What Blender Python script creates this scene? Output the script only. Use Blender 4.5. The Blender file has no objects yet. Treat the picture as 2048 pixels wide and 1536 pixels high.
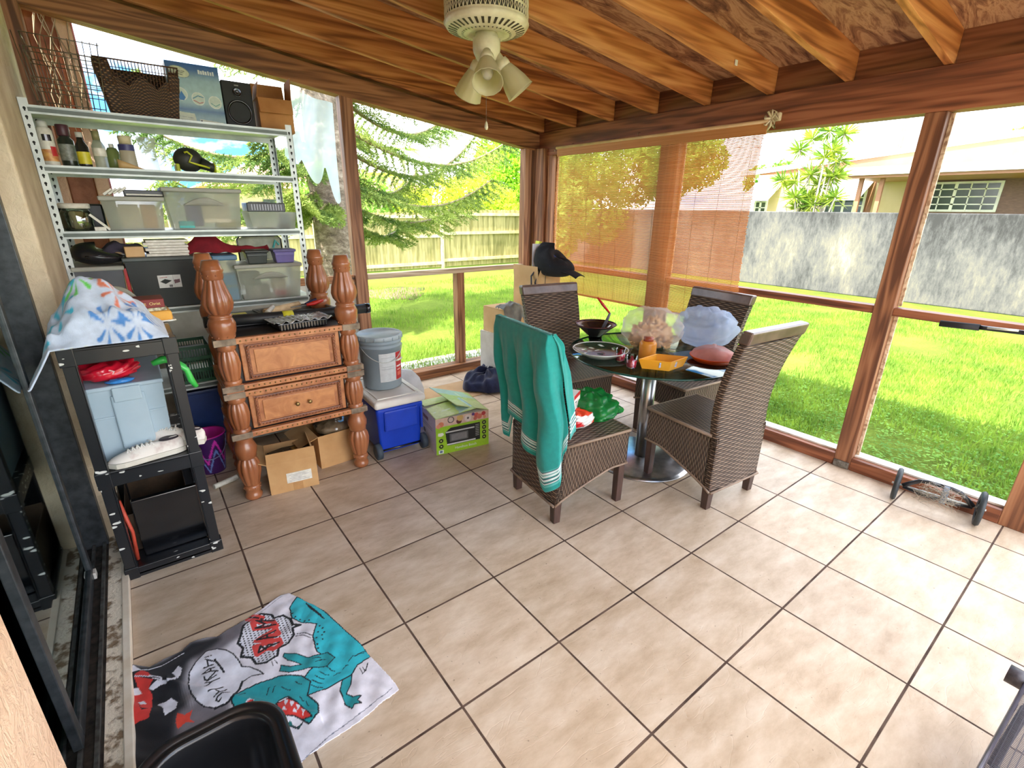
import bpy, bmesh, math, random
import numpy as np
from mathutils import Vector, Matrix
random.seed(7); rng = np.random.default_rng(7)
PI = math.pi
S = bpy.context.scene
COL = S.collection
# ---------------------------------------------------------------- camera, sky, sun, exposure
FPX = 974.14
YAW, PIT, ROL = 0.9157248805, -0.3437714310, 0.0138685976
CAM = Vector((0.28897, -3.30037, 1.61639))
_f = Vector((math.cos(YAW)*math.cos(PIT), math.sin(YAW)*math.cos(PIT), math.sin(PIT)))
_r = _f.cross(Vector((0, 0, 1))).normalized(); _u = _r.cross(_f)
_R = math.cos(ROL)*_r + math.sin(ROL)*_u; _U = -math.sin(ROL)*_r + math.cos(ROL)*_u
cd = bpy.data.cameras.new('camera'); cam = bpy.data.objects.new('camera', cd); COL.objects.link(cam)
cd.sensor_width = 36; cd.sensor_fit = 'HORIZONTAL'; cd.lens = FPX/2048*36; cd.clip_start = .02; cd.clip_end = 300
cam.matrix_world = Matrix(((_R.x, _U.x, -_f.x, CAM.x), (_R.y, _U.y, -_f.y, CAM.y), (_R.z, _U.z, -_f.z, CAM.z), (0, 0, 0, 1)))
S.camera = cam
S.view_settings.view_transform = 'Standard'; S.view_settings.look = 'None'
S.view_settings.gamma = 1; S.view_settings.exposure = 1.85; S.view_settings.use_curve_mapping = False

w = bpy.data.worlds.new('sky'); S.world = w; w.use_nodes = True
nt = w.node_tree; nt.nodes.clear()
def N(t, ty, **k):
    n = t.nodes.new(ty)
    for a, b in k.items(): setattr(n, a, b)
    return n
tc = N(nt, 'ShaderNodeTexCoord'); mp = N(nt, 'ShaderNodeMapping'); mp.inputs['Scale'].default_value = (1, 1, 1.8)
no = N(nt, 'ShaderNodeTexNoise'); no.inputs['Scale'].default_value = 2.3; no.inputs['Detail'].default_value = 7; no.inputs['Roughness'].default_value = .55
cr = N(nt, 'ShaderNodeValToRGB'); bg = N(nt, 'ShaderNodeBackground'); wo = N(nt, 'ShaderNodeOutputWorld')
nt.links.new(tc.outputs['Generated'], mp.inputs[0]); nt.links.new(mp.outputs[0], no.inputs['Vector'])
nt.links.new(no.outputs['Fac'], cr.inputs[0]); nt.links.new(cr.outputs[0], bg.inputs[0]); nt.links.new(bg.outputs[0], wo.inputs[0])
cr.color_ramp.elements[0].position = .43; cr.color_ramp.elements[0].color = (.05, .17, .38, 1)
cr.color_ramp.elements[1].position = .52; cr.color_ramp.elements[1].color = (1, 1, 1.0, 1)
bg.inputs['Strength'].default_value = 2.1
sl = bpy.data.lights.new('sun', 'SUN'); sun = bpy.data.objects.new('sun', sl); COL.objects.link(sun)
sl.energy = 5.0; sl.angle = .012; sl.color = (1, .95, .84)
sun.rotation_euler = Vector((-1.5, -.28, 2.45)).to_track_quat('Z', 'Y').to_euler(); sun.location = (-5, -1, 9)

# ---------------------------------------------------------------- pixel -> point helpers
def ray(u, v): return _R*((u-1024)/FPX) + _U*(-(v-768)/FPX) + _f
def onz(u, v, z=0.): d = ray(u, v); return CAM + d*((z-CAM.z)/d.z)
def onx(u, v, x): d = ray(u, v); return CAM + d*((x-CAM.x)/d.x)
def ony(u, v, y): d = ray(u, v); return CAM + d*((y-CAM.y)/d.y)

# ---------------------------------------------------------------- materials
def lin(c):
    o = []
    for x in c[:3]:
        x = x/255.; o.append(x/12.92 if x <= .04045 else ((x+.055)/1.055)**2.4)
    return (o[0], o[1], o[2], 1)
MATS = {}
def mk(name):
    m = bpy.data.materials.new(name); m.use_nodes = True
    t = m.node_tree; b = t.nodes['Principled BSDF']
    return m, t, b
def ramp(t, fac, stops):
    r = N(t, 'ShaderNodeValToRGB'); e = r.color_ramp.elements
    while len(e) < len(stops): e.new(.5)
    for i, (p, c) in enumerate(stops): e[i].position = p; e[i].color = lin(c)
    t.links.new(fac, r.inputs[0]); return r.outputs[0]
def math_(t, op, a, b=None, c=None):
    n = N(t, 'ShaderNodeMath', operation=op)
    for i, x in enumerate((a, b, c)):
        if x is None: continue
        if isinstance(x, (int, float)): n.inputs[i].default_value = x
        else: t.links.new(x, n.inputs[i])
    return n.outputs[0]
def noise(t, sc, st=(1, 1, 1), det=4, rough=.55, dist=0, coord='Object', loc=(0, 0, 0)):
    tc = N(t, 'ShaderNodeTexCoord'); mp = N(t, 'ShaderNodeMapping'); mp.inputs['Scale'].default_value = st; mp.inputs['Location'].default_value = loc
    n = N(t, 'ShaderNodeTexNoise'); n.inputs['Scale'].default_value = sc; n.inputs['Detail'].default_value = det
    n.inputs['Roughness'].default_value = rough; n.inputs['Distortion'].default_value = dist
    t.links.new(tc.outputs[coord], mp.inputs[0]); t.links.new(mp.outputs[0], n.inputs['Vector']); return n.outputs['Fac']
def bumpn(t, b, h, s=.3, d=.01):
    n = N(t, 'ShaderNodeBump'); n.inputs['Strength'].default_value = s; n.inputs['Distance'].default_value = d
    t.links.new(h, n.inputs['Height']); t.links.new(n.outputs[0], b.inputs['Normal'])
def M(name, c, c2=None, r=.5, metal=0, sc=6, st=(1, 1, 1), mix=(.35, .65), bump=0, bd=.004, bsc=None, trans=0, alpha=1, det=4, dist=0, sheen=0, coat=0, emit=0, thru=0, rough=.55, spec=None):
    if name in MATS: return MATS[name]
    m, t, b = mk(name)
    if c2 is None: c2 = tuple(max(0, x*.86) for x in c)
    f = noise(t, sc, st, det, rough, dist)
    col = ramp(t, f, [(mix[0], c2), (mix[1], c)])
    t.links.new(col, b.inputs['Base Color'])
    b.inputs['Roughness'].default_value = r; b.inputs['Metallic'].default_value = metal
    b.inputs['Transmission Weight'].default_value = trans
    if trans: b.inputs['IOR'].default_value = 1.12
    if spec is not None: b.inputs['Specular IOR Level'].default_value = spec
    if sheen: b.inputs['Sheen Weight'].default_value = sheen
    if coat: b.inputs['Coat Weight'].default_value = coat; b.inputs['Coat Roughness'].default_value = .12
    if alpha < 1: b.inputs['Alpha'].default_value = alpha
    if bump: bumpn(t, b, noise(t, bsc or sc*4, st, 3), bump, bd)
    if thru:
        tl = N(t, 'ShaderNodeBsdfTranslucent'); mx = N(t, 'ShaderNodeMixShader'); mx.inputs[0].default_value = thru
        t.links.new(col, tl.inputs[0]); t.links.new(b.outputs[0], mx.inputs[1]); t.links.new(tl.outputs[0], mx.inputs[2])
        t.links.new(mx.outputs[0], t.nodes['Material Output'].inputs[0])
    MATS[name] = m; return m
def wood(name, dark, mid, light, axis='X', sc=3.0, r=.55, knots=True, bump=.15, freq=14):
    if name in MATS: return MATS[name]
    m, t, b = mk(name)
    st = {'X': (.07, 1, 1), 'Y': (1, .07, 1), 'Z': (1, 1, .07)}[axis]
    f1 = noise(t, sc*2.2, st, 3, .5, .15); f2 = noise(t, sc*freq, tuple(x*(.35 if x < 1 else 1) for x in st), 3, .6, .2)
    s = math_(t, 'ADD', math_(t, 'MULTIPLY', math_(t, 'SINE', math_(t, 'MULTIPLY', f1, 60.)), .10), math_(t, 'ADD', math_(t, 'MULTIPLY', f2, .5), math_(t, 'MULTIPLY', f1, .5)))
    col = ramp(t, s, [(.33, dark), (.5, mid), (.68, light)])
    if knots:
        tc = N(t, 'ShaderNodeTexCoord'); mp = N(t, 'ShaderNodeMapping'); mp.inputs['Scale'].default_value = tuple(x*3.5 if x < 1 else 5.5 for x in st)
        v = N(t, 'ShaderNodeTexVoronoi'); v.inputs['Scale'].default_value = 1.0; t.links.new(tc.outputs['Object'], mp.inputs[0]); t.links.new(mp.outputs[0], v.inputs['Vector'])
        k = ramp(t, v.outputs['Distance'], [(.05, (0, 0, 0)), (.09, (255, 255, 255))])
        mx = N(t, 'ShaderNodeMix', data_type='RGBA'); t.links.new(k, mx.inputs['Factor']); mx.inputs['A'].default_value = lin(tuple(x*.45 for x in dark)); t.links.new(col, mx.inputs['B']); col = mx.outputs['Result']
    t.links.new(col, b.inputs['Base Color']); b.inputs['Roughness'].default_value = r
    bumpn(t, b, s, bump, .004)
    MATS[name] = m; return m
def vcol(name, r=.6, trans=0, bump=0, sheen=0, coat=0, bsc=250):
    if name in MATS: return MATS[name]
    m, t, b = mk(name)
    a = N(t, 'ShaderNodeVertexColor'); a.layer_name = 'Col'
    n = noise(t, 40, det=3); mx = N(t, 'ShaderNodeMix', data_type='RGBA', blend_type='MULTIPLY'); mx.inputs['Factor'].default_value = 1
    g = ramp(t, n, [(.3, (238, 238, 238)), (.7, (255, 255, 255))])
    t.links.new(a.outputs[0], mx.inputs['A']); t.links.new(g, mx.inputs['B'])
    t.links.new(mx.outputs['Result'], b.inputs['Base Color']); b.inputs['Roughness'].default_value = r
    if bump: bumpn(t, b, noise(t, bsc, det=2), bump, .002)
    if sheen: b.inputs['Sheen Weight'].default_value = sheen
    if coat: b.inputs['Coat Weight'].default_value = coat
    MATS[name] = m; return m

# ---------------------------------------------------------------- mesh builder
def rotm(rx=0, ry=0, rz=0): return Matrix.Rotation(rz, 4, 'Z') @ Matrix.Rotation(ry, 4, 'Y') @ Matrix.Rotation(rx, 4, 'X')
def T(x, y, z): return Matrix.Translation((x, y, z))
class MB:
    def __init__(s): s.v = []; s.f = []; s.uv = []; s.mi = []; s.m = 0; s.X = Matrix.Identity(4); s.sm = []; s.smooth = False
    def add(s, vs, fs, uvs=None, smooth=None):
        o = len(s.v); s.v += [tuple(s.X @ Vector(p)) for p in vs]
        for i, f in enumerate(fs):
            s.f.append(tuple(o+k for k in f)); s.mi.append(s.m); s.sm.append(s.smooth if smooth is None else smooth)
            s.uv.append([uvs[k] for k in f] if uvs else [(0, 0)]*len(f))
        return s
    def box(s, cx, cy, cz, sx, sy, sz, R=None, tap=0):
        h = [(-1, -1, -1), (1, -1, -1), (1, 1, -1), (-1, 1, -1), (-1, -1, 1), (1, -1, 1), (1, 1, 1), (-1, 1, 1)]
        vs = []
        for a, b, c in h:
            k = 1-tap if c < 0 else 1
            p = Vector((a*sx/2*k, b*sy/2*k, c*sz/2))
            if R: p = R @ p
            vs.append((p.x+cx, p.y+cy, p.z+cz))
        return s.add(vs, [(0, 3, 2, 1), (4, 5, 6, 7), (0, 1, 5, 4), (1, 2, 6, 5), (2, 3, 7, 6), (3, 0, 4, 7)], smooth=False)
    def bb(s, x0, x1, y0, y1, z0, z1): return s.box((x0+x1)/2, (y0+y1)/2, (z0+z1)/2, x1-x0, y1-y0, z1-z0)
    def hexa(s, p): return s.add(p, [(0, 3, 2, 1), (4, 5, 6, 7), (0, 1, 5, 4), (1, 2, 6, 5), (2, 3, 7, 6), (3, 0, 4, 7)], smooth=False)
    def tube(s, pts, r, n=8, caps=True):
        pts = [Vector(p) for p in pts]; L = len(pts); vs = []; fs = []
        rr = r if isinstance(r, (list, tuple)) else [r]*L
        up = None
        for i, p in enumerate(pts):
            d = (pts[min(i+1, L-1)]-pts[max(i-1, 0)]).normalized()
            if up is None: up = Vector((0, 0, 1)) if abs(d.z) < .9 else Vector((1, 0, 0))
            a = d.cross(up).normalized(); b = a.cross(d).normalized(); up = b
            for k in range(n):
                t = 2*PI*k/n; q = p+(a*math.cos(t)+b*math.sin(t))*rr[i]; vs.append(tuple(q))
        for i in range(L-1):
            for k in range(n): fs.append((i*n+k, i*n+(k+1) % n, (i+1)*n+(k+1) % n, (i+1)*n+k))
        s.add(vs, fs, smooth=True)
        if caps: s.add(vs[:n], [tuple(range(n))], smooth=False); s.add(vs[-n:], [tuple(reversed(range(n)))], smooth=False)
        return s
    def lathe(s, prof, n=24, cx=0, cy=0, cz=0, flute=None, sx=1, sy=1, cap=True, smooth=True):
        vs = []; fs = []
        for (r, z) in prof:
            for k in range(n):
                a = 2*PI*k/n; q = r*(flute(a, z) if flute else 1)
                vs.append((cx+q*math.cos(a)*sx, cy+q*math.sin(a)*sy, cz+z))
        for i in range(len(prof)-1):
            for k in range(n): fs.append((i*n+k, i*n+(k+1) % n, (i+1)*n+(k+1) % n, (i+1)*n+k))
        s.add(vs, fs, smooth=smooth)
        if cap:
            if prof[0][0] > 1e-5: s.add(vs[:n], [tuple(reversed(range(n)))], smooth=False)
            if prof[-1][0] > 1e-5: s.add(vs[-n:], [tuple(range(n))], smooth=False)
        return s
    def grid(s, fn, nu, nv, L=1, H=1, smooth=True, flip=False):
        vs = []; uv = []; fs = []
        for j in range(nv+1):
            for i in range(nu+1):
                u, v = i/nu, j/nv; vs.append(tuple(fn(u, v))); uv.append((u*L, v*H))
        for j in range(nv):
            for i in range(nu):
                a = j*(nu+1)+i; q = (a, a+1, a+nu+2, a+nu+1); fs.append(q[::-1] if flip else q)
        return s.add(vs, fs, uv, smooth)
    def prism(s, poly, z0, z1, flip=False):
        n = len(poly); vs = [(x, y, z0) for x, y in poly]+[(x, y, z1) for x, y in poly]
        fs = [tuple(reversed(range(n))), tuple(range(n, 2*n))]+[(i, (i+1) % n, n+(i+1) % n, n+i) for i in range(n)]
        return s.add(vs, fs, smooth=False)
    def ball(s, c, r, n=12, sx=1, sy=1, sz=1, jit=0):
        vs = []; fs = []; m = max(4, n//2)
        for j in range(m+1):
            for k in range(n):
                a = 2*PI*k/n; b = PI*j/m; q = r*(1+jit*(random.random()-.5))
                vs.append((c[0]+q*math.sin(b)*math.cos(a)*sx, c[1]+q*math.sin(b)*math.sin(a)*sy, c[2]+q*math.cos(b)*sz))
        for j in range(m):
            for k in range(n): fs.append((j*n+k, (j+1)*n+k, (j+1)*n+(k+1) % n, j*n+(k+1) % n))
        return s.add(vs, fs, smooth=True)
    def build(s, name, mat, parent=None, bevel=0, loc=None, solid=0, sub=0, seg=2):
        me = bpy.data.meshes.new(name)
        vs = s.v
        if loc is not None: vs = [(x-loc[0], y-loc[1], z-loc[2]) for x, y, z in vs]
        me.from_pydata(vs, [], s.f)
        ul = me.uv_layers.new(name='UVMap')
        ul.data.foreach_set('uv', [c for f in s.uv for p in f for c in p])
        me.polygons.foreach_set('use_smooth', s.sm)
        for m in (mat if isinstance(mat, (list, tuple)) else [mat]): me.materials.append(m)
        me.polygons.foreach_set('material_index', s.mi)
        me.update()
        bm = bmesh.new(); bm.from_mesh(me); bmesh.ops.remove_doubles(bm, verts=bm.verts, dist=1e-5); bmesh.ops.recalc_face_normals(bm, faces=bm.faces); bm.to_mesh(me); bm.free()
        o = bpy.data.objects.new(name, me); COL.objects.link(o)
        if loc is not None: o.location = loc
        if parent: o.parent = parent
        if solid: md = o.modifiers.new('solid', 'SOLIDIFY'); md.thickness = solid; md.offset = 0
        if bevel: md = o.modifiers.new('bevel', 'BEVEL'); md.width = bevel; md.segments = seg; md.limit_method = 'ANGLE'; md.angle_limit = math.radians(40)
        if sub: md = o.modifiers.new('sub', 'SUBSURF'); md.levels = sub; md.render_levels = sub
        return o
def tag(o, label, cat, group=None, kind=None):
    if label: o['label'] = label
    if cat: o['category'] = cat
    if group: o['group'] = group
    if kind: o['kind'] = kind
    return o
def thing(name, label, cat, loc=(0, 0, 0), rz=0, group=None, kind=None):
    o = bpy.data.objects.new(name, None); COL.objects.link(o); o.empty_display_size = .05
    o.location = loc; o.rotation_euler = (0, 0, rz)
    return tag(o, label, cat, group, kind)
def struct(o, label=None, cat=None): o['kind'] = 'structure'; return tag(o, label, cat)
def copy_tree(o, parent=None):
    c = o.copy(); COL.objects.link(c)
    if parent: c.parent = parent
    for ch in [x for x in COL.objects if x.parent == o]: copy_tree(ch, c)
    return c
def text(s_, size, mat, parent, loc, rot, name='lettering', ext=.0004, align='CENTER', sx=1):
    cu = bpy.data.curves.new(name, 'FONT'); cu.body = s_; cu.size = size; cu.extrude = ext; cu.align_x = align; cu.align_y = 'CENTER'; cu.resolution_u = 2
    o = bpy.data.objects.new(name, cu); COL.objects.link(o); bpy.context.view_layer.update()
    me = bpy.data.meshes.new_from_object(o); bpy.data.objects.remove(o)
    me.materials.clear(); me.materials.append(mat)
    o = bpy.data.objects.new(name, me); COL.objects.link(o); o.parent = parent; o.location = loc; o.rotation_euler = rot; o.scale = (sx, 1, 1)
    return o
# small colour rasteriser for printed faces: draws in unit coordinates, sampled onto vertex colours
class Pic:
    def __init__(s, w, h, c):
        s.w, s.h = w, h; s.a = np.zeros((h, w, 3)); s.a[:] = lin(c)[:3]
        s.X, s.Y = np.meshgrid((np.arange(w)+.5)/w, (np.arange(h)+.5)/h); s.asp = h/w
    def mask(s, pts):
        ins = np.zeros((s.h, s.w), bool); n = len(pts)
        for i in range(n):
            x0, y0 = pts[i]; x1, y1 = pts[(i+1) % n]
            if y0 == y1: continue
            c = ((y0 > s.Y) != (y1 > s.Y)) & (s.X < (x1-x0)*(s.Y-y0)/(y1-y0)+x0); ins ^= c
        return ins
    def poly(s, pts, c, clip=None):
        m = s.mask(pts)
        if clip is not None: m &= clip
        s.a[m] = lin(c)[:3]; return m
    def line(s, pts, wd, c, clip=None, closed=False):
        pts = list(pts)+([pts[0]] if closed else [])
        m = np.zeros((s.h, s.w), bool)
        for (x0, y0), (x1, y1) in zip(pts[:-1], pts[1:]):
            dx, dy = x1-x0, (y1-y0)*s.asp; L = dx*dx+dy*dy+1e-12
            t = np.clip(((s.X-x0)*dx+(s.Y-y0)*s.asp*dy)/L, 0, 1)
            m |= ((s.X-x0-t*dx)**2+((s.Y-y0)*s.asp-t*dy)**2) < (wd/2)**2
        if clip is not None: m &= clip
        s.a[m] = lin(c)[:3]
    def disc(s, x, y, r, c, clip=None):
        m = ((s.X-x)**2+((s.Y-y)*s.asp)**2) < r*r
        if clip is not None: m &= clip
        s.a[m] = lin(c)[:3]; return m
    def rect(s, x0, y0, x1, y1, c): return s.poly([(x0, y0), (x1, y0), (x1, y1), (x0, y1)], c)
    def sample(s, u, v):
        i = min(s.w-1, max(0, int(u*s.w))); j = min(s.h-1, max(0, int(v*s.h))); return s.a[j, i]
def printed(name, fn, nu, nv, pic, mat, parent=None, loc=None, solid=0):
    us, vs_ = np.meshgrid(np.arange(nu+1)/nu, np.arange(nv+1)/nv)
    P = np.array([fn(u, v) for u, v in zip(us.ravel(), vs_.ravel())], dtype=np.float32)
    if loc is not None: P = P-np.array(loc, dtype=np.float32)
    a = (np.arange(nv)[:, None]*(nu+1)+np.arange(nu)[None]).ravel()
    F = np.stack([a, a+1, a+nu+2, a+nu+1], 1).astype(np.int32)
    me = bpy.data.meshes.new(name); me.vertices.add(len(P)); me.vertices.foreach_set('co', P.ravel())
    me.loops.add(F.size); me.loops.foreach_set('vertex_index', F.ravel()); me.polygons.add(len(F))
    me.polygons.foreach_set('loop_start', np.arange(0, F.size, 4, dtype=np.int32)); me.polygons.foreach_set('loop_total', np.full(len(F), 4, dtype=np.int32))
    me.update(calc_edges=True); me.polygons.foreach_set('use_smooth', [True]*len(F))
    ca = me.color_attributes.new('Col', 'FLOAT_COLOR', 'POINT')
    i = np.clip((us.ravel()*pic.w).astype(int), 0, pic.w-1); j = np.clip((vs_.ravel()*pic.h).astype(int), 0, pic.h-1)
    c = np.ones((len(P), 4), dtype=np.float32); c[:, :3] = pic.a[j, i]; ca.data.foreach_set('color', c.ravel())
    me.materials.append(mat); o = bpy.data.objects.new(name, me); COL.objects.link(o)
    if loc is not None: o.location = loc
    if parent: o.parent = parent
    if solid: md = o.modifiers.new('solid', 'SOLIDIFY'); md.thickness = solid; md.offset = -1
    return o
def hn(x, y=0, z=0, s=0):   # smooth pseudo noise
    return (math.sin(x*1.7+s)+math.sin(y*2.3+s*1.7+1.1*math.sin(x*.9))+math.sin(z*1.9+s*2.1+x*1.3)+math.sin((x+y)*3.1+s*.7)*.5)/3.5
# ---------------------------------------------------------------- the porch
RED = wood('header_wood', (92, 50, 32), (138, 82, 54), (165, 105, 72), 'Y')
REDX = wood('plate_wood', (100, 60, 34), (150, 98, 60), (180, 125, 80), 'X')
REDZ = wood('post_wood', (98, 60, 40), (146, 97, 66), (182, 132, 96), 'Z')
RAF = wood('rafter_wood', (128, 72, 36), (188, 120, 68), (216, 154, 98), 'X', sc=2.6)
PALE = wood('bleached_wood', (150, 120, 95), (205, 182, 152), (228, 210, 185), 'X', knots=False)
WHITE = M('white_paint', (235, 232, 224), (200, 195, 185), r=.6, sc=14)
def tile_mat():
    m, t, b = mk('floor_tile'); g = N(t, 'ShaderNodeNewGeometry'); sp = N(t, 'ShaderNodeSeparateXYZ'); t.links.new(g.outputs['Position'], sp.inputs[0])
    ts = .45; e = []
    ids = []
    for i in (0, 1):
        q = math_(t, 'DIVIDE', sp.outputs[i], ts); fr = math_(t, 'FRACT', q); ids.append(math_(t, 'FLOOR', q))
        e.append(math_(t, 'MINIMUM', fr, math_(t, 'SUBTRACT', 1.0, fr)))
    d = math_(t, 'MINIMUM', e[0], e[1])
    gr = N(t, 'ShaderNodeMapRange', interpolation_type='SMOOTHSTEP'); gr.inputs[1].default_value = .007; gr.inputs[2].default_value = .0115; t.links.new(d, gr.inputs[0])
    cx = N(t, 'ShaderNodeCombineXYZ'); t.links.new(ids[0], cx.inputs[0]); t.links.new(ids[1], cx.inputs[1])
    wn = N(t, 'ShaderNodeTexWhiteNoise'); t.links.new(cx.outputs[0], wn.inputs[0])
    # per tile offset of the vein noise
    va = N(t, 'ShaderNodeVectorMath', operation='MULTIPLY_ADD'); t.links.new(wn.outputs['Color'], va.inputs[0]); va.inputs[1].default_value = (9, 9, 9); t.links.new(g.outputs['Position'], va.inputs[2])
    mp = N(t, 'ShaderNodeMapping'); mp.inputs['Rotation'].default_value = (0, 0, .5); mp.inputs['Scale'].default_value = (1, 2.4, 1); t.links.new(va.outputs[0], mp.inputs[0])
    n1 = N(t, 'ShaderNodeTexNoise'); n1.inputs['Scale'].default_value = 5; n1.inputs['Detail'].default_value = 6; n1.inputs['Roughness'].default_value = .65; t.links.new(mp.outputs[0], n1.inputs['Vector'])
    n2 = N(t, 'ShaderNodeTexNoise'); n2.inputs['Scale'].default_value = 4; n2.inputs['Detail'].default_value = 3; n2.inputs['Distortion'].default_value = 1.2; t.links.new(mp.outputs[0], n2.inputs['Vector'])
    vein = math_(t, 'ABSOLUTE', math_(t, 'SUBTRACT', n2.outputs['Fac'], .5))
    vr = N(t, 'ShaderNodeMapRange'); vr.inputs[1].default_value = 0; vr.inputs[2].default_value = .012; t.links.new(vein, vr.inputs[0])
    c = ramp(t, n1.outputs['Fac'], [(.3, (182, 160, 134)), (.5, (204, 184, 160)), (.72, (222, 206, 186))])
    hs = N(t, 'ShaderNodeHueSaturation'); t.links.new(c, hs.inputs['Color']); t.links.new(math_(t, 'ADD', .93, math_(t, 'MULTIPLY', wn.outputs['Value'], .12)), hs.inputs['Value'])
    dn = noise(t, 60, det=2, coord='Object'); dirt = N(t, 'ShaderNodeMapRange'); dirt.inputs[1].default_value = .70; dirt.inputs[2].default_value = .76; t.links.new(dn, dirt.inputs[0])
    m3 = N(t, 'ShaderNodeMix', data_type='RGBA'); t.links.new(math_(t, 'MULTIPLY', dirt.outputs[0], .6), m3.inputs['Factor']); t.links.new(hs.outputs[0], m3.inputs['A']); m3.inputs['B'].default_value = lin((110, 92, 75))
    gn = noise(t, 9, det=3); gc = ramp(t, gn, [(.35, (66, 50, 42)), (.65, (106, 86, 74))])
    mx = N(t, 'ShaderNodeMix', data_type='RGBA'); t.links.new(gr.outputs[0], mx.inputs['Factor']); t.links.new(gc, mx.inputs['A']); t.links.new(m3.outputs['Result'], mx.inputs['B'])
    t.links.new(mx.outputs['Result'], b.inputs['Base Color'])
    rr = math_(t, 'ADD', .36, math_(t, 'MULTIPLY', n1.outputs['Fac'], .22)); rg = N(t, 'ShaderNodeMix', data_type='FLOAT'); t.links.new(gr.outputs[0], rg.inputs['Factor']); rg.inputs['A'].default_value = .9; t.links.new(rr, rg.inputs['B']); t.links.new(rg.outputs['Result'], b.inputs['Roughness'])
    b.inputs['Specular IOR Level'].default_value = .3
    h = math_(t, 'ADD', math_(t, 'MULTIPLY', gr.outputs[0], 1.0), math_(t, 'ADD', math_(t, 'MULTIPLY', vr.outputs[0], .22), math_(t, 'MULTIPLY', n1.outputs['Fac'], .25)))
    bumpn(t, b, h, .45, .004)
    return m
f_ = MB().bb(0.0, 4.0, -6.3, 1.06, -.12, 0).build('floor', tile_mat()); struct(f_)
CY = .94                                          # inner face of the far screened wall
RS = .125
def zr(x): return 2.355 + RS*(3.85-x)             # rafter underside
# far screened wall (runs along X)
wl = thing('wall_back', None, None, kind='structure')
def slope_beam(mb, x0, x1, y0, y1, dz0, dz1):
    return mb.hexa([(x0, y0, zr(x0)+dz0), (x1, y0, zr(x1)+dz0), (x1, y1, zr(x1)+dz0), (x0, y1, zr(x0)+dz0), (x0, y0, zr(x0)+dz1), (x1, y0, zr(x1)+dz1), (x1, y1, zr(x1)+dz1), (x0, y1, zr(x0)+dz1)])
slope_beam(MB(), -.05, 3.9, CY-.01, CY+.10, -.175, -.02).build('top_plate', REDX, wl, .004)
for x0, x1, z1, m in ((1.82, 1.925, 2.44, REDZ), (3.68, 3.77, 2.2, REDZ), (2.84, 2.925, 1.02, REDZ)):
    MB().bb(x0, x1, CY, CY+.09, .08, z1).build('post', m, wl, .004)
MB().bb(.1, 1.82, CY+.03, CY+.075, 1.00, 1.06).build('rail', REDX, wl, .003)
MB().bb(1.925, 3.68, CY+.0, CY+.09, 1.015, 1.06).build('rail', PALE, wl, .003)
MB().bb(0.1, 3.83, CY-.05, CY+.09, 0, .085).build('sill_beam', REDX, wl, .004)
MB().bb(.1, 1.82, CY+.05, CY+.07, .09, 1.0).build('lower_panel', M('pale_siding', (226, 222, 208), (196, 190, 175), sc=5), wl)
# right screened wall (runs along Y)
wr = thing('wall_right', None, None, kind='structure')
XR = 3.85
MB().bb(XR, XR+.12, -6.2, 1.05, 2.135, 2.352).build('header_beam', RED, wr, .004)
MB().bb(XR+.035, XR+.11, -6.2, 1.05, 2.352, 2.515).build('blocking', wood('blocking_wood', (92, 54, 34), (128, 80, 52), (150, 100, 70), 'Y'), wr, .003)
for y0, y1 in ((.72, .80), (-.755, -.58), (-2.385, -2.285), (-3.26, -3.125), (-4.8, -4.7), (-6.2, -6.1)):
    MB().bb(XR, XR+.095, y0, y1, .0, 2.135).build('post', REDZ, wr, .004)
MB().bb(XR-.06, XR+.09, .80, 1.05, .0, 2.2).build('corner_post', REDZ, wr, .004)
ys = [(.72, -.58), (-.755, -2.285), (-2.385, -3.125), (-3.26, -4.7), (-4.8, -6.1)]
for a, b_ in ys:
    MB().bb(XR+.01, XR+.095, b_, a, 1.045, 1.092).build('rail', RED, wr, .003)
    MB().bb(XR, XR+.10, b_, a, 0, .085).build('sill_beam', RED, wr, .004)
    MB().bb(XR+.045, XR+.13, b_, a, .085, .098).build('sill_cap', WHITE, wr, .002)  # white paint, with the sunlit look of the sill top in its colour
    MB().bb(XR+.06, XR+.075, a-.02, a, 1.1, 2.13).build('screen_batten', PALE, wr, .002)
    MB().bb(XR+.06, XR+.075, a-.02, a, .1, 1.04).build('screen_batten', PALE, wr, .002)
MB().bb(XR-.012, XR, -2.38, -2.29, .005, .05).build('post_bracket', M('dull_steel', (150, 150, 145), (100, 96, 90), r=.5, metal=.6, sc=40), wr, .002)
# roof
ce = thing('ceiling', None, None, kind='structure')
def ply():
    m, t, b = mk('plywood'); f1 = noise(t, 5, (.5, 2.2, 1), 6, .7, 1.4); f2 = noise(t, 1.1, (1, 1, 1), 3)
    c = ramp(t, f1, [(.34, (92, 56, 42)), (.46, (146, 102, 72)), (.56, (186, 146, 108)), (.7, (146, 96, 64))])
    t.links.new(c, b.inputs['Base Color']); b.inputs['Roughness'].default_value = .8; bumpn(t, b, f1, .3, .006); return m
mb = MB(); slope_beam(mb, -.1, 4.35, -3.9, 1.3, .158, .20); mb.build('plywood_deck', ply(), ce)  # deck cut short behind the camera to let sky light in
slope_beam(MB(), -.05, 3.9, CY+.06, CY+.10, -.06, .158).build('gap_board', REDX, ce)  # board added above the plate to block light leaking through the gap
for k in range(-3, 8):
    y = -2.35+.4634*k
    mb = MB(); slope_beam(mb, 0.0, XR+.03, y, y+.040, 0, .158); mb.build('rafter', RAF, ce, .003)
# white plastic clip on a rafter
MB().bb(3.35, 3.38, -1.43+.0, -1.432+.002, zr(3.36)+.02, zr(3.36)+.05).build('paint_chip', WHITE, ce)
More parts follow.
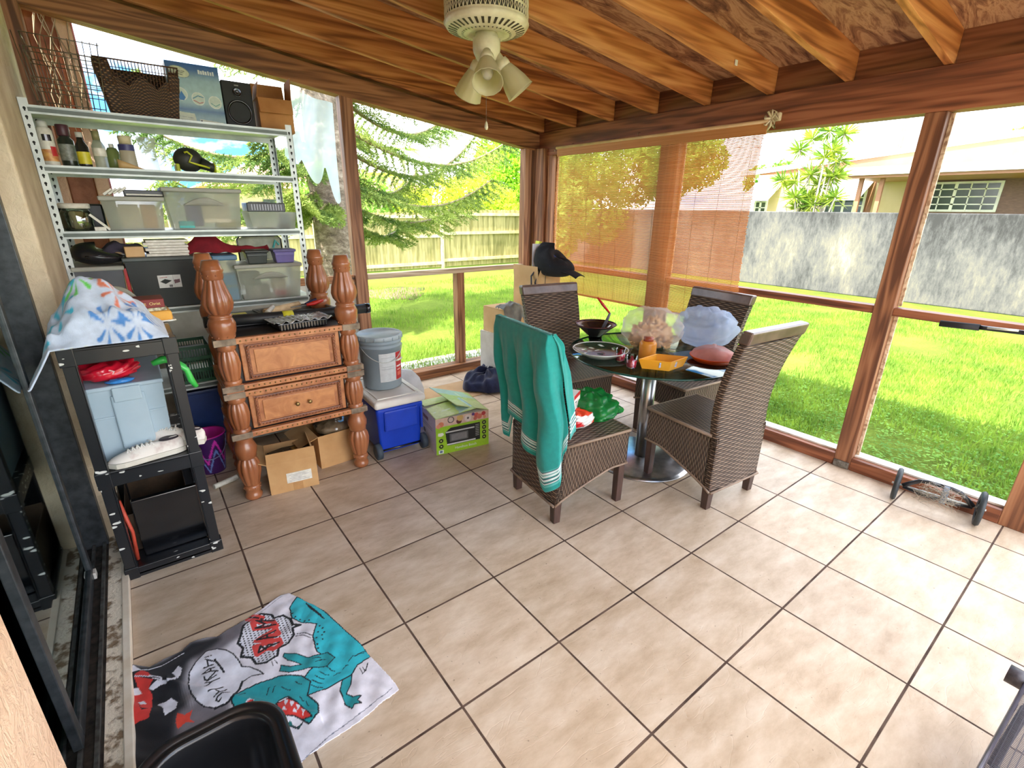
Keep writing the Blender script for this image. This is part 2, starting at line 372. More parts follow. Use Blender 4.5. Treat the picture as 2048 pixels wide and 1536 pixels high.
# house wall (x < 0)
def stucco(name, c, c2):
    m, t, b = mk(name); f1 = noise(t, 4, det=5); f2 = noise(t, 26, det=4, rough=.7, dist=.8)
    t.links.new(ramp(t, f1, [(.35, c2), (.62, c)]), b.inputs['Base Color']); b.inputs['Roughness'].default_value = .85; bumpn(t, b, f2, .8, .012); MATS[name] = m; return m
STU = stucco('cream_stucco', (232, 214, 184), (204, 180, 146))
PINK = stucco('peach_stucco', (240, 205, 176), (224, 186, 156))
wh = thing('wall_left', None, None, kind='structure')
MB().bb(-.22, 0, -.44, 1.04, 0, 3.1).build('stucco_end', STU, wh, .01)
MB().bb(-.22, 0, -6.3, -2.27, 0, 3.1).build('stucco_near', PINK, wh, .01)
MB().bb(-.22, 0, -2.27, -.44, 2.12, 3.1).build('lintel', STU, wh)
MB().bb(-.02, .07, .88, 1.06, 1.9, 2.68).build('end_post', REDZ, wh, .004)
# sliding door in its recess
DK = M('bronze_aluminium', (84, 88, 92), (58, 62, 66), r=.4, metal=.5, sc=20)
TRK = M('track_aluminium', (120, 122, 120), (78, 74, 70), r=.4, metal=.6, sc=25)
d1 = thing('door_1', None, None, (-.12, -1.35, 0), kind='structure')
def dbox(n, x0, x1, y0, y1, z0, z1, m, bev=.003): return MB().bb(x0+.12, x1+.12, y0+1.35, y1+1.35, z0, z1).build(n, m, d1, bev)
dbox('frame_jamb', -.21, -.07, -.50, -.44, .02, 2.12, DK); dbox('frame_jamb', -.21, -.07, -2.27, -2.21, .02, 2.12, DK)
dbox('frame_head', -.21, -.07, -2.21, -.50, 2.06, 2.12, DK)
dbox('fixed_stile', -.185, -.155, -1.32, -1.26, .04, 2.06, DK); dbox('sliding_stile', -.14, -.115, -.80, -.755, .045, 2.06, DK)
dbox('sliding_stile', -.14, -.115, -1.70, -1.655, .045, 2.06, DK)
dbox('sliding_rail', -.14, -.115, -1.655, -.80, .045, .10, DK); dbox('sliding_rail', -.14, -.115, -1.655, -.80, 2.0, 2.06, DK)
for i, x in enumerate((-.205, -.165, -.125, -.085)): dbox('track_rib', x-.006, x+.006, -2.21, -.50, .028, .045, TRK, .001)
dbox('track', -.215, -.07, -2.27, -.44, 0.0, .028, M('old_track', (84, 76, 68), (48, 44, 42), r=.6, metal=.3, sc=30))
dbox('roller_tip', -.115, -.105, -.80, -.76, .045, .075, WHITE, .001)
def glassm(name, tint, k=.35):
    m, t, b = mk(name); t.nodes.remove(b); tr = N(t, 'ShaderNodeBsdfTransparent'); tr.inputs[0].default_value = lin(tint); gl = N(t, 'ShaderNodeBsdfGlossy'); gl.inputs['Roughness'].default_value = .03
    gl.inputs[0].default_value = (.85, .95, .95, 1)
    fr = N(t, 'ShaderNodeFresnel'); fr.inputs[0].default_value = 1.5; mx = N(t, 'ShaderNodeMixShader'); f = math_(t, 'MINIMUM', math_(t, 'ADD', math_(t, 'MULTIPLY', fr.outputs[0], 1.0), k), 1.0)
    t.links.new(f, mx.inputs[0]); t.links.new(tr.outputs[0], mx.inputs[1]); t.links.new(gl.outputs[0], mx.inputs[2]); t.links.new(mx.outputs[0], t.nodes['Material Output'].inputs[0]); MATS[name] = m; return m
GD = glassm('door_glass', (176, 202, 202), .14)
dbox('pane', -.130, -.125, -1.655, -.80, .10, 2.0, GD, 0); dbox('pane', -.172, -.167, -1.26, -.50, .04, 2.06, GD, 0); dbox('pane', -.172, -.167, -2.21, -1.32, .04, 2.06, GD, 0)
struct(MB().bb(-.022, .004, -6.3, 1.0, 0, .034).build('trim_2', M('cream_edge_paint', (242, 232, 214), (224, 208, 184), r=.6, sc=9), bevel=.003))
t1 = MB().bb(-.07, -.022, -6.3, 1.0, 0, .03).build('trim_1', M('chipped_threshold_paint', (238, 226, 205), (140, 118, 92), r=.7, sc=22, mix=(.40, .52), bump=.5, bd=.01)); struct(t1)
# room behind the glass
rm = thing('wall_inside', None, None, kind='structure')
GRY = M('dim_room_paint', (170, 186, 186), (150, 166, 168), sc=2)
MB().bb(-2.6, -2.5, -4.5, 1.2, 0, 2.6).build('far_side', GRY, rm); MB().bb(-2.6, -.22, 1.1, 1.2, 0, 2.6).build('end_side', GRY, rm); MB().bb(-2.6, -.22, -4.6, -4.5, 0, .2).build('near_side', GRY, rm)  # near wall lowered to a kerb so daylight reaches the room
MB().bb(-2.6, -.22, -4.6, 1.2, 2.5, 2.6).build('room_ceiling', GRY, rm); MB().bb(-2.6, -.22, -4.6, 1.2, -.1, -.01).build('room_floor', M('tan_room_floor', (170, 150, 120), sc=4), rm)
# ---------------------------------------------------------------- the garden
def lawn_mat():
    m, t, b = mk('lawn_ground'); f1 = noise(t, .9, det=5, rough=.7); f2 = noise(t, 45, det=4, rough=.8)
    s = math_(t, 'ADD', math_(t, 'MULTIPLY', f1, .5), math_(t, 'MULTIPLY', f2, .5))
    t.links.new(ramp(t, s, [(.36, (92, 100, 44)), (.47, (108, 130, 46)), (.60, (134, 154, 62))]), b.inputs['Base Color']); b.inputs['Roughness'].default_value = .95; b.inputs['Specular IOR Level'].default_value = .1; bumpn(t, b, f2, .8, .05); return m
GZ = -.10
lw = MB().bb(-14, 40, -22, 40, GZ-.2, GZ).build('lawn', lawn_mat()); struct(lw)
def soup(name, P, A, B, mat, parent=None):           # quads at P spanned by half vectors A, B (numpy N x 3)
    n = len(P); V = np.stack([P-A*.0-B, P+A, P+B, P-A], 1) if False else np.stack([P-A, P-B, P+A, P+B], 1)
    me = bpy.data.meshes.new(name); me.vertices.add(4*n); me.vertices.foreach_set('co', V.astype(np.float32).ravel())
    me.loops.add(4*n); me.loops.foreach_set('vertex_index', np.arange(4*n, dtype=np.int32)); me.polygons.add(n)
    me.polygons.foreach_set('loop_start', np.arange(0, 4*n, 4, dtype=np.int32)); me.polygons.foreach_set('loop_total', np.full(n, 4, dtype=np.int32)); me.update(calc_edges=True)
    me.materials.append(mat); o = bpy.data.objects.new(name, me); COL.objects.link(o)
    if parent: o.parent = parent
    return o
def leafm(name, c, c2, thru=.45): return M(name, c, c2, r=.6, sc=2.2, det=5, mix=(.4, .6), thru=thru, spec=.2)
GL = leafm('grass_blades', (144, 174, 64), (106, 140, 50), .5)
# blades near the porch
n = 150000
r1 = rng.random((n, 2)); reg = rng.random(n)
P = np.zeros((n, 3)); a = reg < .62
P[a, 0] = 4.02+7*r1[a, 0]**1.7; P[a, 1] = -5+6.5*r1[a, 1]; P[~a, 0] = .3+8*r1[~a, 0]; P[~a, 1] = 1.12+6.5*r1[~a, 1]**1.7
# patchy
keep = (np.sin(P[:, 0]*2.1+np.sin(P[:, 1]*1.7)*2)+np.sin(P[:, 1]*2.6+P[:, 0])) > -1.5+1.2*rng.random(n)
P = P[keep]; n = len(P); P[:, 2] = GZ
h = .018+.028*rng.random(n); az = rng.random(n)*2*PI; ln = .9*rng.random(n)
up = np.stack([np.cos(az)*ln, np.sin(az)*ln, np.ones(n)], 1)*h[:, None]
sd = np.stack([-np.sin(az), np.cos(az), np.zeros(n)], 1)*(.0025+.004*rng.random(n))[:, None]
P[:, 2] += h
tag(soup('grass', P, sd, up, GL), 'short bright green grass blades growing on the lawn beside the porch', 'grass', kind='stuff')
# broad weeds in the grass just outside the right sill
n = 9000; P = np.zeros((n, 3)); P[:, 0] = 4.05+1.8*rng.random(n)**1.4; P[:, 1] = -3.6+4*rng.random(n); P[:, 2] = GZ+.02+.03*rng.random(n)
az = rng.random(n)*2*PI; q = (.008+.012*rng.random(n))[:, None]
A = np.stack([np.cos(az), np.sin(az), .4*rng.random(n)], 1)*q; B = np.stack([-np.sin(az), np.cos(az), .6*rng.random(n)-.3], 1)*q*.6
tag(soup('weed_leaves', P, A, B, leafm('weed_leaf', (140, 185, 80), (100, 150, 60))), 'low round-leaved weeds in the shaded lawn edge outside the right sill', 'weeds', kind='stuff')
# dark mulch patch
MB().lathe([(0, .02), (.5, .015), (.8, .0)], 20, 4.6, 6.6, GZ, flute=lambda a, z: 1+.2*math.sin(3*a)+.1*math.sin(7*a)).build('mulch_patch', M('mulch', (130, 96, 66), (80, 58, 42), sc=30, bump=.6), None)
tag(bpy.data.objects['mulch_patch'], 'bare brown mulch patch in the lawn near the tall trunk', 'mulch')
# pale concrete strip / boards lying outside the far sill
MB().bb(2.3, 4.6, 1.25, 1.75, GZ, GZ+.03).build('paving_strip', M('pale_concrete', (205, 198, 188), (180, 172, 160), sc=6), None); tag(bpy.data.objects['paving_strip'], 'pale paving strip on the grass just outside the far sill', 'paving')
# wooden fence: two bays of different height
FM = M('weathered_fence', (176, 162, 112), (128, 120, 72), r=.85, sc=3, st=(3, 3, .35), mix=(.38, .6), bump=.4)
FR = M('fence_rail', (214, 204, 164), (180, 168, 120), r=.85, sc=5)
fn = thing('wooden_fence', 'weathered grey-green board fence with three rails at the far end of the lawn', 'fence', (0, 10.2, GZ))
def boards(x0, x1, h, yo):
    mb = MB(); x = x0
    while x < x1:
        w_ = .095; hh = h+random.uniform(-.012, .012); y = yo+random.uniform(-.008, .008)
        mb.add([(x, y, .03), (x+w_, y, .03), (x+w_, y, hh-.03), (x+w_*.75, y, hh), (x+w_*.25, y, hh), (x, y, hh-.03), (x, y+.018, .03), (x+w_, y+.018, .03), (x+w_, y+.018, hh-.03), (x+w_*.75, y+.018, hh), (x+w_*.25, y+.018, hh), (x, y+.018, hh-.03)],
               [(0, 1, 2, 3, 4, 5), (11, 10, 9, 8, 7, 6), (0, 6, 7, 1), (1, 7, 8, 2), (2, 8, 9, 3), (3, 9, 10, 4), (4, 10, 11, 5), (5, 11, 6, 0)])
        x += w_+.006
    return mb
bays = [(-9, -4.6, 1.66, 0, 0), (-4.6, -.2, 1.7, 0, 0), (-.2, 4.2, 1.66, 0, 0), (4.2, 7.9, 1.60, 0, -.05), (7.9, 13.0, 1.70, 0, .02)]
for x0, x1, h, yo, dz in bays:
    boards(x0, x1-.02, h, yo).build('board_panel', FM, fn)
    MB().bb(x0-.05, x0+.04, -.06, .0, 0, h).build('post', FR, fn)
    for z in (.16, .95, 1.5): MB().bb(x0, x1, -.045, 0, z+dz, z+.085+dz).build('rail', FR, fn)
MB().bb(12.95, 13.02, -.06, .0, 0, 1.7).build('post', FR, fn)
# rendered block wall, mottled grey to cream, darker towards the top
def wallm():
    m, t, b = mk('mottled_render'); f1 = noise(t, .8, (1, 1, .45), 7, .7); f2 = noise(t, 14, (1, 1, .3), 5, .8)
    sp = N(t, 'ShaderNodeSeparateXYZ'); tc = N(t, 'ShaderNodeTexCoord'); t.links.new(tc.outputs['Object'], sp.inputs[0])
    s = math_(t, 'ADD', math_(t, 'MULTIPLY', f1, .65), math_(t, 'MULTIPLY', f2, .35))
    top = math_(t, 'MULTIPLY', math_(t, 'SUBTRACT', sp.outputs[2], 1.1), .13); top = math_(t, 'MAXIMUM', top, 0.)
    s = math_(t, 'SUBTRACT', s, top)
    t.links.new(ramp(t, s, [(.37, (46, 46, 46)), (.45, (74, 74, 74)), (.51, (92, 91, 89)), (.58, (110, 106, 96)), (.68, (150, 143, 126))]), b.inputs['Base Color']); b.inputs['Roughness'].default_value = .9; bumpn(t, b, f2, .3, .02); return m
gw = MB().bb(13.0, 13.2, -20, 10.3, GZ, 1.66).build('garden_wall', wallm(), bevel=.02, loc=(13.1, -5, GZ)); tag(gw, 'mottled grey and cream rendered block wall behind the right lawn', 'wall')
# the neighbour's house
PE = M('peach_wall', (168, 122, 92), (158, 112, 84), sc=2); WH = M('house_white', (240, 240, 236), (224, 224, 220), sc=2); YW = M('pale_yellow_wall', (200, 180, 134), (190, 170, 124), sc=2); BRK = M('mauve_brick', (128, 98, 86), (108, 80, 70), sc=8, st=(1, 1, 6))
WG = M('dark_window', (66, 78, 76), (48, 58, 56), r=.15, sc=2)
hs = thing('neighbour_house', 'long peach house with white fascia, awning and white paned windows beyond the block wall', 'house', (19, 0, GZ))
def hb(n, x0, x1, y0, y1, z0, z1, m, bev=0): return MB().bb(x0-19, x1-19, y0, y1, z0-GZ, z1-GZ).build(n, m, hs, bev)
def rake(n, x0, x1, ya, za, yb, zb, t_, m): # sloping board: underside from (ya,za) to (yb,zb)
    return MB().hexa([(x0-19, ya, za-GZ), (x1-19, ya, za-GZ), (x1-19, yb, zb-GZ), (x0-19, yb, zb-GZ), (x0-19, ya, za-GZ+t_), (x1-19, ya, za-GZ+t_), (x1-19, yb, zb-GZ+t_), (x0-19, yb, zb-GZ+t_)]).build(n, m, hs)
MB().prism([(0, 0)], 0, 0) if False else None
mb = MB(); mb.add([(0, 6.5, 0), (0, -9, 0), (0, -9, 4.40-GZ), (0, 6.5, 2.97-GZ), (9, 6.5, 0), (9, -9, 0), (9, -9, 4.40-GZ), (9, 6.5, 2.97-GZ)], [(0, 1, 2, 3), (7, 6, 5, 4), (0, 4, 5, 1), (1, 5, 6, 2), (2, 6, 7, 3), (3, 7, 4, 0)]); mb.build('gable_wall', PE, hs)
rake('roof', 18.93, 28.5, 7.2, 2.88, -9, 4.35, .16, WH)
hb('yellow_wall', 18.93, 19, 3.9, 6.5, 0, 2.9, YW); hb('yellow_wall', 18.9, 19, 1.9, 2.75, 0, 2.7, YW)
hb('porch_roof', 16.6, 18.9, -9, 2.8, 2.66, 2.80, WH); hb('porch_fascia', 16.5, 16.6, -9, 2.85, 2.62, 2.82, WH); hb('porch_soffit', 16.6, 18.9, -9, 2.75, 2.55, 2.66, PE)
hb('brick_wall', 18.86, 18.95, -9, 1.9, 0, 2.6, BRK)
for y in (2.5, 2.0, -1.6, -3.4): hb('porch_post', 16.9, 17.0, y-.05, y+.05, 0, 2.6, PE)
def win(y0, y1, z0, z1, x, ny, nz):
    f = hb('window', x-.06, x, y0, y1, z0, z1, WH); MB().bb(x-.075-19, x-.06-19, y0+.06, y1-.06, z0+.06-GZ, z1-.06-GZ).build('pane', WG, f)
    m_ = MB()
    for i in range(1, ny): y = y0+(y1-y0)*i/ny; m_.bb(x-.09-19, x-.07-19, y-(.035 if i*2 == ny else .015), y+(.035 if i*2 == ny else .015), z0-GZ, z1-GZ)
    for i in range(1, nz): z = z0+(z1-z0)*i/nz; m_.bb(x-.09-19, x-.07-19, y0, y1, z-.015-GZ, z+.015-GZ)
    m_.build('glazing_bars', WH, f)
win(-.15, 1.75, 1.72, 2.50, 18.86, 6, 4); win(2.95, 4.1, 1.4, 2.35, 18.92, 4, 4); win(-2.6, -1.9, 1.2, 2.5, 18.86, 2, 5)
win(6.0, 6.45, 1.4, 2.2, 18.93, 2, 4)
for y0, y1 in ((2.85, 4.25), (5.6, 6.6)):
    MB().hexa([(-.95, y0, 2.02-GZ), (-.95, y1, 2.02-GZ), (0, y1, 2.62-GZ), (0, y0, 2.62-GZ), (-.95, y0, 2.05-GZ), (-.95, y1, 2.05-GZ), (0, y1, 2.65-GZ), (0, y0, 2.65-GZ)]).build('awning', WH, hs)
# houses beyond the fence
h2 = thing('distant_house', 'low house with orange-pink roof glimpsed beyond the board fence', 'house', (8.5, 21, GZ))
MB().bb(-5, 5, 0, 5, 0, 2.5).build('wall', YW, h2); MB().add([(-5.4, -.5, 2.45), (5.4, -.5, 2.45), (5.4, 5.5, 2.45), (-5.4, 5.5, 2.45), (-3, 2.5, 3.6), (3, 2.5, 3.6)], [(0, 1, 5, 4), (1, 2, 5), (2, 3, 4, 5), (3, 0, 4), (3, 2, 1, 0)]).build('roof', M('terracotta_roof', (226, 160, 130), (200, 136, 108), sc=6), h2)
MB().bb(-3.2, -2, -.05, 0, 1, 2).build('window', WG, h2)
# trees
def crown(name, label, cat, base, blobs, nl, size, mat, trunk=None, tm=None, group=None):
    o = thing(name, label, cat, base, group=group); Pl = []; 
    tot = sum(b[3]**2 for b in blobs)
    for bx, by, bz, br in blobs:
        k = int(nl*br*br/tot); d = rng.normal(size=(k, 3)); d /= np.linalg.norm(d, axis=1)[:, None]
        rr = br*(.55+.5*rng.random(k)**.5); cl = 1+.12*np.sin(d[:, 0]*9+bz)*np.sin(d[:, 2]*8+bx)
        Pl.append(np.array([bx, by, bz])+d*(rr*cl)[:, None])
    P = np.concatenate(Pl); k = len(P); A = rng.normal(size=(k, 3)); A /= np.linalg.norm(A, axis=1)[:, None]; B = np.cross(A, rng.normal(size=(k, 3))); B /= np.linalg.norm(B, axis=1)[:, None]
    s_ = size*(.6+.8*rng.random(k))[:, None]
    soup('foliage', P, A*s_, B*s_*.45, mat, o)
    if trunk:
        mb = MB()
        for t_ in trunk: mb.tube(t_[0], t_[1], 8)
        mb.build('trunk', tm or M('bark', (130, 110, 92), (92, 76, 62), sc=10, bump=.6), o)
    return o
L1 = leafm('bright_leaf', (186, 220, 70), (128, 182, 48)); L2 = leafm('mid_leaf', (150, 190, 74), (96, 146, 52)); L3 = leafm('yellow_leaf', (216, 222, 84), (170, 190, 56))
def bushblobs(w_, h, n, d=1.2): return [(random.uniform(-w_/2, w_/2), random.uniform(-d/2, d/2), random.uniform(.5, 1)*h-.5, random.uniform(.55, 1.0)) for _ in range(n)]
crown('leafy_tree', 'tall bright green bushy tree filling the corner beyond the fence', 'tree', (13.6, 13.2, GZ), [(-1.2, 0, 2.6, 1.4), (.4, .2, 3.3, 1.7), (-.6, .4, 4.0, 1.3), (1.8, 0, 2.6, 1.6), (-2.4, 0, 2.0, 1.2), (2.8, .3, 3.4, 1.3), (.6, 0, 1.6, 1.5)], 26000, .085, L1, [([(0, 0, 0), (.1, 0, 2.5)], .18)])
crown('leafy_shrub', 'lower lime green shrub spilling over the fence beside the tall bushy tree', 'shrub', (9.4, 11.4, GZ), [(-.8, 0, 1.9, .8), (.4, .2, 2.0, .9), (1.4, 0, 1.7, .8), (-1.8, .2, 1.7, .7), (0, 0, 1.0, .9)], 11000, .06, L3, [([(0, 0, 0), (.1, 0, 1.5)], .07)])
crown('leafy_shrub', 'dark patchy green shrub behind the left bay of the fence', 'shrub', (5.6, 11.6, GZ), [(-.8, 0, 1.7, .8), (.6, .2, 1.8, .9), (0, 0, .9, .9)], 6000, .06, L2, [([(0, 0, 0), (.1, 0, 1.3)], .07)])
crown('garden_shrub', 'green shrub on this side of the fence seen between corner post and blind', 'shrub', (10.6, 7.6, GZ), [(0, 0, 1.6, .8), (.5, .6, 2.2, .8), (-.3, .2, 1.0, .7), (1.0, 0, 2.9, .8), (1.6, .4, 1.6, .9)], 9000, .07, L2, [([(0, 0, 0), (.1, 0, 1.6)], .06)])
crown('distant_tree', 'rounded yellow-green treetop behind the neighbour\'s roof', 'tree', (31, -.2, GZ), [(0, 0, 4.7, 1.5), (0, 1.4, 4.5, 1.1), (0, -1.4, 4.4, 1.1)], 7000, .1, L3, [([(0, 0, 0), (0, 0, 4)], .2)])
crown('distant_tree', 'small green treetop left of the dracaena above the neighbour\'s roof', 'tree', (31, 11.5, GZ), [(0, 0, 3.6, .9), (0, 1.3, 3.5, .8), (0, -1.3, 3.4, .8)], 5000, .1, L2, [([(0, 0, 0), (0, 0, 3.4)], .2)])
crown('garden_tree', 'rounded tree that looks amber through the woven blind', 'tree', (16, 8.2, GZ), [(0, 0, 3.4, 1.2), (0, 1.6, 3.0, 1.1), (0, -1.2, 3.3, .8)], 8000, .09, L2, [([(0, 0, 0), (0, 0, 3)], .15)])
# dracaena: stems with heads of sword leaves
dr = thing('dracaena', 'dracaena with bare stems and spiky leaf heads rising behind the block wall', 'plant', (14.2, 2.6, GZ))
mb = MB(); P_, A_, B_ = [], [], []
heads = []
for (u, v) in ((1690, 268), (1625, 278), (1600, 300), (1665, 300), (1680, 320), (1650, 315), (1620, 350), (1660, 355), (1565, 360), (1590, 365), (1640, 372), (1672, 352), (1615, 395), (1650, 400), (1590, 395), (1625, 410), (1670, 395), (1600, 415), (1660, 262)):
    q = onx(u, v, 14.2+random.uniform(-.25, .25)); heads.append((q.x-14.2, q.y-2.6, q.z-GZ))
for i, h_ in enumerate(heads):
    mb.tube([(0+.1*math.sin(i), .1*math.cos(i)+.1, 0), (h_[0]*.5+.1, h_[1]*.6, h_[2]*.55), h_], .022, 6)
    k = 64; d = rng.normal(size=(k, 3)); d[:, 2] = d[:, 2]*.7+.25; d /= np.linalg.norm(d, axis=1)[:, None]
    L = .15+.10*rng.random(k); P_.append(np.array(h_)+d*(L*.9)[:, None]); A_.append(d*L[:, None]); c_ = np.cross(d, rng.normal(size=(k, 3))); c_ /= np.linalg.norm(c_, axis=1)[:, None]; B_.append(c_*.02)
soup('leaves', np.concatenate(P_), np.concatenate(A_), np.concatenate(B_), leafm('dracaena_leaf', (160, 178, 60), (92, 132, 48)), dr); mb.build('stems', M('pale_stem', (190, 180, 160)), dr)
# palms far behind
for (u, v, yy, lab) in ((805, 300, 15, 'thin palm with drooping fronds against the sky, right of the pine'), (880, 265, 17, 'smaller far palm above the bushes'), (760, 350, 12.5, 'short yellow-green palm behind the pine branches')):
    q = ony(u, v, yy); pm_ = thing('palm_tree', lab, 'palm', (q.x, yy, GZ), group=None)
    MB().tube([(0, 0, 0), (.05, 0, (q.z-GZ)*.5), (0, 0, q.z-GZ)], .06, 8).build('trunk', M('palm_bark', (190, 176, 150), (150, 136, 112)), pm_)
    P_, A_, B_ = [], [], []
    for i in range(12):
        a = i*2*PI/12+.2; R_ = 1.3 if yy > 13 else 1.0
        for j in range(26):
            t = (j+2)/28.; c = np.array([math.cos(a)*R_*t, math.sin(a)*R_*t, q.z-GZ+.55*t-1.0*t*t])
            tan = np.array([math.cos(a), math.sin(a), .55-2.0*t]); tan /= np.linalg.norm(tan); sd_ = np.array([-math.sin(a), math.cos(a), 0])
            for sg in (-1, 1):
                d = tan*.5+sd_*sg*.8+np.array([0, 0, -.35]); d /= np.linalg.norm(d); P_.append(c+d*.13); A_.append(d*.15); B_.append(np.cross(d, tan)*0+tan*.016)
    soup('fronds', np.array(P_), np.array(A_), np.array(B_), L3 if yy < 13 else L2, pm_)
# norfolk pine
tp = Vector((2.62, 3.86, GZ))
pn = thing('norfolk_pine', 'tall pine with thick rough grey trunk and long sweeping branches beyond the far screen', 'tree', tp)
def bark():
    m, t, b = mk('pine_bark'); f1 = noise(t, 9, (1, 1, 1.6), 6, .75, .4); f2 = noise(t, 3, (.3, .3, 2.5), 3)
    s = math_(t, 'ADD', math_(t, 'MULTIPLY', f1, .7), math_(t, 'MULTIPLY', f2, .3)); t.links.new(ramp(t, s, [(.38, (84, 72, 62)), (.5, (136, 120, 106)), (.62, (178, 164, 150))]), b.inputs['Base Color']); b.inputs['Roughness'].default_value = .95; bumpn(t, b, s, 1, .04); return m
BK = bark()
MB().lathe([(.36, 0), (.29, .3), (.26, .8), (.255, 1.4), (.25, 2.2), (.235, 2.9), (.22, 3.6), (.2, 4.4), (.17, 5.5)], 28, flute=lambda a, z: 1+.03*math.sin(5*a+z*3)+.03*math.sin(z*24+2*math.sin(a))).build('trunk', BK, pn)
MB().tube([(-.22, -.05, 2.2), (-.36, -.08, 2.35), (-.40, -.08, 2.6)], [.1, .07, .075], 10).build('branch_stub', BK, pn)
P_, A_, B_ = [], [], []; mb = MB()
def pine_branch(o, az, L, rise, droop, dens=1.3):
    pts = []
    dv = Vector((math.cos(az), math.sin(az), 0)); sd_ = Vector((-math.sin(az), math.cos(az), 0)); K = 26
    for i in range(K+1):
        t = i/K; pts.append(Vector(o)+dv*L*t+Vector((0, 0, rise*t-droop*math.sin(PI*t)*.5+.25*t**4*L*.4)))
    mb.tube(pts, [.03*(1-.8*i/K)+.004 for i in range(K+1)], 6)
    for i in range(int(K*.12), K+1):
        t = i/K; p = pts[i]; ll = .55*(1-abs(t-.45)*.9)*(L/2.6)**.5
        for sg in (-1, 1):
            for q in range(2):
                d = (sd_*sg*(.8+.2*random.random())+dv*(.35+.5*t)+Vector((0, 0, -.30+.25*random.random()))).normalized()
                l2 = ll*(.7+.5*random.random()); nn = int(16*dens); e = p+d*l2
                for s_ in range(nn):
                    c = p.lerp(e, (s_+.5)/nn)+Vector((0, 0, -.10*((s_/nn)**2)))
                    for w_ in range(3):
                        r_ = (d*.7+Vector((random.gauss(0, .6), random.gauss(0, .6), random.gauss(0, .6)))).normalized()
                        cc = r_.cross(Vector((random.gauss(0, 1), random.gauss(0, 1), 1))).normalized()
                        P_.append(tuple(c+r_*.022)); A_.append(tuple(r_*.036)); B_.append(tuple(cc*.0065))
for (z, az, L, rise, droop) in ((3.6, .15, 3.0, -.1, .5), (3.15, .45, 3.1, -.3, .6), (2.75, .0, 3.3, -.35, .7), (2.5, .35, 3.6, .05, .9), (2.2, .6, 2.7, -.2, .6), (2.05, -.05, 2.8, -.25, .6), (1.75, .25, 3.0, -.15, .6), (3.3, -.25, 2.3, -.2, .5), (1.55, .6, 2.2, -.35, .4), (2.9, 1.0, 2.4, -.2, .5), (1.9, 1.1, 2.2, -.3, .5), (3.9, .55, 2.4, 0, .4), (3.6, -.6, 1.8, -.1, .4)):
    pine_branch((0, 0, z-GZ), az, L*.92, rise, droop)
for (z, az, L, rise, droop) in ((3.0, 2.7, 2.0, -.1, .5), (2.5, 3.2, 2.1, -.2, .5), (2.2, 2.4, 1.9, -.1, .5), (1.9, 3.4, 1.9, -.2, .5), (3.4, 3.8, 1.7, -.1, .4), (1.6, 2.8, 1.9, -.1, .5), (2.3, 3.9, 1.3, -.1, .4), (1.75, 4.1, 1.2, -.1, .3)):
    pine_branch((0, 0, z-GZ), az, L, rise, droop)
for (z, az, L) in ((5.0, .2, 1.6), (5.2, 2, 1.6), (5.1, 4, 1.6)): pine_branch((0, 0, z-GZ), az, L, -.1, .4)
soup('needles', np.array(P_), np.array(A_), np.array(B_), leafm('pine_needle', (164, 180, 92), (98, 126, 64), .35), pn); mb.build('branches', M('branch_bark', (150, 132, 100)), pn)
# utility pole and wires
up = thing('utility_pole', 'thin utility pole against the white sky above the neighbour\'s roof', 'pole', (30, 3.6, GZ))
q = onx(1810, 240, 30); up.location.y = q.y
MB().tube([(0, 0, 0), (0, -.1, q.z+3)], .09, 8).build('pole', M('pole_wood', (120, 110, 100)), up); MB().bb(-.05, .05, -.7, .7, q.z+1.6, q.z+1.7).build('cross_arm', M('pole_wood', (120, 110, 100)), up)
for i, (zz, yy) in enumerate(((4.6, 14.6), (4.15, 14.9))):
    tag(MB().tube([(-10, yy, zz+.9), (6, yy, zz), (22, yy, zz+.5), (34, yy-1, zz+1.4)], .011, 5).build('utility_wire', M('black_wire', (50, 50, 52))), ('upper', 'lower')[i]+' of the two thin wires crossing the sky behind the pine', 'wire')
# peach corner of the house standing outside the far left
pc = thing('peach_pillar', 'peach stucco house corner with brown panel outside the far left opening', 'pillar', (0, 1.15, GZ))
MB().bb(-.3, .06, .0, .30, 0, 3.2).build('stucco_face', PINK, pc, .008); MB().bb(.06, .20, .04, .30, 0, 3.2).build('brown_panel', M('brown_render', (170, 110, 76), (136, 82, 54), sc=12, bump=.5), pc, .008); MB().bb(.20, .275, .0, .30, 0, 3.2).build('stucco_face', PINK, pc, .008); MB().bb(.275, .283, .0, .30, 0, 3.2).build('pink_edge', M('pink_trim', (224, 140, 140)), pc)
vn = MB()
for i in range(9):
    x = .10+.12*random.random(); y = 1.14+.02*random.random(); pts = []
    for k in range(9): pts.append((x+.03*math.sin(k*1.3+i)+.006*k*(i % 3-1), y-.01, 2.85-.1*k)) 
    vn.tube(pts, .003, 4)
tag(vn.build('dead_vine', M('dry_vine', (200, 180, 150), (160, 140, 110)), loc=(.15, 1.13, 2.1)), 'dry tangled vine climbing the brown panel beyond the wire rack', 'vine')
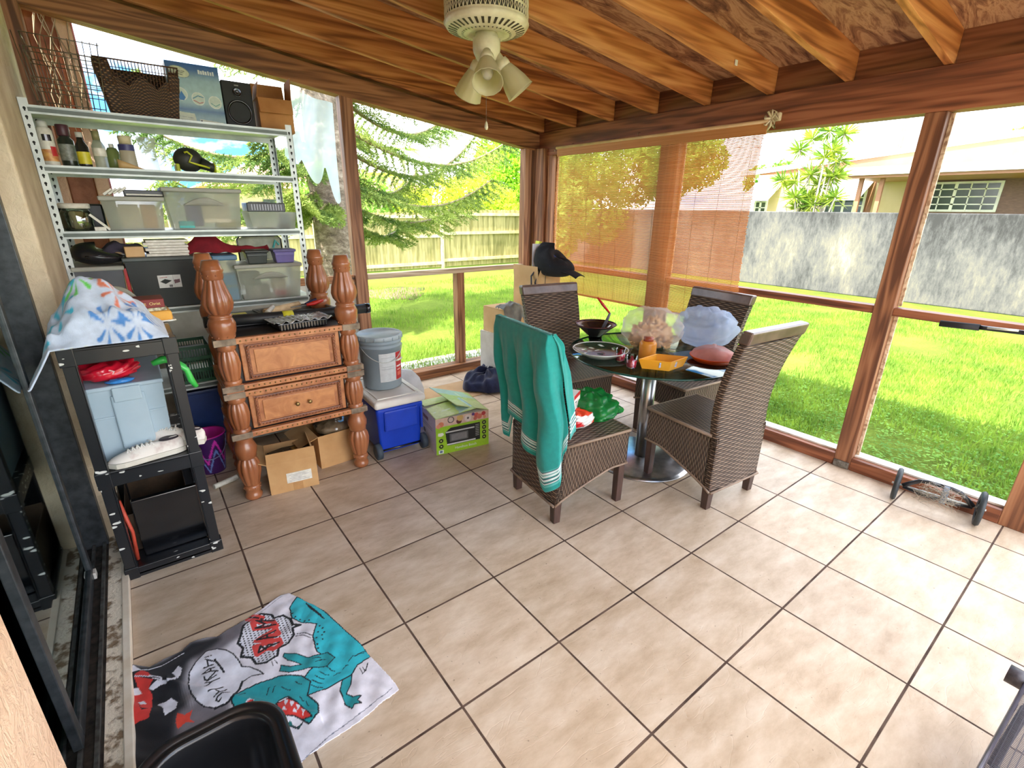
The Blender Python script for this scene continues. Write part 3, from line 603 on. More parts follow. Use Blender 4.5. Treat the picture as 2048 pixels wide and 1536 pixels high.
# ---------------------------------------------------------------- dining set
def wicker(nm='wicker', swap=False, RW=.013, PER=.075):
    m, t, b = mk(nm); tc = N(t, 'ShaderNodeTexCoord'); sp = N(t, 'ShaderNodeSeparateXYZ'); t.links.new(tc.outputs['UV'], sp.inputs[0])
    wob = noise(t, 9, det=2); u = math_(t, 'ADD', sp.outputs[0], math_(t, 'MULTIPLY', wob, .012)); v = math_(t, 'ADD', sp.outputs[1], math_(t, 'MULTIPLY', noise(t, 7, det=2, loc=(3, 1, 2)), .012))
    if swap: u, v = v, u
    row = math_(t, 'DIVIDE', v, RW); par = math_(t, 'MULTIPLY', math_(t, 'MODULO', math_(t, 'FLOOR', row), 2.), PI)
    rw = math_(t, 'SINE', math_(t, 'MULTIPLY', math_(t, 'FRACT', row), PI))
    cl = math_(t, 'SINE', math_(t, 'ADD', math_(t, 'MULTIPLY', u, 2*PI/PER), par)); cl = math_(t, 'ADD', .5, math_(t, 'MULTIPLY', cl, .5))
    h = math_(t, 'MULTIPLY', rw, math_(t, 'ADD', .35, math_(t, 'MULTIPLY', cl, .65)))
    n = noise(t, 5, det=3); hh = math_(t, 'MULTIPLY', h, math_(t, 'ADD', .55, math_(t, 'MULTIPLY', n, .9)))
    t.links.new(ramp(t, hh, [(.08, (38, 28, 23)), (.4, (84, 66, 54)), (.85, (146, 124, 104))]), b.inputs['Base Color']); b.inputs['Roughness'].default_value = .48
    bumpn(t, b, h, 1, .007); return m
WK = wicker(); WKS = wicker('wicker_upright', True, .0105, .06); WKR = M('dark_wood_rail', (112, 92, 82), (84, 66, 58), r=.35, sc=9, coat=.3); WL = M('dark_leg_wood', (84, 60, 52), (56, 40, 36), r=.4, sc=14, st=(3, 3, .4), coat=.2)
def chair(label, x, y, rz):
    t = thing('wicker_chair', label, 'chair', (x, y, 0), rz, 'wicker dining chairs around the glass table')
    D, Wb, ST = .50, .215, .455          # depth, half width, seat height; faces +x; origin mid footprint
    def wz(z): return Wb+.012+max(0, z-.45)*.045
    def xb(z): return -.245-.10*max(0, (z-.5)/.57)**1.6+.02*math.sin(min(1, max(0, z-.4)/.6)*PI)
    Hh = 1.0
    for nm, top0, top1 in (('backrest', .12, 1.0),):
        mb = MB()
        mb.grid(lambda u, v: (xb(.12+.88*v)-.012*math.sin(u*PI), (u*2-1)*wz(.12+.88*v), .12+.88*v), 14, 24, .46, .88)      # outer
        mb.grid(lambda u, v: (xb(.46+.54*v)+.042-.008*math.sin(u*PI), (1-u*2)*wz(.46+.54*v), .46+.54*v), 14, 16, .46, .54)   # inner
        for sg in (-1, 1):
            mb.grid(lambda u, v: (xb(.12+.88*v)+u*.042, sg*wz(.12+.88*v), .12+.88*v), 2, 24, .05, .88)
        mb.build('backrest', WK, t)
    mb = MB(); pr = []
    for i in range(9): u = i/8; pr.append((xb(1.0)-.012*math.sin(u*PI), (u*2-1)*(wz(1.0)+.004)))
    mb.hexa([(xb(1)-.012, -wz(1)-.004, 1.0), (xb(1)+.052, -wz(1)-.004, 1.0), (xb(1)+.052, wz(1)+.004, 1.0), (xb(1)-.012, wz(1)+.004, 1.0), (xb(1.07)-.012, -wz(1.07)-.004, 1.07), (xb(1.07)+.050, -wz(1.07)-.004, 1.075), (xb(1.07)+.050, wz(1.07)+.004, 1.075), (xb(1.07)-.012, wz(1.07)+.004, 1.07)])
    mb.build('top_rail', WKR, t, .014, seg=3)
    # skirts: lower edge rises from the back corners to the front legs
    def low(x): q = (x+.245)/.49; return .12+.17*min(1, q)**.8 if q < .75 else .12+.17*.75**.8-.0
    mb = MB()
    for sg in (-1, 1):
        mb.grid(lambda u, v: (-.245+.49*u, sg*(Wb+.012), low(-.245+.49*u)*(1-v)+ST*v), 16, 6, .49, .30)
        mb.grid(lambda u, v: (-.245+.49*u, sg*(Wb-.006), low(-.245+.49*u)*(1-v)+ST*v), 16, 2, .49, .30)
    mb.grid(lambda u, v: (.247+.006*math.sin(u*PI), (u*2-1)*(Wb+.012), (low(.24)+.05*math.sin(u*PI))*(1-v)+ST*v), 10, 6, .45, .2)
    mb.grid(lambda u, v: (.232, (u*2-1)*(Wb+.012), (low(.24)+.05*math.sin(u*PI))*(1-v)+ST*v), 10, 2, .45, .2)
    mb.build('skirt', WKS, t)
    mb = MB(); mb.grid(lambda u, v: (-.21+.465*u, (v*2-1)*(Wb+.014), ST+.012+.004*math.sin(u*PI)*math.sin(v*PI)), 12, 10, .47, .46)
    mb.grid(lambda u, v: (-.21+.465*u, (v*2-1)*(Wb+.014), ST-.012), 2, 2, .47, .46, flip=True)
    mb.build('seat', WK, t)
    mb = MB(); z = ST+.006
    mb.tube([(-.21, -Wb-.016, z), (.250, -Wb-.016, z), (.258, -Wb-.008, z), (.258, Wb+.008, z), (.250, Wb+.016, z), (-.21, Wb+.016, z)], .009, 6)
    for sg in (-1, 1): mb.tube([(-.25+.5*i/14, sg*(Wb+.015), low(-.245+.49*i/14)) for i in range(15)], .007, 6)
    mb.tube([(-.256, (i/6-.5)*2*(Wb+.012), .12) for i in range(7)], .007, 6)
    mb.tube([(.25, (i/10-.5)*2*(Wb+.012), low(.24)+.05*math.sin(i/10*PI)) for i in range(11)], .007, 6)
    mb.build('braided_edge', WK, t)
    for sx, z1 in ((-1, .16), (1, .40)):
        for sy in (-1, 1):
            MB().box(sx*.222, sy*(Wb-.016), z1/2, .05, .05, z1, tap=.2).build('leg', WL, t, .003)
    return t
CA = chair('wicker chair draped with the teal towel, a green bag on its seat', 2.115, -1.475, -.12)
CB = chair('high-backed wicker chair nearest the lawn, its bare woven back to the viewer', 2.885, -1.86, PI/2-.09)
CC = chair('wicker chair by the corner boxes, only its upper back showing over the towel', 2.82, -.72, -PI/2-.15)
CD = chair('wicker chair in front of the woven blind, dark and half hidden by clear plastic', 3.42, -1.33, PI-.10)
# table
tb = thing('glass_table', 'round clear glass dining table on a chrome column and disc base', 'table', (2.90, -1.42, 0))
GLS = glassm('table_glass', (222, 240, 232), .04)
CHR = M('brushed_chrome', (196, 198, 200), (170, 172, 176), r=.3, metal=1, sc=20, st=(1, 1, .2))
MB().lathe([(.0, .738), (.545, .738), (.55, .744), (.545, .75), (0, .75)], 64, cap=False).build('glass_top', GLS, tb)
MB().lathe([(.548, .7375), (.552, .744), (.548, .7505), (.544, .744), (.548, .7375)], 64, cap=False).build('green_edge', M('glass_edge', (40, 84, 74), (28, 64, 56), r=.1), tb)
MB().lathe([(.33, 0), (.33, .006), (.30, .014), (.08, .022), (.06, .026), (0, .026)], 64, -.05, -.03, 0).build('disc_base', CHR, tb)
MB().lathe([(.045, .02), (.045, .72)], 32, -.05, -.03).build('column', CHR, tb); MB().lathe([(.14, .72), (.14, .7385)], 32, -.05, -.03).build('top_plate', CHR, tb)
TZ = .7505
# ------------ things on the table
def on_table(u, v, z=TZ): q = onz(u, v, z); return (q.x, q.y, TZ)
# leafy serving bowl
q = on_table(1200, 712)
bw = thing('painted_platter', 'dark green leaf-patterned platter with yellow and red fruit at the table\'s left edge', 'platter', q)
pic = Pic(400, 400, (30, 60, 46))
for i in range(34):
    a = random.random()*2*PI; r_ = .18+.28*random.random(); x, y = .5+r_*math.cos(a), .5+r_*math.sin(a); b_ = random.random()*2*PI
    pts = [(x+.06*math.cos(b_)*c-.022*math.sin(b_)*s_, y+.06*math.sin(b_)*c+.022*math.cos(b_)*s_) for c, s_ in ((-1, 0), (-.3, 1), (.6, .8), (1, 0), (.6, -.8), (-.3, -1))]
    pic.poly(pts, random.choice([(222, 232, 222), (54, 110, 76), (90, 140, 100), (20, 40, 34), (190, 206, 190)]))
pic.disc(.40, .2, .10, (240, 190, 40)); pic.disc(.58, .22, .09, (214, 60, 40)); pic.disc(.5, .14, .05, (250, 220, 80))
def plat(u, v): a = u*2*PI; r_ = .02+.15*v; return (r_*math.cos(a), r_*math.sin(a), .012+.035*(v**3))
# polar picture: resample
pp = Pic(256, 128, (0, 0, 0)); uu = (np.arange(256)+.5)/256*2*PI; vv = (np.arange(128)+.5)/128*.5
xi = np.clip(((.5+vv[:, None]*np.cos(uu)[None])*400).astype(int), 0, 399); yi = np.clip(((.5+vv[:, None]*np.sin(uu)[None])*400).astype(int), 0, 399); pp.a = pic.a[yi, xi]
printed('glazed_face', plat, 128, 64, pp, vcol('glazed_print', r=.2, coat=.5), bw)
MB().lathe([(.05, 0), (.10, .004), (.17, .043), (.176, .05), (.171, .05), (.168, .043), (.10, .006), (0, .003)], 48, cap=False).build('base_dish', M('white_glaze', (230, 232, 226), r=.2, coat=.5), bw)
q = on_table(1183, 682); bk = thing('dark_bowl', 'dark glazed bowl behind the leaf-patterned platter', 'bowl', (q[0]+.14, q[1]+.10, TZ))
MB().lathe([(.05, 0), (.06, .008), (.13, .07), (.15, .085), (.145, .088), (.12, .07), (.05, .014), (0, .012)], 40, cap=False).build('bowl_shell', M('black_glaze', (38, 32, 34), (22, 18, 20), r=.15, coat=.5), bk)
MB().lathe([(.148, .083), (.153, .087), (.148, .092), (.143, .087), (.148, .083)], 40, cap=False).build('rim', M('maroon_glaze', (86, 36, 36), r=.2), bk)
# candles
PW = M('pink_wax', (226, 40, 96), (206, 30, 84), r=.4, sc=6, thru=.2)
def candle(u, v, r, h, lab):
    q = on_table(u, v); t = thing('jar_candle', lab, 'candle', q, group='pink jar candles on the glass table')
    MB().lathe([(0, .006), (r*.84, .006), (r*.90, h*.62), (0, h*.62)], 28, cap=False).build('pink_wax', PW, t)
    MB().lathe([(r*.86, 0), (r*.98, h), (r*.93, h), (r*.82, .004), (0, .004)], 28, cap=False).build('glass_cup', glassm('cup_glass', (245, 225, 232), .06) if 'cup_glass' not in MATS else MATS['cup_glass'], t)
    MB().tube([(0, 0, h*.62), (0, .001, h*.78)], .0015, 5).build('wick', M('black_wire', (50, 50, 52)), t)
candle(1262, 735, .033, .075, 'front pink candle in a clear cup, nearest the table edge'); candle(1240, 722, .031, .08, 'rear pink candle in a clear cup, beside the painted platter')
# yellow tray
q = on_table(1325, 735); yt = thing('yellow_container', 'bright yellow plastic box with a pale sheet showing in its side, on the table', 'box', q, -.45)
YL = M('yellow_plastic', (250, 186, 52), (240, 170, 36), r=.35, sc=4, thru=.2)
MB().lathe([(0, 0), (.12, 0), (.145, .06), (.137, .06), (.115, .006), (0, .006)], 4, cap=False, sx=1.1, sy=.62, smooth=False).build('tray_shell', YL, yt, .006)
MB().box(.0, -.056, .034, .11, .004, .032, R=rotm(.2, 0, .0).to_3x3()).build('side_label', M('pale_blue_label', (196, 204, 232), (150, 150, 190), sc=30, st=(1, 1, 4)), yt)
q = on_table(1290, 722); yj = thing('amber_jar', 'amber-yellow plastic jar standing behind the yellow box', 'jar', (q[0]+.04, q[1]+.02, TZ))
MB().lathe([(0, 0), (.05, 0), (.052, .02), (.052, .10), (.045, .115), (.02, .12), (0, .12)], 24).build('body', M('amber_plastic', (240, 170, 70), (222, 148, 50), r=.3, thru=.25), yj)
MB().lathe([(.030, .115), (.030, .14), (0, .142)], 24).build('lid', M('red_brown_lid', (160, 74, 50), r=.4), yj)
# orange lidded dish
q = on_table(1430, 728); od = thing('orange_dish', 'round orange dish with a clear dome lid at the table\'s right edge', 'dish', (q[0]+.05, q[1]+.05, TZ))
MB().lathe([(0, 0), (.11, .002), (.135, .028), (.138, .034), (.13, .034), (.105, .01), (0, .008)], 40, cap=False).build('dish', M('orange_plastic', (240, 104, 40), (226, 88, 30), r=.3, thru=.15), od)
MB().lathe([(.132, .034), (.118, .06), (.07, .085), (.012, .09), (.012, .105), (0, .108)], 40, cap=False).build('clear_lid', M('pink_film', (240, 206, 206), r=.12, thru=.4, alpha=.35), od)
MB().ball((0, 0, .03), .085, 14, sz=.4, jit=.1).build('pink_food', M('pink_salmon', (238, 170, 150), (220, 140, 124), sc=20), od)
# clear plastic bag of pasta-like snacks: a big crumpled clear bag in the middle
def crumple_bag(name, label, cat, loc, sx, sy, sz, mat, seed=1, rz=0, amp=.12, n=40):
    t = thing(name, label, cat, loc, rz); mb = MB()
    def f(u, v):
        a = u*2*PI; b = v*PI; 
        k = 1+amp*hn(3.1*math.cos(a)*math.sin(b)*2, 3.3*math.sin(a)*math.sin(b)*2, 5*math.cos(b), seed)+amp*.5*hn(9*math.cos(a), 8*math.sin(a), 9*math.cos(b), seed+3)
        p = abs(math.sin(b))**.75
        return (sx*p*math.cos(a)*k, sy*p*math.sin(a)*k, sz*(.5-.5*math.cos(b))*(1 if v < .9 else 1)*(1+.5*(k-1)))
    mb.grid(f, n, n*2//3); o = mb.build('bag_film', mat, t); return t
q = (3.02, -1.30, TZ)
FILM = M('clear_film', (244, 240, 236), (230, 224, 220), r=.12, sc=5, thru=.3, alpha=.12)
bg1 = crumple_bag('clear_snack_bag', 'large crumpled clear bag of tan crackers in the middle of the table', 'bag', q, .20, .20, .25, FILM, 2, .3)
mb = MB()
for i in range(230):
    a = random.random()*2*PI; r_ = random.random()**.5; mb.box(.16*r_*math.cos(a), .12*r_*math.sin(a), .015+.19*random.random()*(1-.5*r_), .05, .036, .01, R=rotm(random.random()*3, random.random()*3, random.random()*3).to_3x3())
o = mb.build('crackers', M('tan_cracker', (232, 196, 150), (214, 168, 118), r=.8, sc=14), bg1, .003); o['kind'] = 'stuff'
bg2 = crumple_bag('plastic_bag', 'pale blue-white crumpled clear plastic bag between the table and the dark chair back', 'bag', (3.30, -1.52, TZ), .17, .19, .26, M('blue_film', (214, 226, 246), (190, 206, 236), r=.12, sc=7, thru=.4, alpha=.32), 5, .2, .2)
# straw-like red tipped stick in a small vase
q = on_table(1215, 690); vs_ = thing('red_tipped_lighter', 'long dark lighter with a red tip leaning up behind the platter', 'lighter', (q[0]+.22, q[1]+.22, TZ))
MB().tube([(-.03, .03, .0), (.0, .0, .10), (.02, -.01, .16)], [.012, .012, .008], 8).build('handle', M('grey_handle', (120, 120, 132), r=.4), vs_)
MB().tube([(.02, -.01, .155), (-.02, .03, .22), (-.05, .06, .27)], [.006, .011, .006], 8).build('red_tip', M('red_plastic', (214, 44, 36), (190, 30, 26), r=.35), vs_)
# ------------ teal towel over chair A
TE = M('teal_terry', (20, 146, 138), (12, 120, 114), r=.9, sc=5, bump=.5, bsc=420, bd=.002, sheen=.4)
def teal_mat():
    return vcol('teal_terry_print', r=.95, bump=.6, sheen=.25, bsc=420)
tw = thing('teal_towel', 'teal bath towel with white and navy end stripes draped over the chair back', 'towel', (1.86, -1.47, 0.38))
pic = Pic(300, 700, (24, 152, 144))
for i, v_ in enumerate((.030, .045, .060, .075)): pic.rect(0, v_, 1, v_+.0065, (226, 244, 242)); pic.rect(0, v_+.0068, 1, v_+.0105, (10, 44, 70))
for i, v_ in enumerate((.915, .93, .945, .96)): pic.rect(0, v_, 1, v_+.0065, (226, 244, 242)); pic.rect(0, v_+.0068, 1, v_+.0105, (10, 44, 70))
pic.rect(0, .018, 1, .027, (90, 190, 184)); pic.rect(0, .084, 1, .090, (90, 190, 184)); pic.rect(0, .972, 1, .98, (90, 190, 184))
# the towel: u across the chair back (far to near), v from outer hem over the top to the inner hem
def tow(u, v):
    # outer drop length by u, a deep point near u=.72 and the far corner
    ol = np.interp(u, [0, .10, .17, .3, .5, .62, .76, .86, 1], [.66, .72, .52, .54, .66, .74, .86, .80, .60])
    il = np.interp(u, [0, .3, .7, 1], [.40, .42, .50, .54])
    ztop = 1.087-.0*u; tot = ol+il
    s_ = v*tot
    y = .285-.615*u
    if u > .86: y = .285-.615*.86-(u-.86)*.10            # near edge wraps round the side of the chair
    if u < .07: y = .285-.615*.07+(.07-u)*.1
    side = max(0, (u-.86)/.14); sidf = max(0, (.07-u)/.07)
    if s_ < ol:
        d = ol-s_; z = ztop-d; x = -.035-.03*min(1, d/.25)+.03*max(0, d-.55)/.3 + .105*min(1, d*5+.2)*0
        flap = min(1, d/.3)
        x += -.030*flap*math.sin(u*26+1.5*d)*(.4+.6*min(1, d/.6)) - .012*hn(u*14, d*6, 0, 3)*flap
        y += .016*flap*math.cos(u*26+d)+ .055*(d)*(u-.5)*-1*(.5)
        x += .11*side+.06*sidf
    else:
        d = s_-ol; z = ztop-d; x = .055+.02*min(1, d/.2)+.02*math.sin(u*22+2)*min(1, d/.3)
        y += .012*math.cos(u*22)*min(1, d/.3); x -= .03*side
    k = math.exp(-((s_-ol)/.035)**2)
    z += .008*(k-.4); x = x*(1-k*.6)+.0*k
    # the back reclines
    x += -.10*max(0, (z-.5)/.57)**1.6+.008*hn(u*31, z*5, 0, 7)*min(1, abs(s_-ol)/.2)
    y += .010*hn(z*9, u*4, 0, 2)
    return (x+.0, y, z-.38)
tw.rotation_euler = (0, 0, -.12)
to = printed('towel_cloth', lambda u, v: tow(u, v), 110, 240, pic, teal_mat(), tw, solid=.004)
# ------------ bags on chair A's seat
q = onz(1215, 835, .48); sk = thing('snack_bag', 'red, yellow and white crinkled snack bag on the towel-draped chair', 'bag', (2.10, -1.53, .472), -.3)
pic = Pic(200, 120, (228, 70, 40)); pic.poly([(0, .3), (.35, .1), (.5, .6), (.1, .9)], (250, 200, 60)); pic.poly([(.45, .2), (.8, .1), (.95, .7), (.6, .8)], (238, 236, 230)); pic.poly([(.5, .35), (.8, .3), (.75, .55), (.55, .6)], (206, 30, 36)); pic.disc(.3, .45, .09, (240, 110, 30))
def pil(sx, sy, sz, seed, amp=.1):
    def f(u, v):
        a = u*2*PI; b = v*PI; k = 1+amp*hn(7*math.cos(a), 7*math.sin(a), 7*math.cos(b), seed)
        return (sx*math.cos(a)*abs(math.sin(b))**.6*k, sy*math.sin(a)*abs(math.sin(b))**.6*k, sz*(1-math.cos(b))/2*k)
    return f
printed('bag_foil', pil(.11, .075, .10, 4), 60, 40, pic, vcol('foil_print', r=.3, coat=.4), sk)
bx = thing('small_carton', 'small white and red carton with black print, standing among the bags on the chair', 'box', (2.10, -1.50, .565), .5)
pic = Pic(160, 120, (240, 236, 230)); pic.rect(0, 0, 1, .25, (190, 40, 44)); pic.line([(.2, .8), (.2, .45), (.4, .45), (.4, .8)], .05, (30, 30, 30)); pic.line([(.55, .45), (.55, .8), (.8, .8)], .05, (30, 30, 30)); pic.rect(0, .9, 1, 1, (190, 40, 44))
MB().box(0, 0, .05, .11, .05, .10).build('carton', M('carton_white', (240, 236, 230)), bx, .002); printed('front_print', lambda u, v: (-.055+.11*u, -.0262, .10-.10*v), 80, 60, pic, vcol('paper_print', r=.5), bx)
GF = M('green_film', (50, 176, 84), (30, 140, 70), r=.2, sc=6, thru=.45, coat=.4, alpha=.8)
gb = crumple_bag('green_plastic_bag', 'shiny translucent green plastic bag on the towel-draped chair\'s seat', 'bag', (2.25, -1.50, .472), .13, .15, .16, GF, 9, .4, .22)
MB().tube([(.02, -.10, .10), (.07, -.16, .06), (.10, -.13, .02)], [.03, .02, .004], 8).build('bag_ear', GF, gb)
# ---------------------------------------------------------------- woven blind
bd = thing('woven_blind', 'orange matchstick roll-down blind hanging from the right header', 'blind', (3.80, -.43, 2.17))
BL = M('blind_reed', (240, 190, 130), (228, 166, 102), r=.5, sc=3, st=(1, .3, 40), thru=.5)
mb = MB(); z = -.06; i = 0
while z > -1.34:
    mb.box(.018*math.sin(z*3), .0+random.uniform(-.004, .004), z, .0022, 2.02+random.uniform(-.006, .006), .0066); z -= .0092; i += 1
mb.build('reeds', BL, bd)
mb = MB()
for k in range(11): mb.tube([(.018*math.sin(zz*3)-.003, -.95+1.9*k/10, zz) for zz in np.linspace(-.05, -1.34, 14)], .0018, 4)
mb.build('warp_strings', M('blind_string', (226, 176, 120), thru=.3), bd)
MB().box(0, 0, -.02, .012, 2.05, .085).build('valance', M('blind_valance', (222, 160, 96), (206, 140, 74), r=.5, sc=4, st=(1, .3, 30), thru=.3), bd, .003); MB().tube([(0, -1.03, .015), (0, 1.04, .015)], .013, 10).build('head_rod', M('pale_rod', (226, 190, 140), r=.4), bd)
MB().tube([(.0, -1.0, -1.345), (.0, 1.0, -1.345)], .01, 8).build('bottom_rod', BL, bd)
kn = thing('cord_bundle', 'knotted cream cord bundle hooked on the header at the blind\'s right end', 'cord', (3.82, -1.47, 2.20))
mb = MB()
for i in range(9):
    a = i*.9; mb.tube([(-.01, 0, 0), (-.03-.01*math.cos(a), .03*math.cos(a), .05*math.sin(a)), (-.02, .05*math.cos(a+.4), .06*math.sin(a+.5)-.01), (-.01, .01, -.02)], .007, 6)
mb.build('loops', M('cream_cord', (232, 220, 186), (206, 190, 150), sc=20), kn); MB().box(.015, -.02, .01, .03, .05, .05).build('cleat', M('cream_cord', (232, 220, 186)), kn, .006)
# screw hooks on the header
for y, z in ((.42, 2.215), (-.36, 2.23), (.66, 2.18)):
    tag(MB().tube([(0, 0, 0), (-.02, 0, 0), (-.03, 0, -.012), (-.02, 0, -.022)], .0025, 6).build('screw_hook', M('bright_steel', (210, 210, 205), r=.25, metal=.9), loc=(0, 0, 0)), {.42: 'small screw hook in the header above the blind\'s left part', -.36: 'small screw hook in the header above the blind\'s middle', .66: 'small screw hook in the header nearest the far corner'}[y], 'hook').location = (3.85, y, z)
# ---------------------------------------------------------------- ceiling fan (blades off)
FW = M('fan_enamel', (240, 236, 208), (214, 206, 170), r=.4, sc=10)
FDK = M('fan_vent_dark', (70, 64, 48), (50, 44, 34), sc=10)
fa = thing('ceiling_fan', 'bladeless cream ceiling fan with pierced housing and three ribbed glass shades', 'ceiling fan', (1.94, -.9, 0))
MB().lathe([(.08, 2.60), (.08, 2.64)], 24).build('mounting_plate', FW, fa)
MB().lathe([(0, 2.60), (.19, 2.60), (.205, 2.59), (.205, 2.505), (.20, 2.495), (0, 2.495)], 64, cap=False).build('inner_drum', FDK, fa)
mb = MB()
for z in (2.592, 2.548, 2.502): mb.lathe([(.206, z-.006), (.2085, z), (.206, z+.006)], 64, cap=False)
for k in range(60):
    a = 2*PI*k/60
    for z0, z1 in ((2.55, 2.59), (2.505, 2.546)):
        for s_ in (-1, 1):
            a1 = a+s_*.03; mb.tube([(.2075*math.cos(a), .2075*math.sin(a), z0), (.2085*math.cos(a1), .2085*math.sin(a1), (z0+z1)/2), (.2075*math.cos(a), .2075*math.sin(a), z1)], .0026, 4, caps=False)
mb.build('pierced_band', FW, fa)
MB().lathe([(.208, 2.50), (.214, 2.488), (.20, 2.468), (.13, 2.448), (.09, 2.444), (.085, 2.45), (.0, 2.45)], 64, cap=False).build('lower_housing', FW, fa)
mb = MB()
for k in range(36):
    a = 2*PI*k/36; R_ = rotm(0, .27, 0); 
    c, s_ = math.cos(a), math.sin(a)
    def pt(r_, w_, dz): return (c*r_-s_*w_, s_*r_+c*w_, dz)
    mb.add([pt(.148, -.005, 2.4515), pt(.192, -.007, 2.4645), pt(.192, .007, 2.4645), pt(.148, .005, 2.4515)], [(0, 1, 2, 3)]); mb.add([pt(.115, -.003, 2.4445), pt(.127, -.003, 2.4465), pt(.127, .003, 2.4465), pt(.115, .003, 2.4445)], [(0, 1, 2, 3)])
mb.build('vent_slots', FDK, fa)
MB().lathe([(.055, 2.455), (.058, 2.43), (.07, 2.425), (.07, 2.38), (.066, 2.365), (.05, 2.335), (.03, 2.325), (0, 2.322)], 32).build('switch_cup', FW, fa)
SHG = M('ribbed_glass', (246, 242, 214), (232, 226, 186), r=.3, sc=3, thru=.5, trans=.0, coat=.5)
for k, (az, lab) in enumerate(((-2.15, None), (-.55, None), (1.6, None), )):
    c, s_ = math.cos(az), math.sin(az); d = Vector((c*.62, s_*.62, -.78)).normalized(); o0 = Vector((c*.05, s_*.05, 2.36))
    Rq = Vector((0, 0, 1)).rotation_difference(d).to_matrix().to_4x4()
    def L(n, prof, m, fl=None, nn=48, cap=False):
        mb = MB(); mb.X = Matrix.Translation(o0) @ Rq; mb.lathe(prof, nn, flute=fl, cap=cap); return mb.build(n, m, fa)
    L('socket_arm', [(.022, -.01), (.024, .03), (.034, .032), (.038, .055), (.036, .07)], FW, cap=True)
    L('glass_shade', [(.030, .06), (.040, .075), (.052, .11), (.066, .155), (.074, .20), (.077, .205), (.074, .206), (.064, .155), (.049, .11), (.036, .075)], SHG, lambda a, z: 1+.012*math.sin(a*36))
    L('bulb', [(.012, .06), (.014, .08), (.028, .12), (.030, .14), (.022, .165), (0, .175)], M('clear_bulb', (246, 244, 226), r=.08, thru=.3, coat=.6), nn=20)
MB().tube([(.01, .02, 2.33), (.01, .02, 2.06)], .0012, 4).build('pull_chain', M('dull_steel', (150, 150, 145)), fa); MB().lathe([(0, 2.065), (.007, 2.05), (.010, 2.03), (.006, 2.02), (0, 2.02)], 12, .01, .02).build('chain_pull', FW, fa)
# ---------------------------------------------------------------- metal shelving
GAL = M('galvanised_steel', (206, 212, 208), (176, 184, 182), r=.4, metal=.35, sc=8)
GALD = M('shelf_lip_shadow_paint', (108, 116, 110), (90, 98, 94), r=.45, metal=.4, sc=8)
HOLE = M('post_hole', (36, 40, 40), (22, 24, 24), r=.8)
rk = thing('metal_shelving', 'tall galvanised slotted-post shelving unit filled with boxes against the far left corner', 'shelving', (0.63, .54, 0))
SH = [2.07, 1.80, 1.475, 1.03, .53, .10]
def lp(*a): return (a[0]-.63, a[1]-.63, a[2]-.54, a[3]-.54, a[4], a[5])
for px_, sx in ((.0, 1), (1.262, -1)):
    for py_, sy in ((.295, 1), (.785, -1)):
        mb = MB(); x1 = px_+.038*sx; y1 = py_+.038*sy
        mb.bb(*lp(min(px_, x1), max(px_, x1), min(py_, py_+.002*sy), max(py_, py_+.002*sy), 0, 2.10)); mb.bb(*lp(min(px_, px_+.002*sx), max(px_, px_+.002*sx), min(py_, y1), max(py_, y1), 0, 2.10))
        mb.m = 1
        for k in range(54):
            z = .04+k*.038; yy = py_-.0006 if sy > 0 else py_+.0006
            for dz, r_ in ((0, .0062), (-.009, .0036)):
                for (Yq) in (py_-.0008*sy, py_+.0028*sy):
                    mb.add([(px_+.019*sx-.63+r_*math.cos(a*PI/4), Yq-.54, z+dz+r_*1.15*math.sin(a*PI/4)) for a in range(8)], [tuple(range(8))])
                for Xq in (px_-.0008*sx, px_+.0028*sx):
                    mb.add([(Xq-.63, py_+.019*sy-.54+r_*math.cos(a*PI/4), z+dz+r_*1.15*math.sin(a*PI/4)) for a in range(8)], [tuple(range(8))])
        mb.build('slotted_post', [GAL, HOLE], rk)
for z in SH:
    mb = MB(); mb.bb(*lp(.004, 1.258, .30, .78, z-.004, z)); mb.bb(*lp(.03, 1.232, .298, .302, z-.036, z)); mb.bb(*lp(.03, 1.232, .778, .782, z-.036, z)); mb.bb(*lp(.03, 1.232, .302, .314, z-.036, z-.033))
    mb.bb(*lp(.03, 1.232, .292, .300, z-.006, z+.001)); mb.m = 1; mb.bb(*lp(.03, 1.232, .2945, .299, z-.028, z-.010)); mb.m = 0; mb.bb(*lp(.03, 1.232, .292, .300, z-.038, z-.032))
    mb.build('shelf', [GAL, GALD], rk)
def rbox(name, label, cat, x, y, z, sx, sy, sz, mat, rz=0, bev=.004, group=None, tap=0):
    t = thing(name, label, cat, (x, y, z), rz, group); MB().box(0, 0, sz/2, sx, sy, sz, tap=tap).build('body', mat, t, bev); return t
def pbox(t, n, x0, x1, y0, y1, z0, z1, m, bev=.001): return MB().bb(x0, x1, y0, y1, z0, z1).build(n, m, t, bev)
BLK = M('black_plastic', (34, 36, 38), (24, 25, 27), r=.4, sc=9, coat=.15); BLG = M('glossy_black', (24, 25, 28), (16, 17, 20), r=.15, coat=.6)
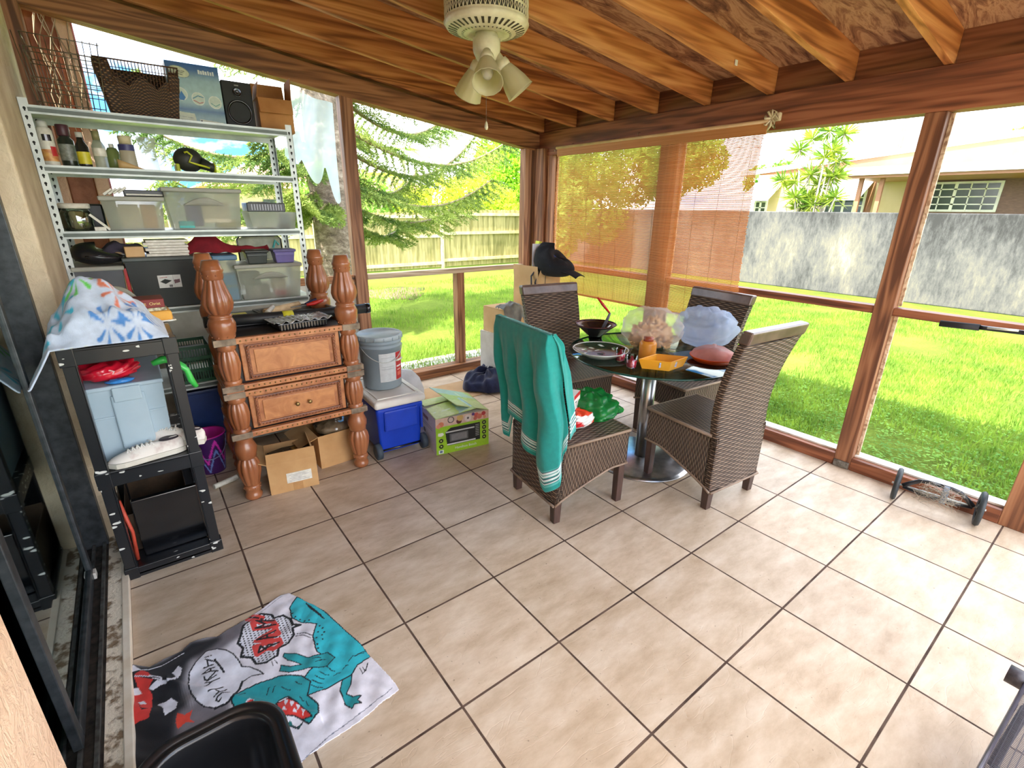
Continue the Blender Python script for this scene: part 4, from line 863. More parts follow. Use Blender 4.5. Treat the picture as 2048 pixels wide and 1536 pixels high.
# --- top shelf
z = 2.071
wt = thing('wire_rack', 'loose tangle of thin wire racks on the top shelf at the house wall', 'rack', (.21, .53, z))
WR = M('thin_wire', (150, 140, 120), (110, 100, 84), r=.35, metal=.6, sc=20); mb = MB()
for zz in (.01, .03, .12, .14, .25, .27, .33):
    for dy in (-.15, .15): mb.tube([(-.14, dy, zz), (.13+.1*zz, dy, zz-.01)], .0024, 4)
    for dx in (-.14, .13): mb.tube([(dx+.08*zz*(dx > 0), -.15, zz), (dx+.08*zz*(dx > 0), .15, zz)], .0024, 4)
for i in range(12):
    dx = -.14+.27*i/11; mb.tube([(dx, -.15, 0), (dx*1.2, -.15, .33)], .0018, 4); mb.tube([(dx, .15, 0), (dx*1.2, .15, .33)], .0018, 4)
mb.build('wires', WR, wt)
BRW = M('brown_wicker', (110, 82, 58), (70, 50, 36), r=.6, sc=4)
def brown_weave():
    m, t, b = mk('brown_weave'); tc = N(t, 'ShaderNodeTexCoord'); sp = N(t, 'ShaderNodeSeparateXYZ'); t.links.new(tc.outputs['UV'], sp.inputs[0])
    r1 = math_(t, 'DIVIDE', sp.outputs[1], .011); par = math_(t, 'MULTIPLY', math_(t, 'MODULO', math_(t, 'FLOOR', r1), 2.), PI)
    h = math_(t, 'MULTIPLY', math_(t, 'SINE', math_(t, 'MULTIPLY', math_(t, 'FRACT', r1), PI)), math_(t, 'ADD', .5, math_(t, 'MULTIPLY', .5, math_(t, 'SINE', math_(t, 'ADD', math_(t, 'MULTIPLY', sp.outputs[0], 2*PI/.03), par)))))
    t.links.new(ramp(t, h, [(.05, (40, 27, 20)), (.5, (96, 70, 50)), (.9, (150, 116, 84))]), b.inputs['Base Color']); b.inputs['Roughness'].default_value = .6; bumpn(t, b, h, .8, .004); return m
BWV = brown_weave()
bk = thing('wicker_basket', 'dark brown woven basket with a notched broken rim on the top shelf', 'basket', (.52, .52, z))
def topz(u): return .16 + (.11 if (u < .28 or .72 < u) else 0) - .06*math.exp(-((u-.5)/.1)**2)
mb = MB()
for yy, s_ in ((-.11, 1), (.11, -1)):
    mb.grid(lambda u, v: ((u*2-1)*(.15+.04*v), yy-.012*v*s_, v*(.27 if yy > 0 else (.27 if u < .2 else .15+.05*abs(math.sin(u*9))+(.05 if u > .85 else 0)))), 40, 16, .38, .27)
for xx in (-1, 1): mb.grid(lambda u, v: (xx*(.15+.04*v), (u*2-1)*(.11+.012*v*0), v*.27), 12, 16, .22, .27)
mb.bb(-.15, .15, -.11, .11, 0, .01); mb.build('woven_body', BWV, bk, solid=.006)
mb = MB()
for i in range(26): 
    x = -.185+.37*i/25; mb.tube([(x*.96, -.122, .15), (x, -.124, .27)], .0022, 4)
mb.tube([(-.19, -.124, .272), (.19, -.124, .272)], .004, 5); mb.tube([(-.188, -.124, .235), (.188, -.124, .235)], .002, 5); mb.build('open_rim_lattice', M('brown_stick', (96, 64, 44)), bk)
# blue glove box
gx = rbox('blue_box', 'blue and white printed cardboard box of disposable gloves on the top shelf', 'box', .797, .60, z, .27, .18, .33, M('light_blue_card', (150, 196, 214), (130, 176, 196)))
pic = Pic(270, 330, (170, 212, 216))
for j in range(330):
    v = j/330; c = np.interp(v, [0, .10, .25, .45, .62, .74, .85, 1], [0, .1, .75, .95, .85, .2, .8, 1]); pic.a[j, :] = (np.array(lin((22, 92, 160)))[:3]*(1-c)+np.array(lin((178, 214, 208)))[:3]*c)
th = np.linspace(0, 2*PI, 30)[:-1]
pic.poly([(.24+.19*math.cos(a), .15+.085*math.sin(a)+.02*math.cos(a)) for a in th], (214, 222, 186)); pic.line([(.24+.19*math.cos(a), .15+.085*math.sin(a)+.02*math.cos(a)) for a in th], .012, (120, 150, 150), closed=True)
for cx_, cy_ in ((.2, .50), (.52, .55), (.84, .58)):
    pic.poly([(cx_+.12*math.cos(a), cy_+.10*math.sin(a)) for a in th], (206, 224, 206)); pic.line([(cx_+.12*math.cos(a), cy_+.10*math.sin(a)) for a in th], .014, (236, 240, 226), closed=True)
pic.poly([(.13, .44), (.18, .5), (.22, .45), (.28, .55), (.24, .6), (.16, .6)], (20, 120, 190)); pic.line([(.42, .55), (.52, .5), (.62, .52)], .02, (90, 150, 170)); pic.line([(.43, .58), (.53, .62), (.6, .6)], .02, (190, 130, 120)); pic.line([(.76, .6), (.84, .64), (.93, .6)], .015, (90, 160, 150))
pic.poly([(.03, .78), (.40, .80), (.42, .97), (.05, .97)], (226, 232, 200)); pic.poly([(.48, .88), (.94, .91), (.96, .99), (.5, .99)], (232, 236, 210)); pic.line([(.52, .92), (.9, .95)], .008, (90, 110, 110)); pic.rect(.5, .9, .53, .93, (20, 40, 60)); pic.line([(.1, .86), (.36, .875)], .006, (150, 160, 140)); pic.line([(.1, .91), (.36, .925)], .006, (150, 160, 140))
for k, y_ in enumerate((.125, .15, .18)): pic.line([(.14+.02*k, y_), (.34-.02*k, y_+.015)], .012, (80, 84, 70))
for k in range(7): pic.rect(.60+.045*k, .085+.006*(k % 2), .632+.045*k, .145, (232, 240, 236))
printed('front_print', lambda u, v: (-.135+.27*u, -.0915, .33-.33*v), 200, 200, pic, vcol('gloss_print', r=.35), gx)

# speaker
sk_ = rbox('loudspeaker', 'black bookshelf loudspeaker between the blue box and the cardboard box', 'speaker', 1.02, .60, z, .165, .19, .27, M('speaker_black', (40, 42, 40), (28, 30, 28), r=.6))
mb = MB(); mb.X = T(0, -.096, .10) @ rotm(PI/2); mb.lathe([(.066, 0), (.070, .003), (.066, .006), (.060, .002), (.055, -.004), (.02, -.02), (0, -.014)], 40, cap=False); mb.build('woofer', BLG, sk_)
mb = MB(); mb.X = T(0, -.096, .21) @ rotm(PI/2); mb.lathe([(.024, 0), (.026, .003), (.022, .004), (.012, -.003), (0, .002)], 24, cap=False); mb.build('tweeter', BLG, sk_)
pbox(sk_, 'badge', -.012, .012, -.0965, -.095, .245, .252, M('grey_badge', (170, 170, 165)))
# cardboard helper
CARD = M('cardboard', (206, 164, 112), (186, 142, 92), r=.85, sc=5, bump=.15); CARDD = M('brown_card_inside', (178, 130, 86), (156, 110, 70), r=.9, sc=5)
def carton(name, label, x, y, z, sx, sy, sz, rz, flaps, group=None, mat=None, name_='cardboard_box'):
    t = thing(name_, label, 'box', (x, y, z), rz, group); th_ = .004; m = mat or CARD; a, b_ = sx/2, sy/2
    mb = MB(); mb.bb(-a, a, -b_, b_, 0, th_); mb.bb(-a, a, -b_, -b_+th_, 0, sz); mb.bb(-a, a, b_-th_, b_, 0, sz); mb.bb(-a, -a+th_, -b_, b_, 0, sz); mb.bb(a-th_, a, -b_, b_, 0, sz); mb.build('body', m, t, .001)
    for side, ang, L in flaps:
        mb = MB(); c, s_ = math.cos(ang), math.sin(ang)      # ang 0 = straight out, pi/2 = up
        if side in 'fb': q = -1 if side == 'f' else 1; P4 = [(-a, q*b_, sz), (a, q*b_, sz), (a*.97, q*(b_+L*c), sz+L*s_), (-a*.97, q*(b_+L*c), sz+L*s_)]
        else: q = -1 if side == 'l' else 1; P4 = [(q*a, -b_, sz), (q*a, b_, sz), (q*(a+L*c), b_*.97, sz+L*s_), (q*(a+L*c), -b_*.97, sz+L*s_)]
        nrm = (Vector(P4[1])-Vector(P4[0])).cross(Vector(P4[3])-Vector(P4[0])).normalized()*.0035
        mb.hexa([tuple(Vector(p)-nrm) for p in P4]+[tuple(Vector(p)) for p in P4]); mb.build('flap', m, t)
    return t
cb = carton('', 'torn open brown cardboard box at the right end of the top shelf', 1.225, .54, z, .20, .2, .19, -.06, [('l', 1.75, .09), ('b', 1.3, .12), ('r', 1.5, .13), ('f', -1.25, .09)], mat=M('amber_card', (206, 150, 92), (182, 124, 70), r=.85, sc=5, bump=.2))
# --- second shelf
z = 1.801
def bottle(label, x, y, prof, mat, cap=None, capm=None, lab=None, labm=None, name='bottle', group='bottles on the second shelf', lab2=None):
    t = thing(name, label, 'bottle', (x, y, z), 0, group); MB().lathe(prof, 24).build('body', mat, t)
    if cap: MB().lathe(cap, 20).build('cap', capm, t)
    if lab: MB().lathe(lab, 24, cap=False).build('label_band', labm, t)
    if lab2: MB().lathe(lab2[0], 24, cap=False).build('red_patch', lab2[1], t)
    return t
RC = M('red_print', (206, 44, 44), (180, 30, 34), r=.4); LW = M('label_white', (236, 234, 222), (214, 210, 196), r=.4, sc=40); LY = M('label_yellow', (226, 216, 60), (200, 190, 40), r=.4, sc=30); BLU = M('label_blue', (70, 70, 130), r=.4); CLB = M('clear_bottle', (226, 232, 216), (200, 208, 190), r=.1, sc=5, thru=.5, alpha=.55)
sc_ = bottle('tall white aerosol can with black oval logo and red-yellow label, nearest the house wall', .062, .36, [(.03, 0), (.033, .004), (.033, .165), (.026, .178), (.014, .182)], LW, [(.022, .18), (.022, .205), (.012, .21)], M('grey_cap', (214, 216, 208)), [(.0334, .02), (.0334, .075)], M('orange_label', (222, 170, 96), (190, 120, 70), r=.4, sc=40))
mb = MB(); mb.grid(lambda u, v: (.0338*math.cos(-1.9+u*1.1), .0338*math.sin(-1.9+u*1.1), .115+v*.03), 10, 2); mb.build('logo_patch', BLG, sc_); mb = MB(); mb.grid(lambda u, v: (.0342*math.cos(-1.2+u*.9), .0342*math.sin(-1.2+u*.9), .045+v*.045), 8, 2); mb.build('red_patch', RC, sc_)

bottle('dark bottle with a wide maroon cap beside the aerosol can', .135, .42, [(.033, 0), (.035, .01), (.035, .13), (.02, .15), (.02, .155)], M('dark_olive_glass', (52, 58, 50), (36, 42, 36), r=.2), [(.026, .15), (.028, .155), (.028, .20), (.026, .205)], M('maroon_cap', (84, 44, 54), r=.4), [(.0354, .03), (.0354, .11)], M('grey_label', (150, 156, 146), (110, 116, 108), sc=60, r=.4))
bottle('small dark bottle with a bright yellow label', .198, .37, [(.027, 0), (.028, .01), (.028, .10), (.014, .13), (.012, .15)], M('near_black_glass', (38, 38, 34), r=.2), [(.015, .145), (.015, .17)], M('grey_cap', (214, 216, 208)), [(.0284, .015), (.0284, .075)], LY)
bottle('clear squat bottle between the yellow-labelled and the tan-capped ones', .268, .40, [(.028, 0), (.03, .01), (.03, .11), (.016, .14)], CLB, [(.017, .14), (.017, .185)], M('olive_cap', (150, 146, 100)), [(.0304, .06), (.0304, .10)], LW)
bottle('clear bottle half full of green liquid', .325, .44, [(.028, 0), (.03, .01), (.03, .09), (.02, .11)], M('green_liquid_bottle', (170, 184, 120), (150, 164, 100), r=.15, thru=.5), [(.012, .11), (.012, .13)], LW)
bottle('white bottle with a broad cream cap and purple band', .39, .38, [(.036, 0), (.038, .01), (.036, .12), (.03, .13)], M('milky_plastic', (222, 216, 196), (206, 198, 176), r=.35, thru=.4), [(.029, .13), (.031, .165), (.028, .17)], M('cream_cap', (228, 216, 176)), [(.037, .095), (.037, .125)], BLU)
pt_ = bottle('tall clear glass pitcher with a flared lip', .49, .42, [(.04, 0), (.042, .01), (.038, .06), (.034, .11), (.044, .165), (.05, .172)], M('pitcher_glass', (236, 240, 234), r=.08, thru=.3, alpha=.35, coat=.5), name='pitcher'); MB().tube([(.04, 0, .15), (.075, 0, .13), (.075, 0, .06), (.042, 0, .03)], .005, 6).build('handle', MATS['pitcher_glass'], pt_)
sh_ = thing('tan_shell', 'tan folded paper scoop lying in front of the cream-capped bottle', 'scoop', (.385, .325, z), .2); MB().grid(lambda u, v: (-.05+.12*u, -.006*math.sin(u*PI), v*.045*(1-u)+.002), 6, 2).build('paper', M('tan_paper', (214, 178, 120)), sh_, solid=.002)
# goggles-like water toy
gg = thing('diving_mask', 'black and lime swim toy like a round mask with a snout', 'toy', (.69, .42, z), .1)
MB().ball((-.01, 0, .07), .068, 24, sx=1.15, sy=.7, sz=1).build('black_shell', M('matte_black', (52, 54, 46), (38, 40, 34), r=.5), gg)
MB().tube([(.05, -.02, .055), (.095, -.03, .035), (.11, -.03, .03)], [.035, .026, .03], 16).build('snout', M('matte_black', (52, 54, 46)), gg); LI = M('lime_rubber', (206, 216, 50), (180, 190, 40), r=.5)
MB().tube([(-.035, -.048, .105), (-.02, -.054, .11), (.0, -.056, .09), (-.02, -.058, .055), (.03, -.055, .042), (.085, -.05, .030)], .006, 8).build('lime_trim', LI, gg)
mb = MB(); mb.X = T(.113, -.03, .03) @ rotm(0, PI/2); mb.lathe([(.024, -.004), (.032, 0), (.030, .006), (.02, .006)], 20, cap=False); mb.build('lime_lip', LI, gg); MB().bb(-.085, -.065, -.03, .03, .0, .045).build('lime_foot', LI, gg, .006)
# --- third shelf
z = 1.476
jr = thing('storage_jar', 'wide clear jar with a white screw lid at the house-wall end of the third shelf', 'jar', (.10, .38, z))
MB().lathe([(.06, 0), (.066, .01), (.068, .09), (.055, .115)], 32).build('body', glassm('jar_glass', (206, 208, 186), .16), jr); MB().lathe([(.064, .115), (.068, .118), (.068, .138), (.06, .142), (0, .142)], 32).build('lid', LW, jr)
MB().lathe([(.02, .01), (.022, .06), (.034, .10), (0, .10)], 16).build('funnel_inside', M('cream_funnel', (220, 216, 180)), jr); MB().ball((.03, -.01, .03), .026, 10, sz=.7).build('green_lump', M('olive_lump', (120, 120, 60)), jr)
tag(MB().bb(-.1, .1, -.06, .06, 0, .14).build('black_case', BLK, loc=(0, 0, 0), bevel=.01), 'black case pushed behind the jar on the third shelf', 'case').location = (.12, .60, z)
wp = thing('white_paper_roll', 'slanting white paper strip leaning beside the jar', 'paper', (.185, .35, z)); MB().box(.01, 0, .045, .012, .02, .11, R=rotm(0, -.75, 0).to_3x3()).build('strip', LW, wp); MB().bb(-.02, .03, -.02, .02, 0, .02).build('base_strip', LW, wp)
TOT = M('frosted_plastic', (216, 218, 208), (200, 202, 192), r=.35, sc=3, thru=.3, alpha=.26); LIDM = M('frosted_lid', (206, 208, 196), (190, 192, 180), r=.4, thru=.3, alpha=.92)
def tote(label, x, y, z, sx, sy, sz, mat, lidm, contents=(), rz=0, tap=.12, lid=.012, handle=False, name='storage_tote', group=None, arch=0):
    t = thing(name, label, 'storage box', (x, y, z), rz, group)
    a, b_ = sx/2, sy/2; k = 1-tap; mb = MB()
    def ring(s_, z_, q=0): return [((-a+q)*s_, (-b_+q)*s_, z_), ((a-q)*s_, (-b_+q)*s_, z_), ((a-q)*s_, (b_-q)*s_, z_), ((-a+q)*s_, (b_-q)*s_, z_)]
    vs = ring(k, 0)+ring(1, sz)+ring(1, sz, .003)+ring(k, .003, .003)
    mb.add(vs, [(3, 2, 1, 0)]+[(i, (i+1) % 4, 4+(i+1) % 4, 4+i) for i in range(4)]+[(4+i, 4+(i+1) % 4, 8+(i+1) % 4, 8+i) for i in range(4)]+[(8+i, 8+(i+1) % 4, 12+(i+1) % 4, 12+i) for i in range(4)]+[(12, 13, 14, 15)])
    mb.build('tub', mat, t, .004)
    if lidm:
        mb = MB(); mb.bb(-a-.008, a+.008, -b_-.008, b_+.008, sz-.012, sz+lid); mb.build('lid', lidm, t, .006)
    if handle: 
        mb = MB(); mb.grid(lambda u, v: ((u-.5)*sx*.55, -b_*(1-tap*.25)-.012*math.sin(u*PI)*(.3+v), sz*(.62+.20*v*math.sin(u*PI))), 14, 3); mb.build('moulded_grip', lidm or mat, t, solid=.003)
    for i, (n, x0, x1, y0, y1, z0, z1, m) in enumerate(contents): pbox(t, n, x0, x1, y0, y1, z0, z1, m, .003)
    return t
CRM = M('cream_card', (236, 230, 206), (222, 214, 186), sc=5); ORG = M('pale_orange', (232, 196, 150), (216, 176, 128), sc=8); TEA = M('turquoise', (96, 200, 196), (70, 176, 176), sc=8); LAV = M('lavender', (150, 150, 190), (120, 120, 164), sc=8)
tote('smaller frosted tote with white and orange packs inside on the third shelf', .36, .45, z, .285, .26, .17, TOT, LIDM, [('white_card', -.07, .02, -.11, -.09, .01, .14, CRM), ('orange_pack', .03, .10, -.11, -.06, .01, .14, ORG), ('green_pack', -.115, -.08, -.1, .0, .01, .14, M('sage', (190, 206, 186)))])
tote('large frosted tote with curved grip, turquoise and lavender things inside, middle of the third shelf', .71, .45, z, .40, .28, .225, TOT, LIDM, [('lavender_cloth', -.10, -.02, -.11, -.02, .02, .15, LAV), ('turquoise_bits', -.15, -.07, -.125, -.09, .01, .05, TEA), ('white_sheet', -.02, .13, -.125, -.115, .04, .16, CRM), ('cream_pack', .05, .16, -.10, .0, .01, .06, M('pale_yellow', (232, 224, 160)))], handle=True)
tote('shallow clear bin of small black hardware at the right end of the third shelf', 1.085, .43, z, .29, .24, .105, TOT, None, [('black_hardware', .03, .10, -.10, -.04, .006, .03, BLK), ('white_strips', -.10, .0, -.10, -.06, .006, .014, CRM), ('blue_sheet', .06, .12, -.05, .0, .02, .095, M('sky_blue', (150, 190, 214)))], name='shallow_bin')
tb2 = rbox('black_tool_case', 'ribbed black plastic case resting on the shallow clear bin', 'case', 1.06, .44, z+.106, .23, .17, .055, BLK); mb = MB()
for i in range(12): mb.bb(-.09+.016*i, -.084+.016*i, -.088, -.085, .01, .045)
mb.build('ribs', BLG, tb2); pbox(tb2, 'lid_papers', -.08, .03, -.07, .06, .056, .062, M('grey_papers', (150, 164, 170), (90, 80, 110), sc=20))
bp = rbox('black_binder', 'black binder lying on the left frosted tote', 'binder', .43, .46, z+.183, .2, .2, .035, BLK); pbox(bp, 'page_edge', -.09, .08, -.101, -.099, .005, .014, LW)
for i in range(4): tag(MB().box(0, 0, 0, .012, .16, .05, R=rotm(0, .95, 0).to_3x3()).build('white_booklet', LW), ('leftmost', 'second', 'third', 'rightmost')[i]+' of four white booklets slanting on the left frosted tote', 'booklet', 'slanting white booklets').location = (.26+.022*i, .44, z+.204+.004*i)
# --- fourth shelf
z = 1.031
GRT = M('smoky_plastic', (150, 154, 160), (130, 134, 142), r=.3, sc=3, thru=.3, alpha=.7)
tote('smoky grey see-through tote at the house-wall end of the fourth shelf', .135, .46, z, .215, .34, .245, GRT, LIDM, [('grey_things', -.08, .08, -.13, .1, .01, .16, M('grey_things', (120, 122, 130), (90, 90, 100), sc=10))])
bt = tote('big black tote with a white product label on the fourth shelf', .435, .48, z, .36, .36, .285, M('tote_black', (44, 50, 50), (34, 38, 38), r=.4, sc=4), M('tote_lid_grey', (84, 92, 90), (66, 74, 72), r=.4), tap=.10)
pic = Pic(120, 80, (226, 228, 224)); pic.rect(0, 0, .65, 1, (238, 240, 236)); pic.poly([(.08, .5), (.3, .3), (.6, .45), (.3, .7)], (40, 46, 46)); pic.poly([(.68, .4), (.95, .35), (.95, .6), (.7, .7)], (120, 90, 96)); pic.line([(.1, .2), (.4, .16)], .03, (190, 110, 110)); pic.rect(.45, .78, .6, .95, (120, 120, 120)); pic.line([(.66, 0), (.66, 1)], .01, (180, 180, 180))
printed('product_label', lambda u, v: (-.04+.115*u, -.178+.008*v, .19-.075*v), 80, 54, pic, vcol('paper_print', r=.5), bt)
rs = tag(MB().bb(-.008, .008, -.15, .15, 0, .24).build('red_folder', RC, bevel=.002), 'red folder wedged between the smoky tote and the black tote', 'folder'); rs.location = (.252, .46, z)
bc = tote('clear canister box with blue lid and bright blue pack inside, behind the bedpost', .765, .46, z, .125, .26, .27, TOT, M('denim_blue_lid', (84, 128, 160), (66, 108, 140), r=.4), [('blue_pack', -.045, .05, -.115, .0, .005, .17, M('cyan_card', (30, 160, 214), (20, 140, 196), r=.4))], tap=.08, lid=.02)
pic_y = pbox(bc, 'yellow_stripe', -.045, .05, -.1165, -.1155, .09, .098, LY)
ct = tote('large clear tote with pink and white odds and ends, right end of the fourth shelf', 1.012, .45, z, .40, .30, .215, TOT, LIDM, [('grey_carton', -.15, -.01, -.12, -.06, .01, .09, M('grey_carton', (196, 196, 180), (176, 176, 158), sc=14)), ('white_notice', .0, .09, -.125, -.115, .06, .14, CRM), ('pink_cloth', .02, .09, -.12, -.06, .01, .05, M('pink_cloth', (220, 120, 120), (200, 90, 96), sc=20)), ('white_cloth', .09, .17, -.11, .0, .01, .06, LW), ('green_lump', -.16, -.05, -.08, .05, .09, .17, M('sage', (190, 206, 186)))], handle=True)
z2 = z+.285+.012
sb = thing('soft_black_bag', 'glossy black rounded bag lying on the smoky tote', 'bag', (.135, .42, z+.262)); mb = MB(); mb.grid(lambda u, v: (.12*math.cos(u*2*PI)*math.sin(v*PI)**.7+.01, .14*math.sin(u*2*PI)*math.sin(v*PI)**.7, .045*(1-math.cos(v*PI))*(1-.35*math.cos(u*2*PI))), 28, 14); mb.build('shell', M('bag_vinyl', (40, 40, 44), (26, 26, 30), r=.3, sc=6), sb); MB().tube([(-.04, -.13, .05), (.03, -.135, .055), (.10, -.09, .04), (.03, -.13, .03), (-.04, -.13, .04)], .003, 5).build('piping', BLG, sb)
pc_ = thing('plum_cloth', 'crumpled dark plum cloth between the black bag and the white stack', 'cloth', (.26, .50, z2)); mb = MB(); mb.grid(lambda u, v: (-.13+.26*u, -.08+.16*v, .02+.055*math.sin(u*PI)*math.sin(v*PI)+.02*hn(u*9, v*7, 0, 2)), 26, 16); mb.build('fabric', M('plum_fabric', (92, 84, 100), (66, 58, 74), r=.9, sc=8), pc_, solid=.004)
kb = rbox('small_kraft_box', 'small plain kraft box on the black tote\'s left edge', 'box', .315, .36, z2+.001, .09, .07, .058, M('kraft', (222, 184, 136), (206, 166, 116), r=.8), .05)
for i, (dx, w_, l_) in enumerate(((0, .21, .016), (.008, .20, .015), (-.004, .21, .017), (.01, .20, .014), (-.01, .205, .017), (.004, .21, .014))):
    o = MB().box(0, 0, l_/2, w_, .16, l_-.0012).build('white_book', LW, bevel=.002); o.location = (.475+dx, .39+.004*(i % 2), z2+.001+sum((.016, .015, .017, .014, .017, .014)[:i])); o.rotation_euler = (0, 0, .03*(i % 3-1))
    tag(o, ('lowest', 'second lowest', 'third from the bottom', 'third from the top', 'second from the top', 'topmost')[i]+' white book in the stack on the black tote', 'book', 'white books stacked on the black tote')
rc = thing('red_cloth', 'dark red cloth trailing over the totes behind the small boxes', 'cloth', (.80, .50, z+.30)); mb = MB(); mb.grid(lambda u, v: (-.24+.50*u, -.07+.14*v, (.10*math.exp(-((u-.28)/.16)**2)+.035)*math.sin(PI*min(1, max(0, v)))*1+.018*hn(u*12, v*6, 0, 5)-.01*u), 40, 14); mb.build('fabric', M('maroon_fabric', (150, 28, 42), (116, 16, 30), r=.9, sc=9), rc, solid=.004)
def lidded(label, x, m, m2, name):
    t = thing(name, label, 'box', (x, .36, z+.215+.0125), .0); mb = MB(); mb.box(0, 0, .036, .13, .11, .072, tap=.16).build('tub', m, t, .006); MB().box(0, 0, .08, .145, .125, .018).build('lid', m2, t, .006); MB().box(0, -.055, .058, .12, .01, .014).build('rib', m, t, .002); return t
lidded('small black lidded box on the clear tote, left of the purple one', .95, M('slate_black', (54, 62, 60), (44, 50, 48), r=.4), BLK, 'lidded_box'); lidded('small purple lidded box on the clear tote', 1.12, M('purple_plastic', (130, 120, 184), (112, 104, 166), r=.4), M('purple_lid', (112, 104, 160), r=.4), 'lidded_box')
hb_ = thing('clear_handled_bag', 'clear plastic zip bag with black piping behind the two small lidded boxes', 'bag', (1.03, .60, z+.2285)); mb = MB(); mb.grid(lambda u, v: (-.14+.28*u, .02*math.sin(u*PI)-.02, .16*v*(1-.1*(2*u-1)**4)), 20, 8); mb.build('clear_panel', M('milky_film', (206, 206, 196), (176, 176, 166), r=.2, sc=14, thru=.5, alpha=.8), hb_, solid=.002); MB().tube([(-.14, -.02, .0), (-.14, -.02, .14), (-.12, -.01, .16), (.12, -.01, .16), (.14, -.02, .14), (.14, -.02, .0)], .005, 6).build('piping', BLG, hb_); MB().tube([(.08, -.03, .08), (.10, -.03, .13), (.12, -.03, .10)], .008, 6).build('teal_strap', TEA, hb_)
# --- fifth shelf
z = .531
gbk = thing('green_basket', 'dark green slotted plastic basket on the fifth shelf', 'basket', (.47, .44, z)); GG = M('bottle_green', (30, 96, 62), (20, 76, 48), r=.4); mb = MB()
for yy in (-.13, .13):
    for i in range(16): mb.bb(-.11+.0145*i, -.105+.0145*i, yy-.002, yy+.002, .02, .23)
    for zz in (.0, .07, .15, .22): mb.bb(-.115, .118, yy-.003, yy+.003, zz, zz+.02)
for xx in (-.115, .115):
    for i in range(16): mb.bb(xx-.002, xx+.002, -.13+.0172*i, -.125+.0172*i, .02, .23)
    for zz in (.0, .07, .15, .22): mb.bb(xx-.003, xx+.003, -.13, .13, zz, zz+.02)
mb.bb(-.11, .11, -.13, .13, 0, .004); mb.build('slotted_shell', GG, gbk)
pbox(gbk, 'clear_lid_inside', -.1, .1, -.1, .1, .15, .20, M('grey_mist', (150, 160, 160), thru=.3))
rbox('dark_box_low', 'dark box in the shadows at the left of the fifth shelf', 'box', .17, .50, z, .25, .28, .26, BLK)
rbox('dark_box_low', 'dark box behind the carved chest on the fifth shelf', 'box', .9, .56, z, .5, .3, .3, M('dark_navy_plastic', (34, 44, 70), (26, 34, 56), r=.4))
tote('dark blue tote on the bottom shelf beside the purple pail', .47, .47, .101, .24, .32, .36, M('navy_tote', (34, 62, 120), (24, 48, 98), r=.35), M('navy_lid', (30, 54, 106), r=.35), tap=.08)
rbox('dark_box_low', 'long dark box on the bottom shelf behind the carved chest', 'box', .95, .54, .101, .5, .34, .30, BLK)
# ---------------------------------------------------------------- black plastic shelf stand
ps = thing('plastic_shelf_stand', 'paint-spattered black plastic shelf stand beside the sliding door', 'shelf', (.185, -.53, 0))
def spatter():
    m, t, b = mk('spattered_black'); tc = N(t, 'ShaderNodeTexCoord'); v = N(t, 'ShaderNodeTexVoronoi'); v.inputs['Scale'].default_value = 44; mp = N(t, 'ShaderNodeMapping'); mp.inputs['Scale'].default_value = (.35, 1, 1); t.links.new(tc.outputs['Object'], mp.inputs[0]); t.links.new(mp.outputs[0], v.inputs['Vector'])
    n = noise(t, 7, det=2); f = math_(t, 'MULTIPLY', math_(t, 'LESS_THAN', v.outputs['Distance'], .26), math_(t, 'GREATER_THAN', n, .54)); mx = N(t, 'ShaderNodeMix', data_type='RGBA'); t.links.new(f, mx.inputs['Factor']); mx.inputs['A'].default_value = lin((22, 25, 30)); mx.inputs['B'].default_value = lin((214, 214, 208)); t.links.new(mx.outputs['Result'], b.inputs['Base Color']); b.inputs['Roughness'].default_value = .33; b.inputs['Coat Weight'].default_value = .2; return m
SP = spatter()
for i, (z0, z1) in enumerate(((.0, .055), (.475, .545), (1.02, 1.085))):
    mb = MB(); mb.bb(-.19, .19, -.30, .30, z1-.012 if i else z0+.012, z1 if i else z0+.024)
    for y0, y1 in ((-.30, -.285), (.285, .30)): mb.bb(-.165, .165, y0, y1, z0, z1-.004)
    for x0, x1 in ((-.19, -.178), (.178, .19)): mb.bb(x0, x1, -.27, .27, z0, z1-.004)
    for sx in (-1, 1):
        for sy in (-1, 1): mb.box(sx*.168, sy*.278, (z0+z1)/2, .052, .052, z1-z0+.006)
    mb.build('tier', SP, ps, .003)
for sx in (-1, 1):
    for sy in (-1, 1):
        for z0, z1 in ((.055, .475), (.545, 1.02)):
            mb = MB(); mb.box(sx*.168, sy*.278, (z0+z1)/2, .04, .04, z1-z0+.01); mb.box(sx*.168-sx*.022, sy*.278, (z0+z1)/2, .004, .048, z1-z0+.01); mb.build('corner_post', SP, ps, .004)
MB().bb(-.15, .15, .292, .298, .07, .47).build('dark_back_panel', BLG, ps)
# things on it
z = 1.087
pic = Pic(400, 300, (212, 226, 246))
def flower(cx_, cy_, r_, c, n=7):
    for k in range(n):
        a = 2*PI*k/n+random.random()*.3; a2 = a+.25; pic.poly([(cx_+.15*r_*math.cos(a), cy_+.2*r_*math.sin(a)), (cx_+r_*math.cos(a-.16), cy_+1.33*r_*math.sin(a-.16)), (cx_+1.1*r_*math.cos(a), cy_+1.45*r_*math.sin(a)), (cx_+r_*math.cos(a+.16), cy_+1.33*r_*math.sin(a+.16))], c)
for c, cs in (((60, 196, 226), ((.3, .35), (.12, .2), (.35, .6))), ((232, 130, 96), ((.62, .62), (.70, .42))), ((90, 150, 220), ((.85, .3), (.8, .12), (.6, .12))), ((230, 226, 110), ((.45, .85), (.3, .9))), ((110, 214, 96), ((.45, .52), (.2, .78)))):
    for cx_, cy_ in cs: flower(cx_, cy_, .11, c)
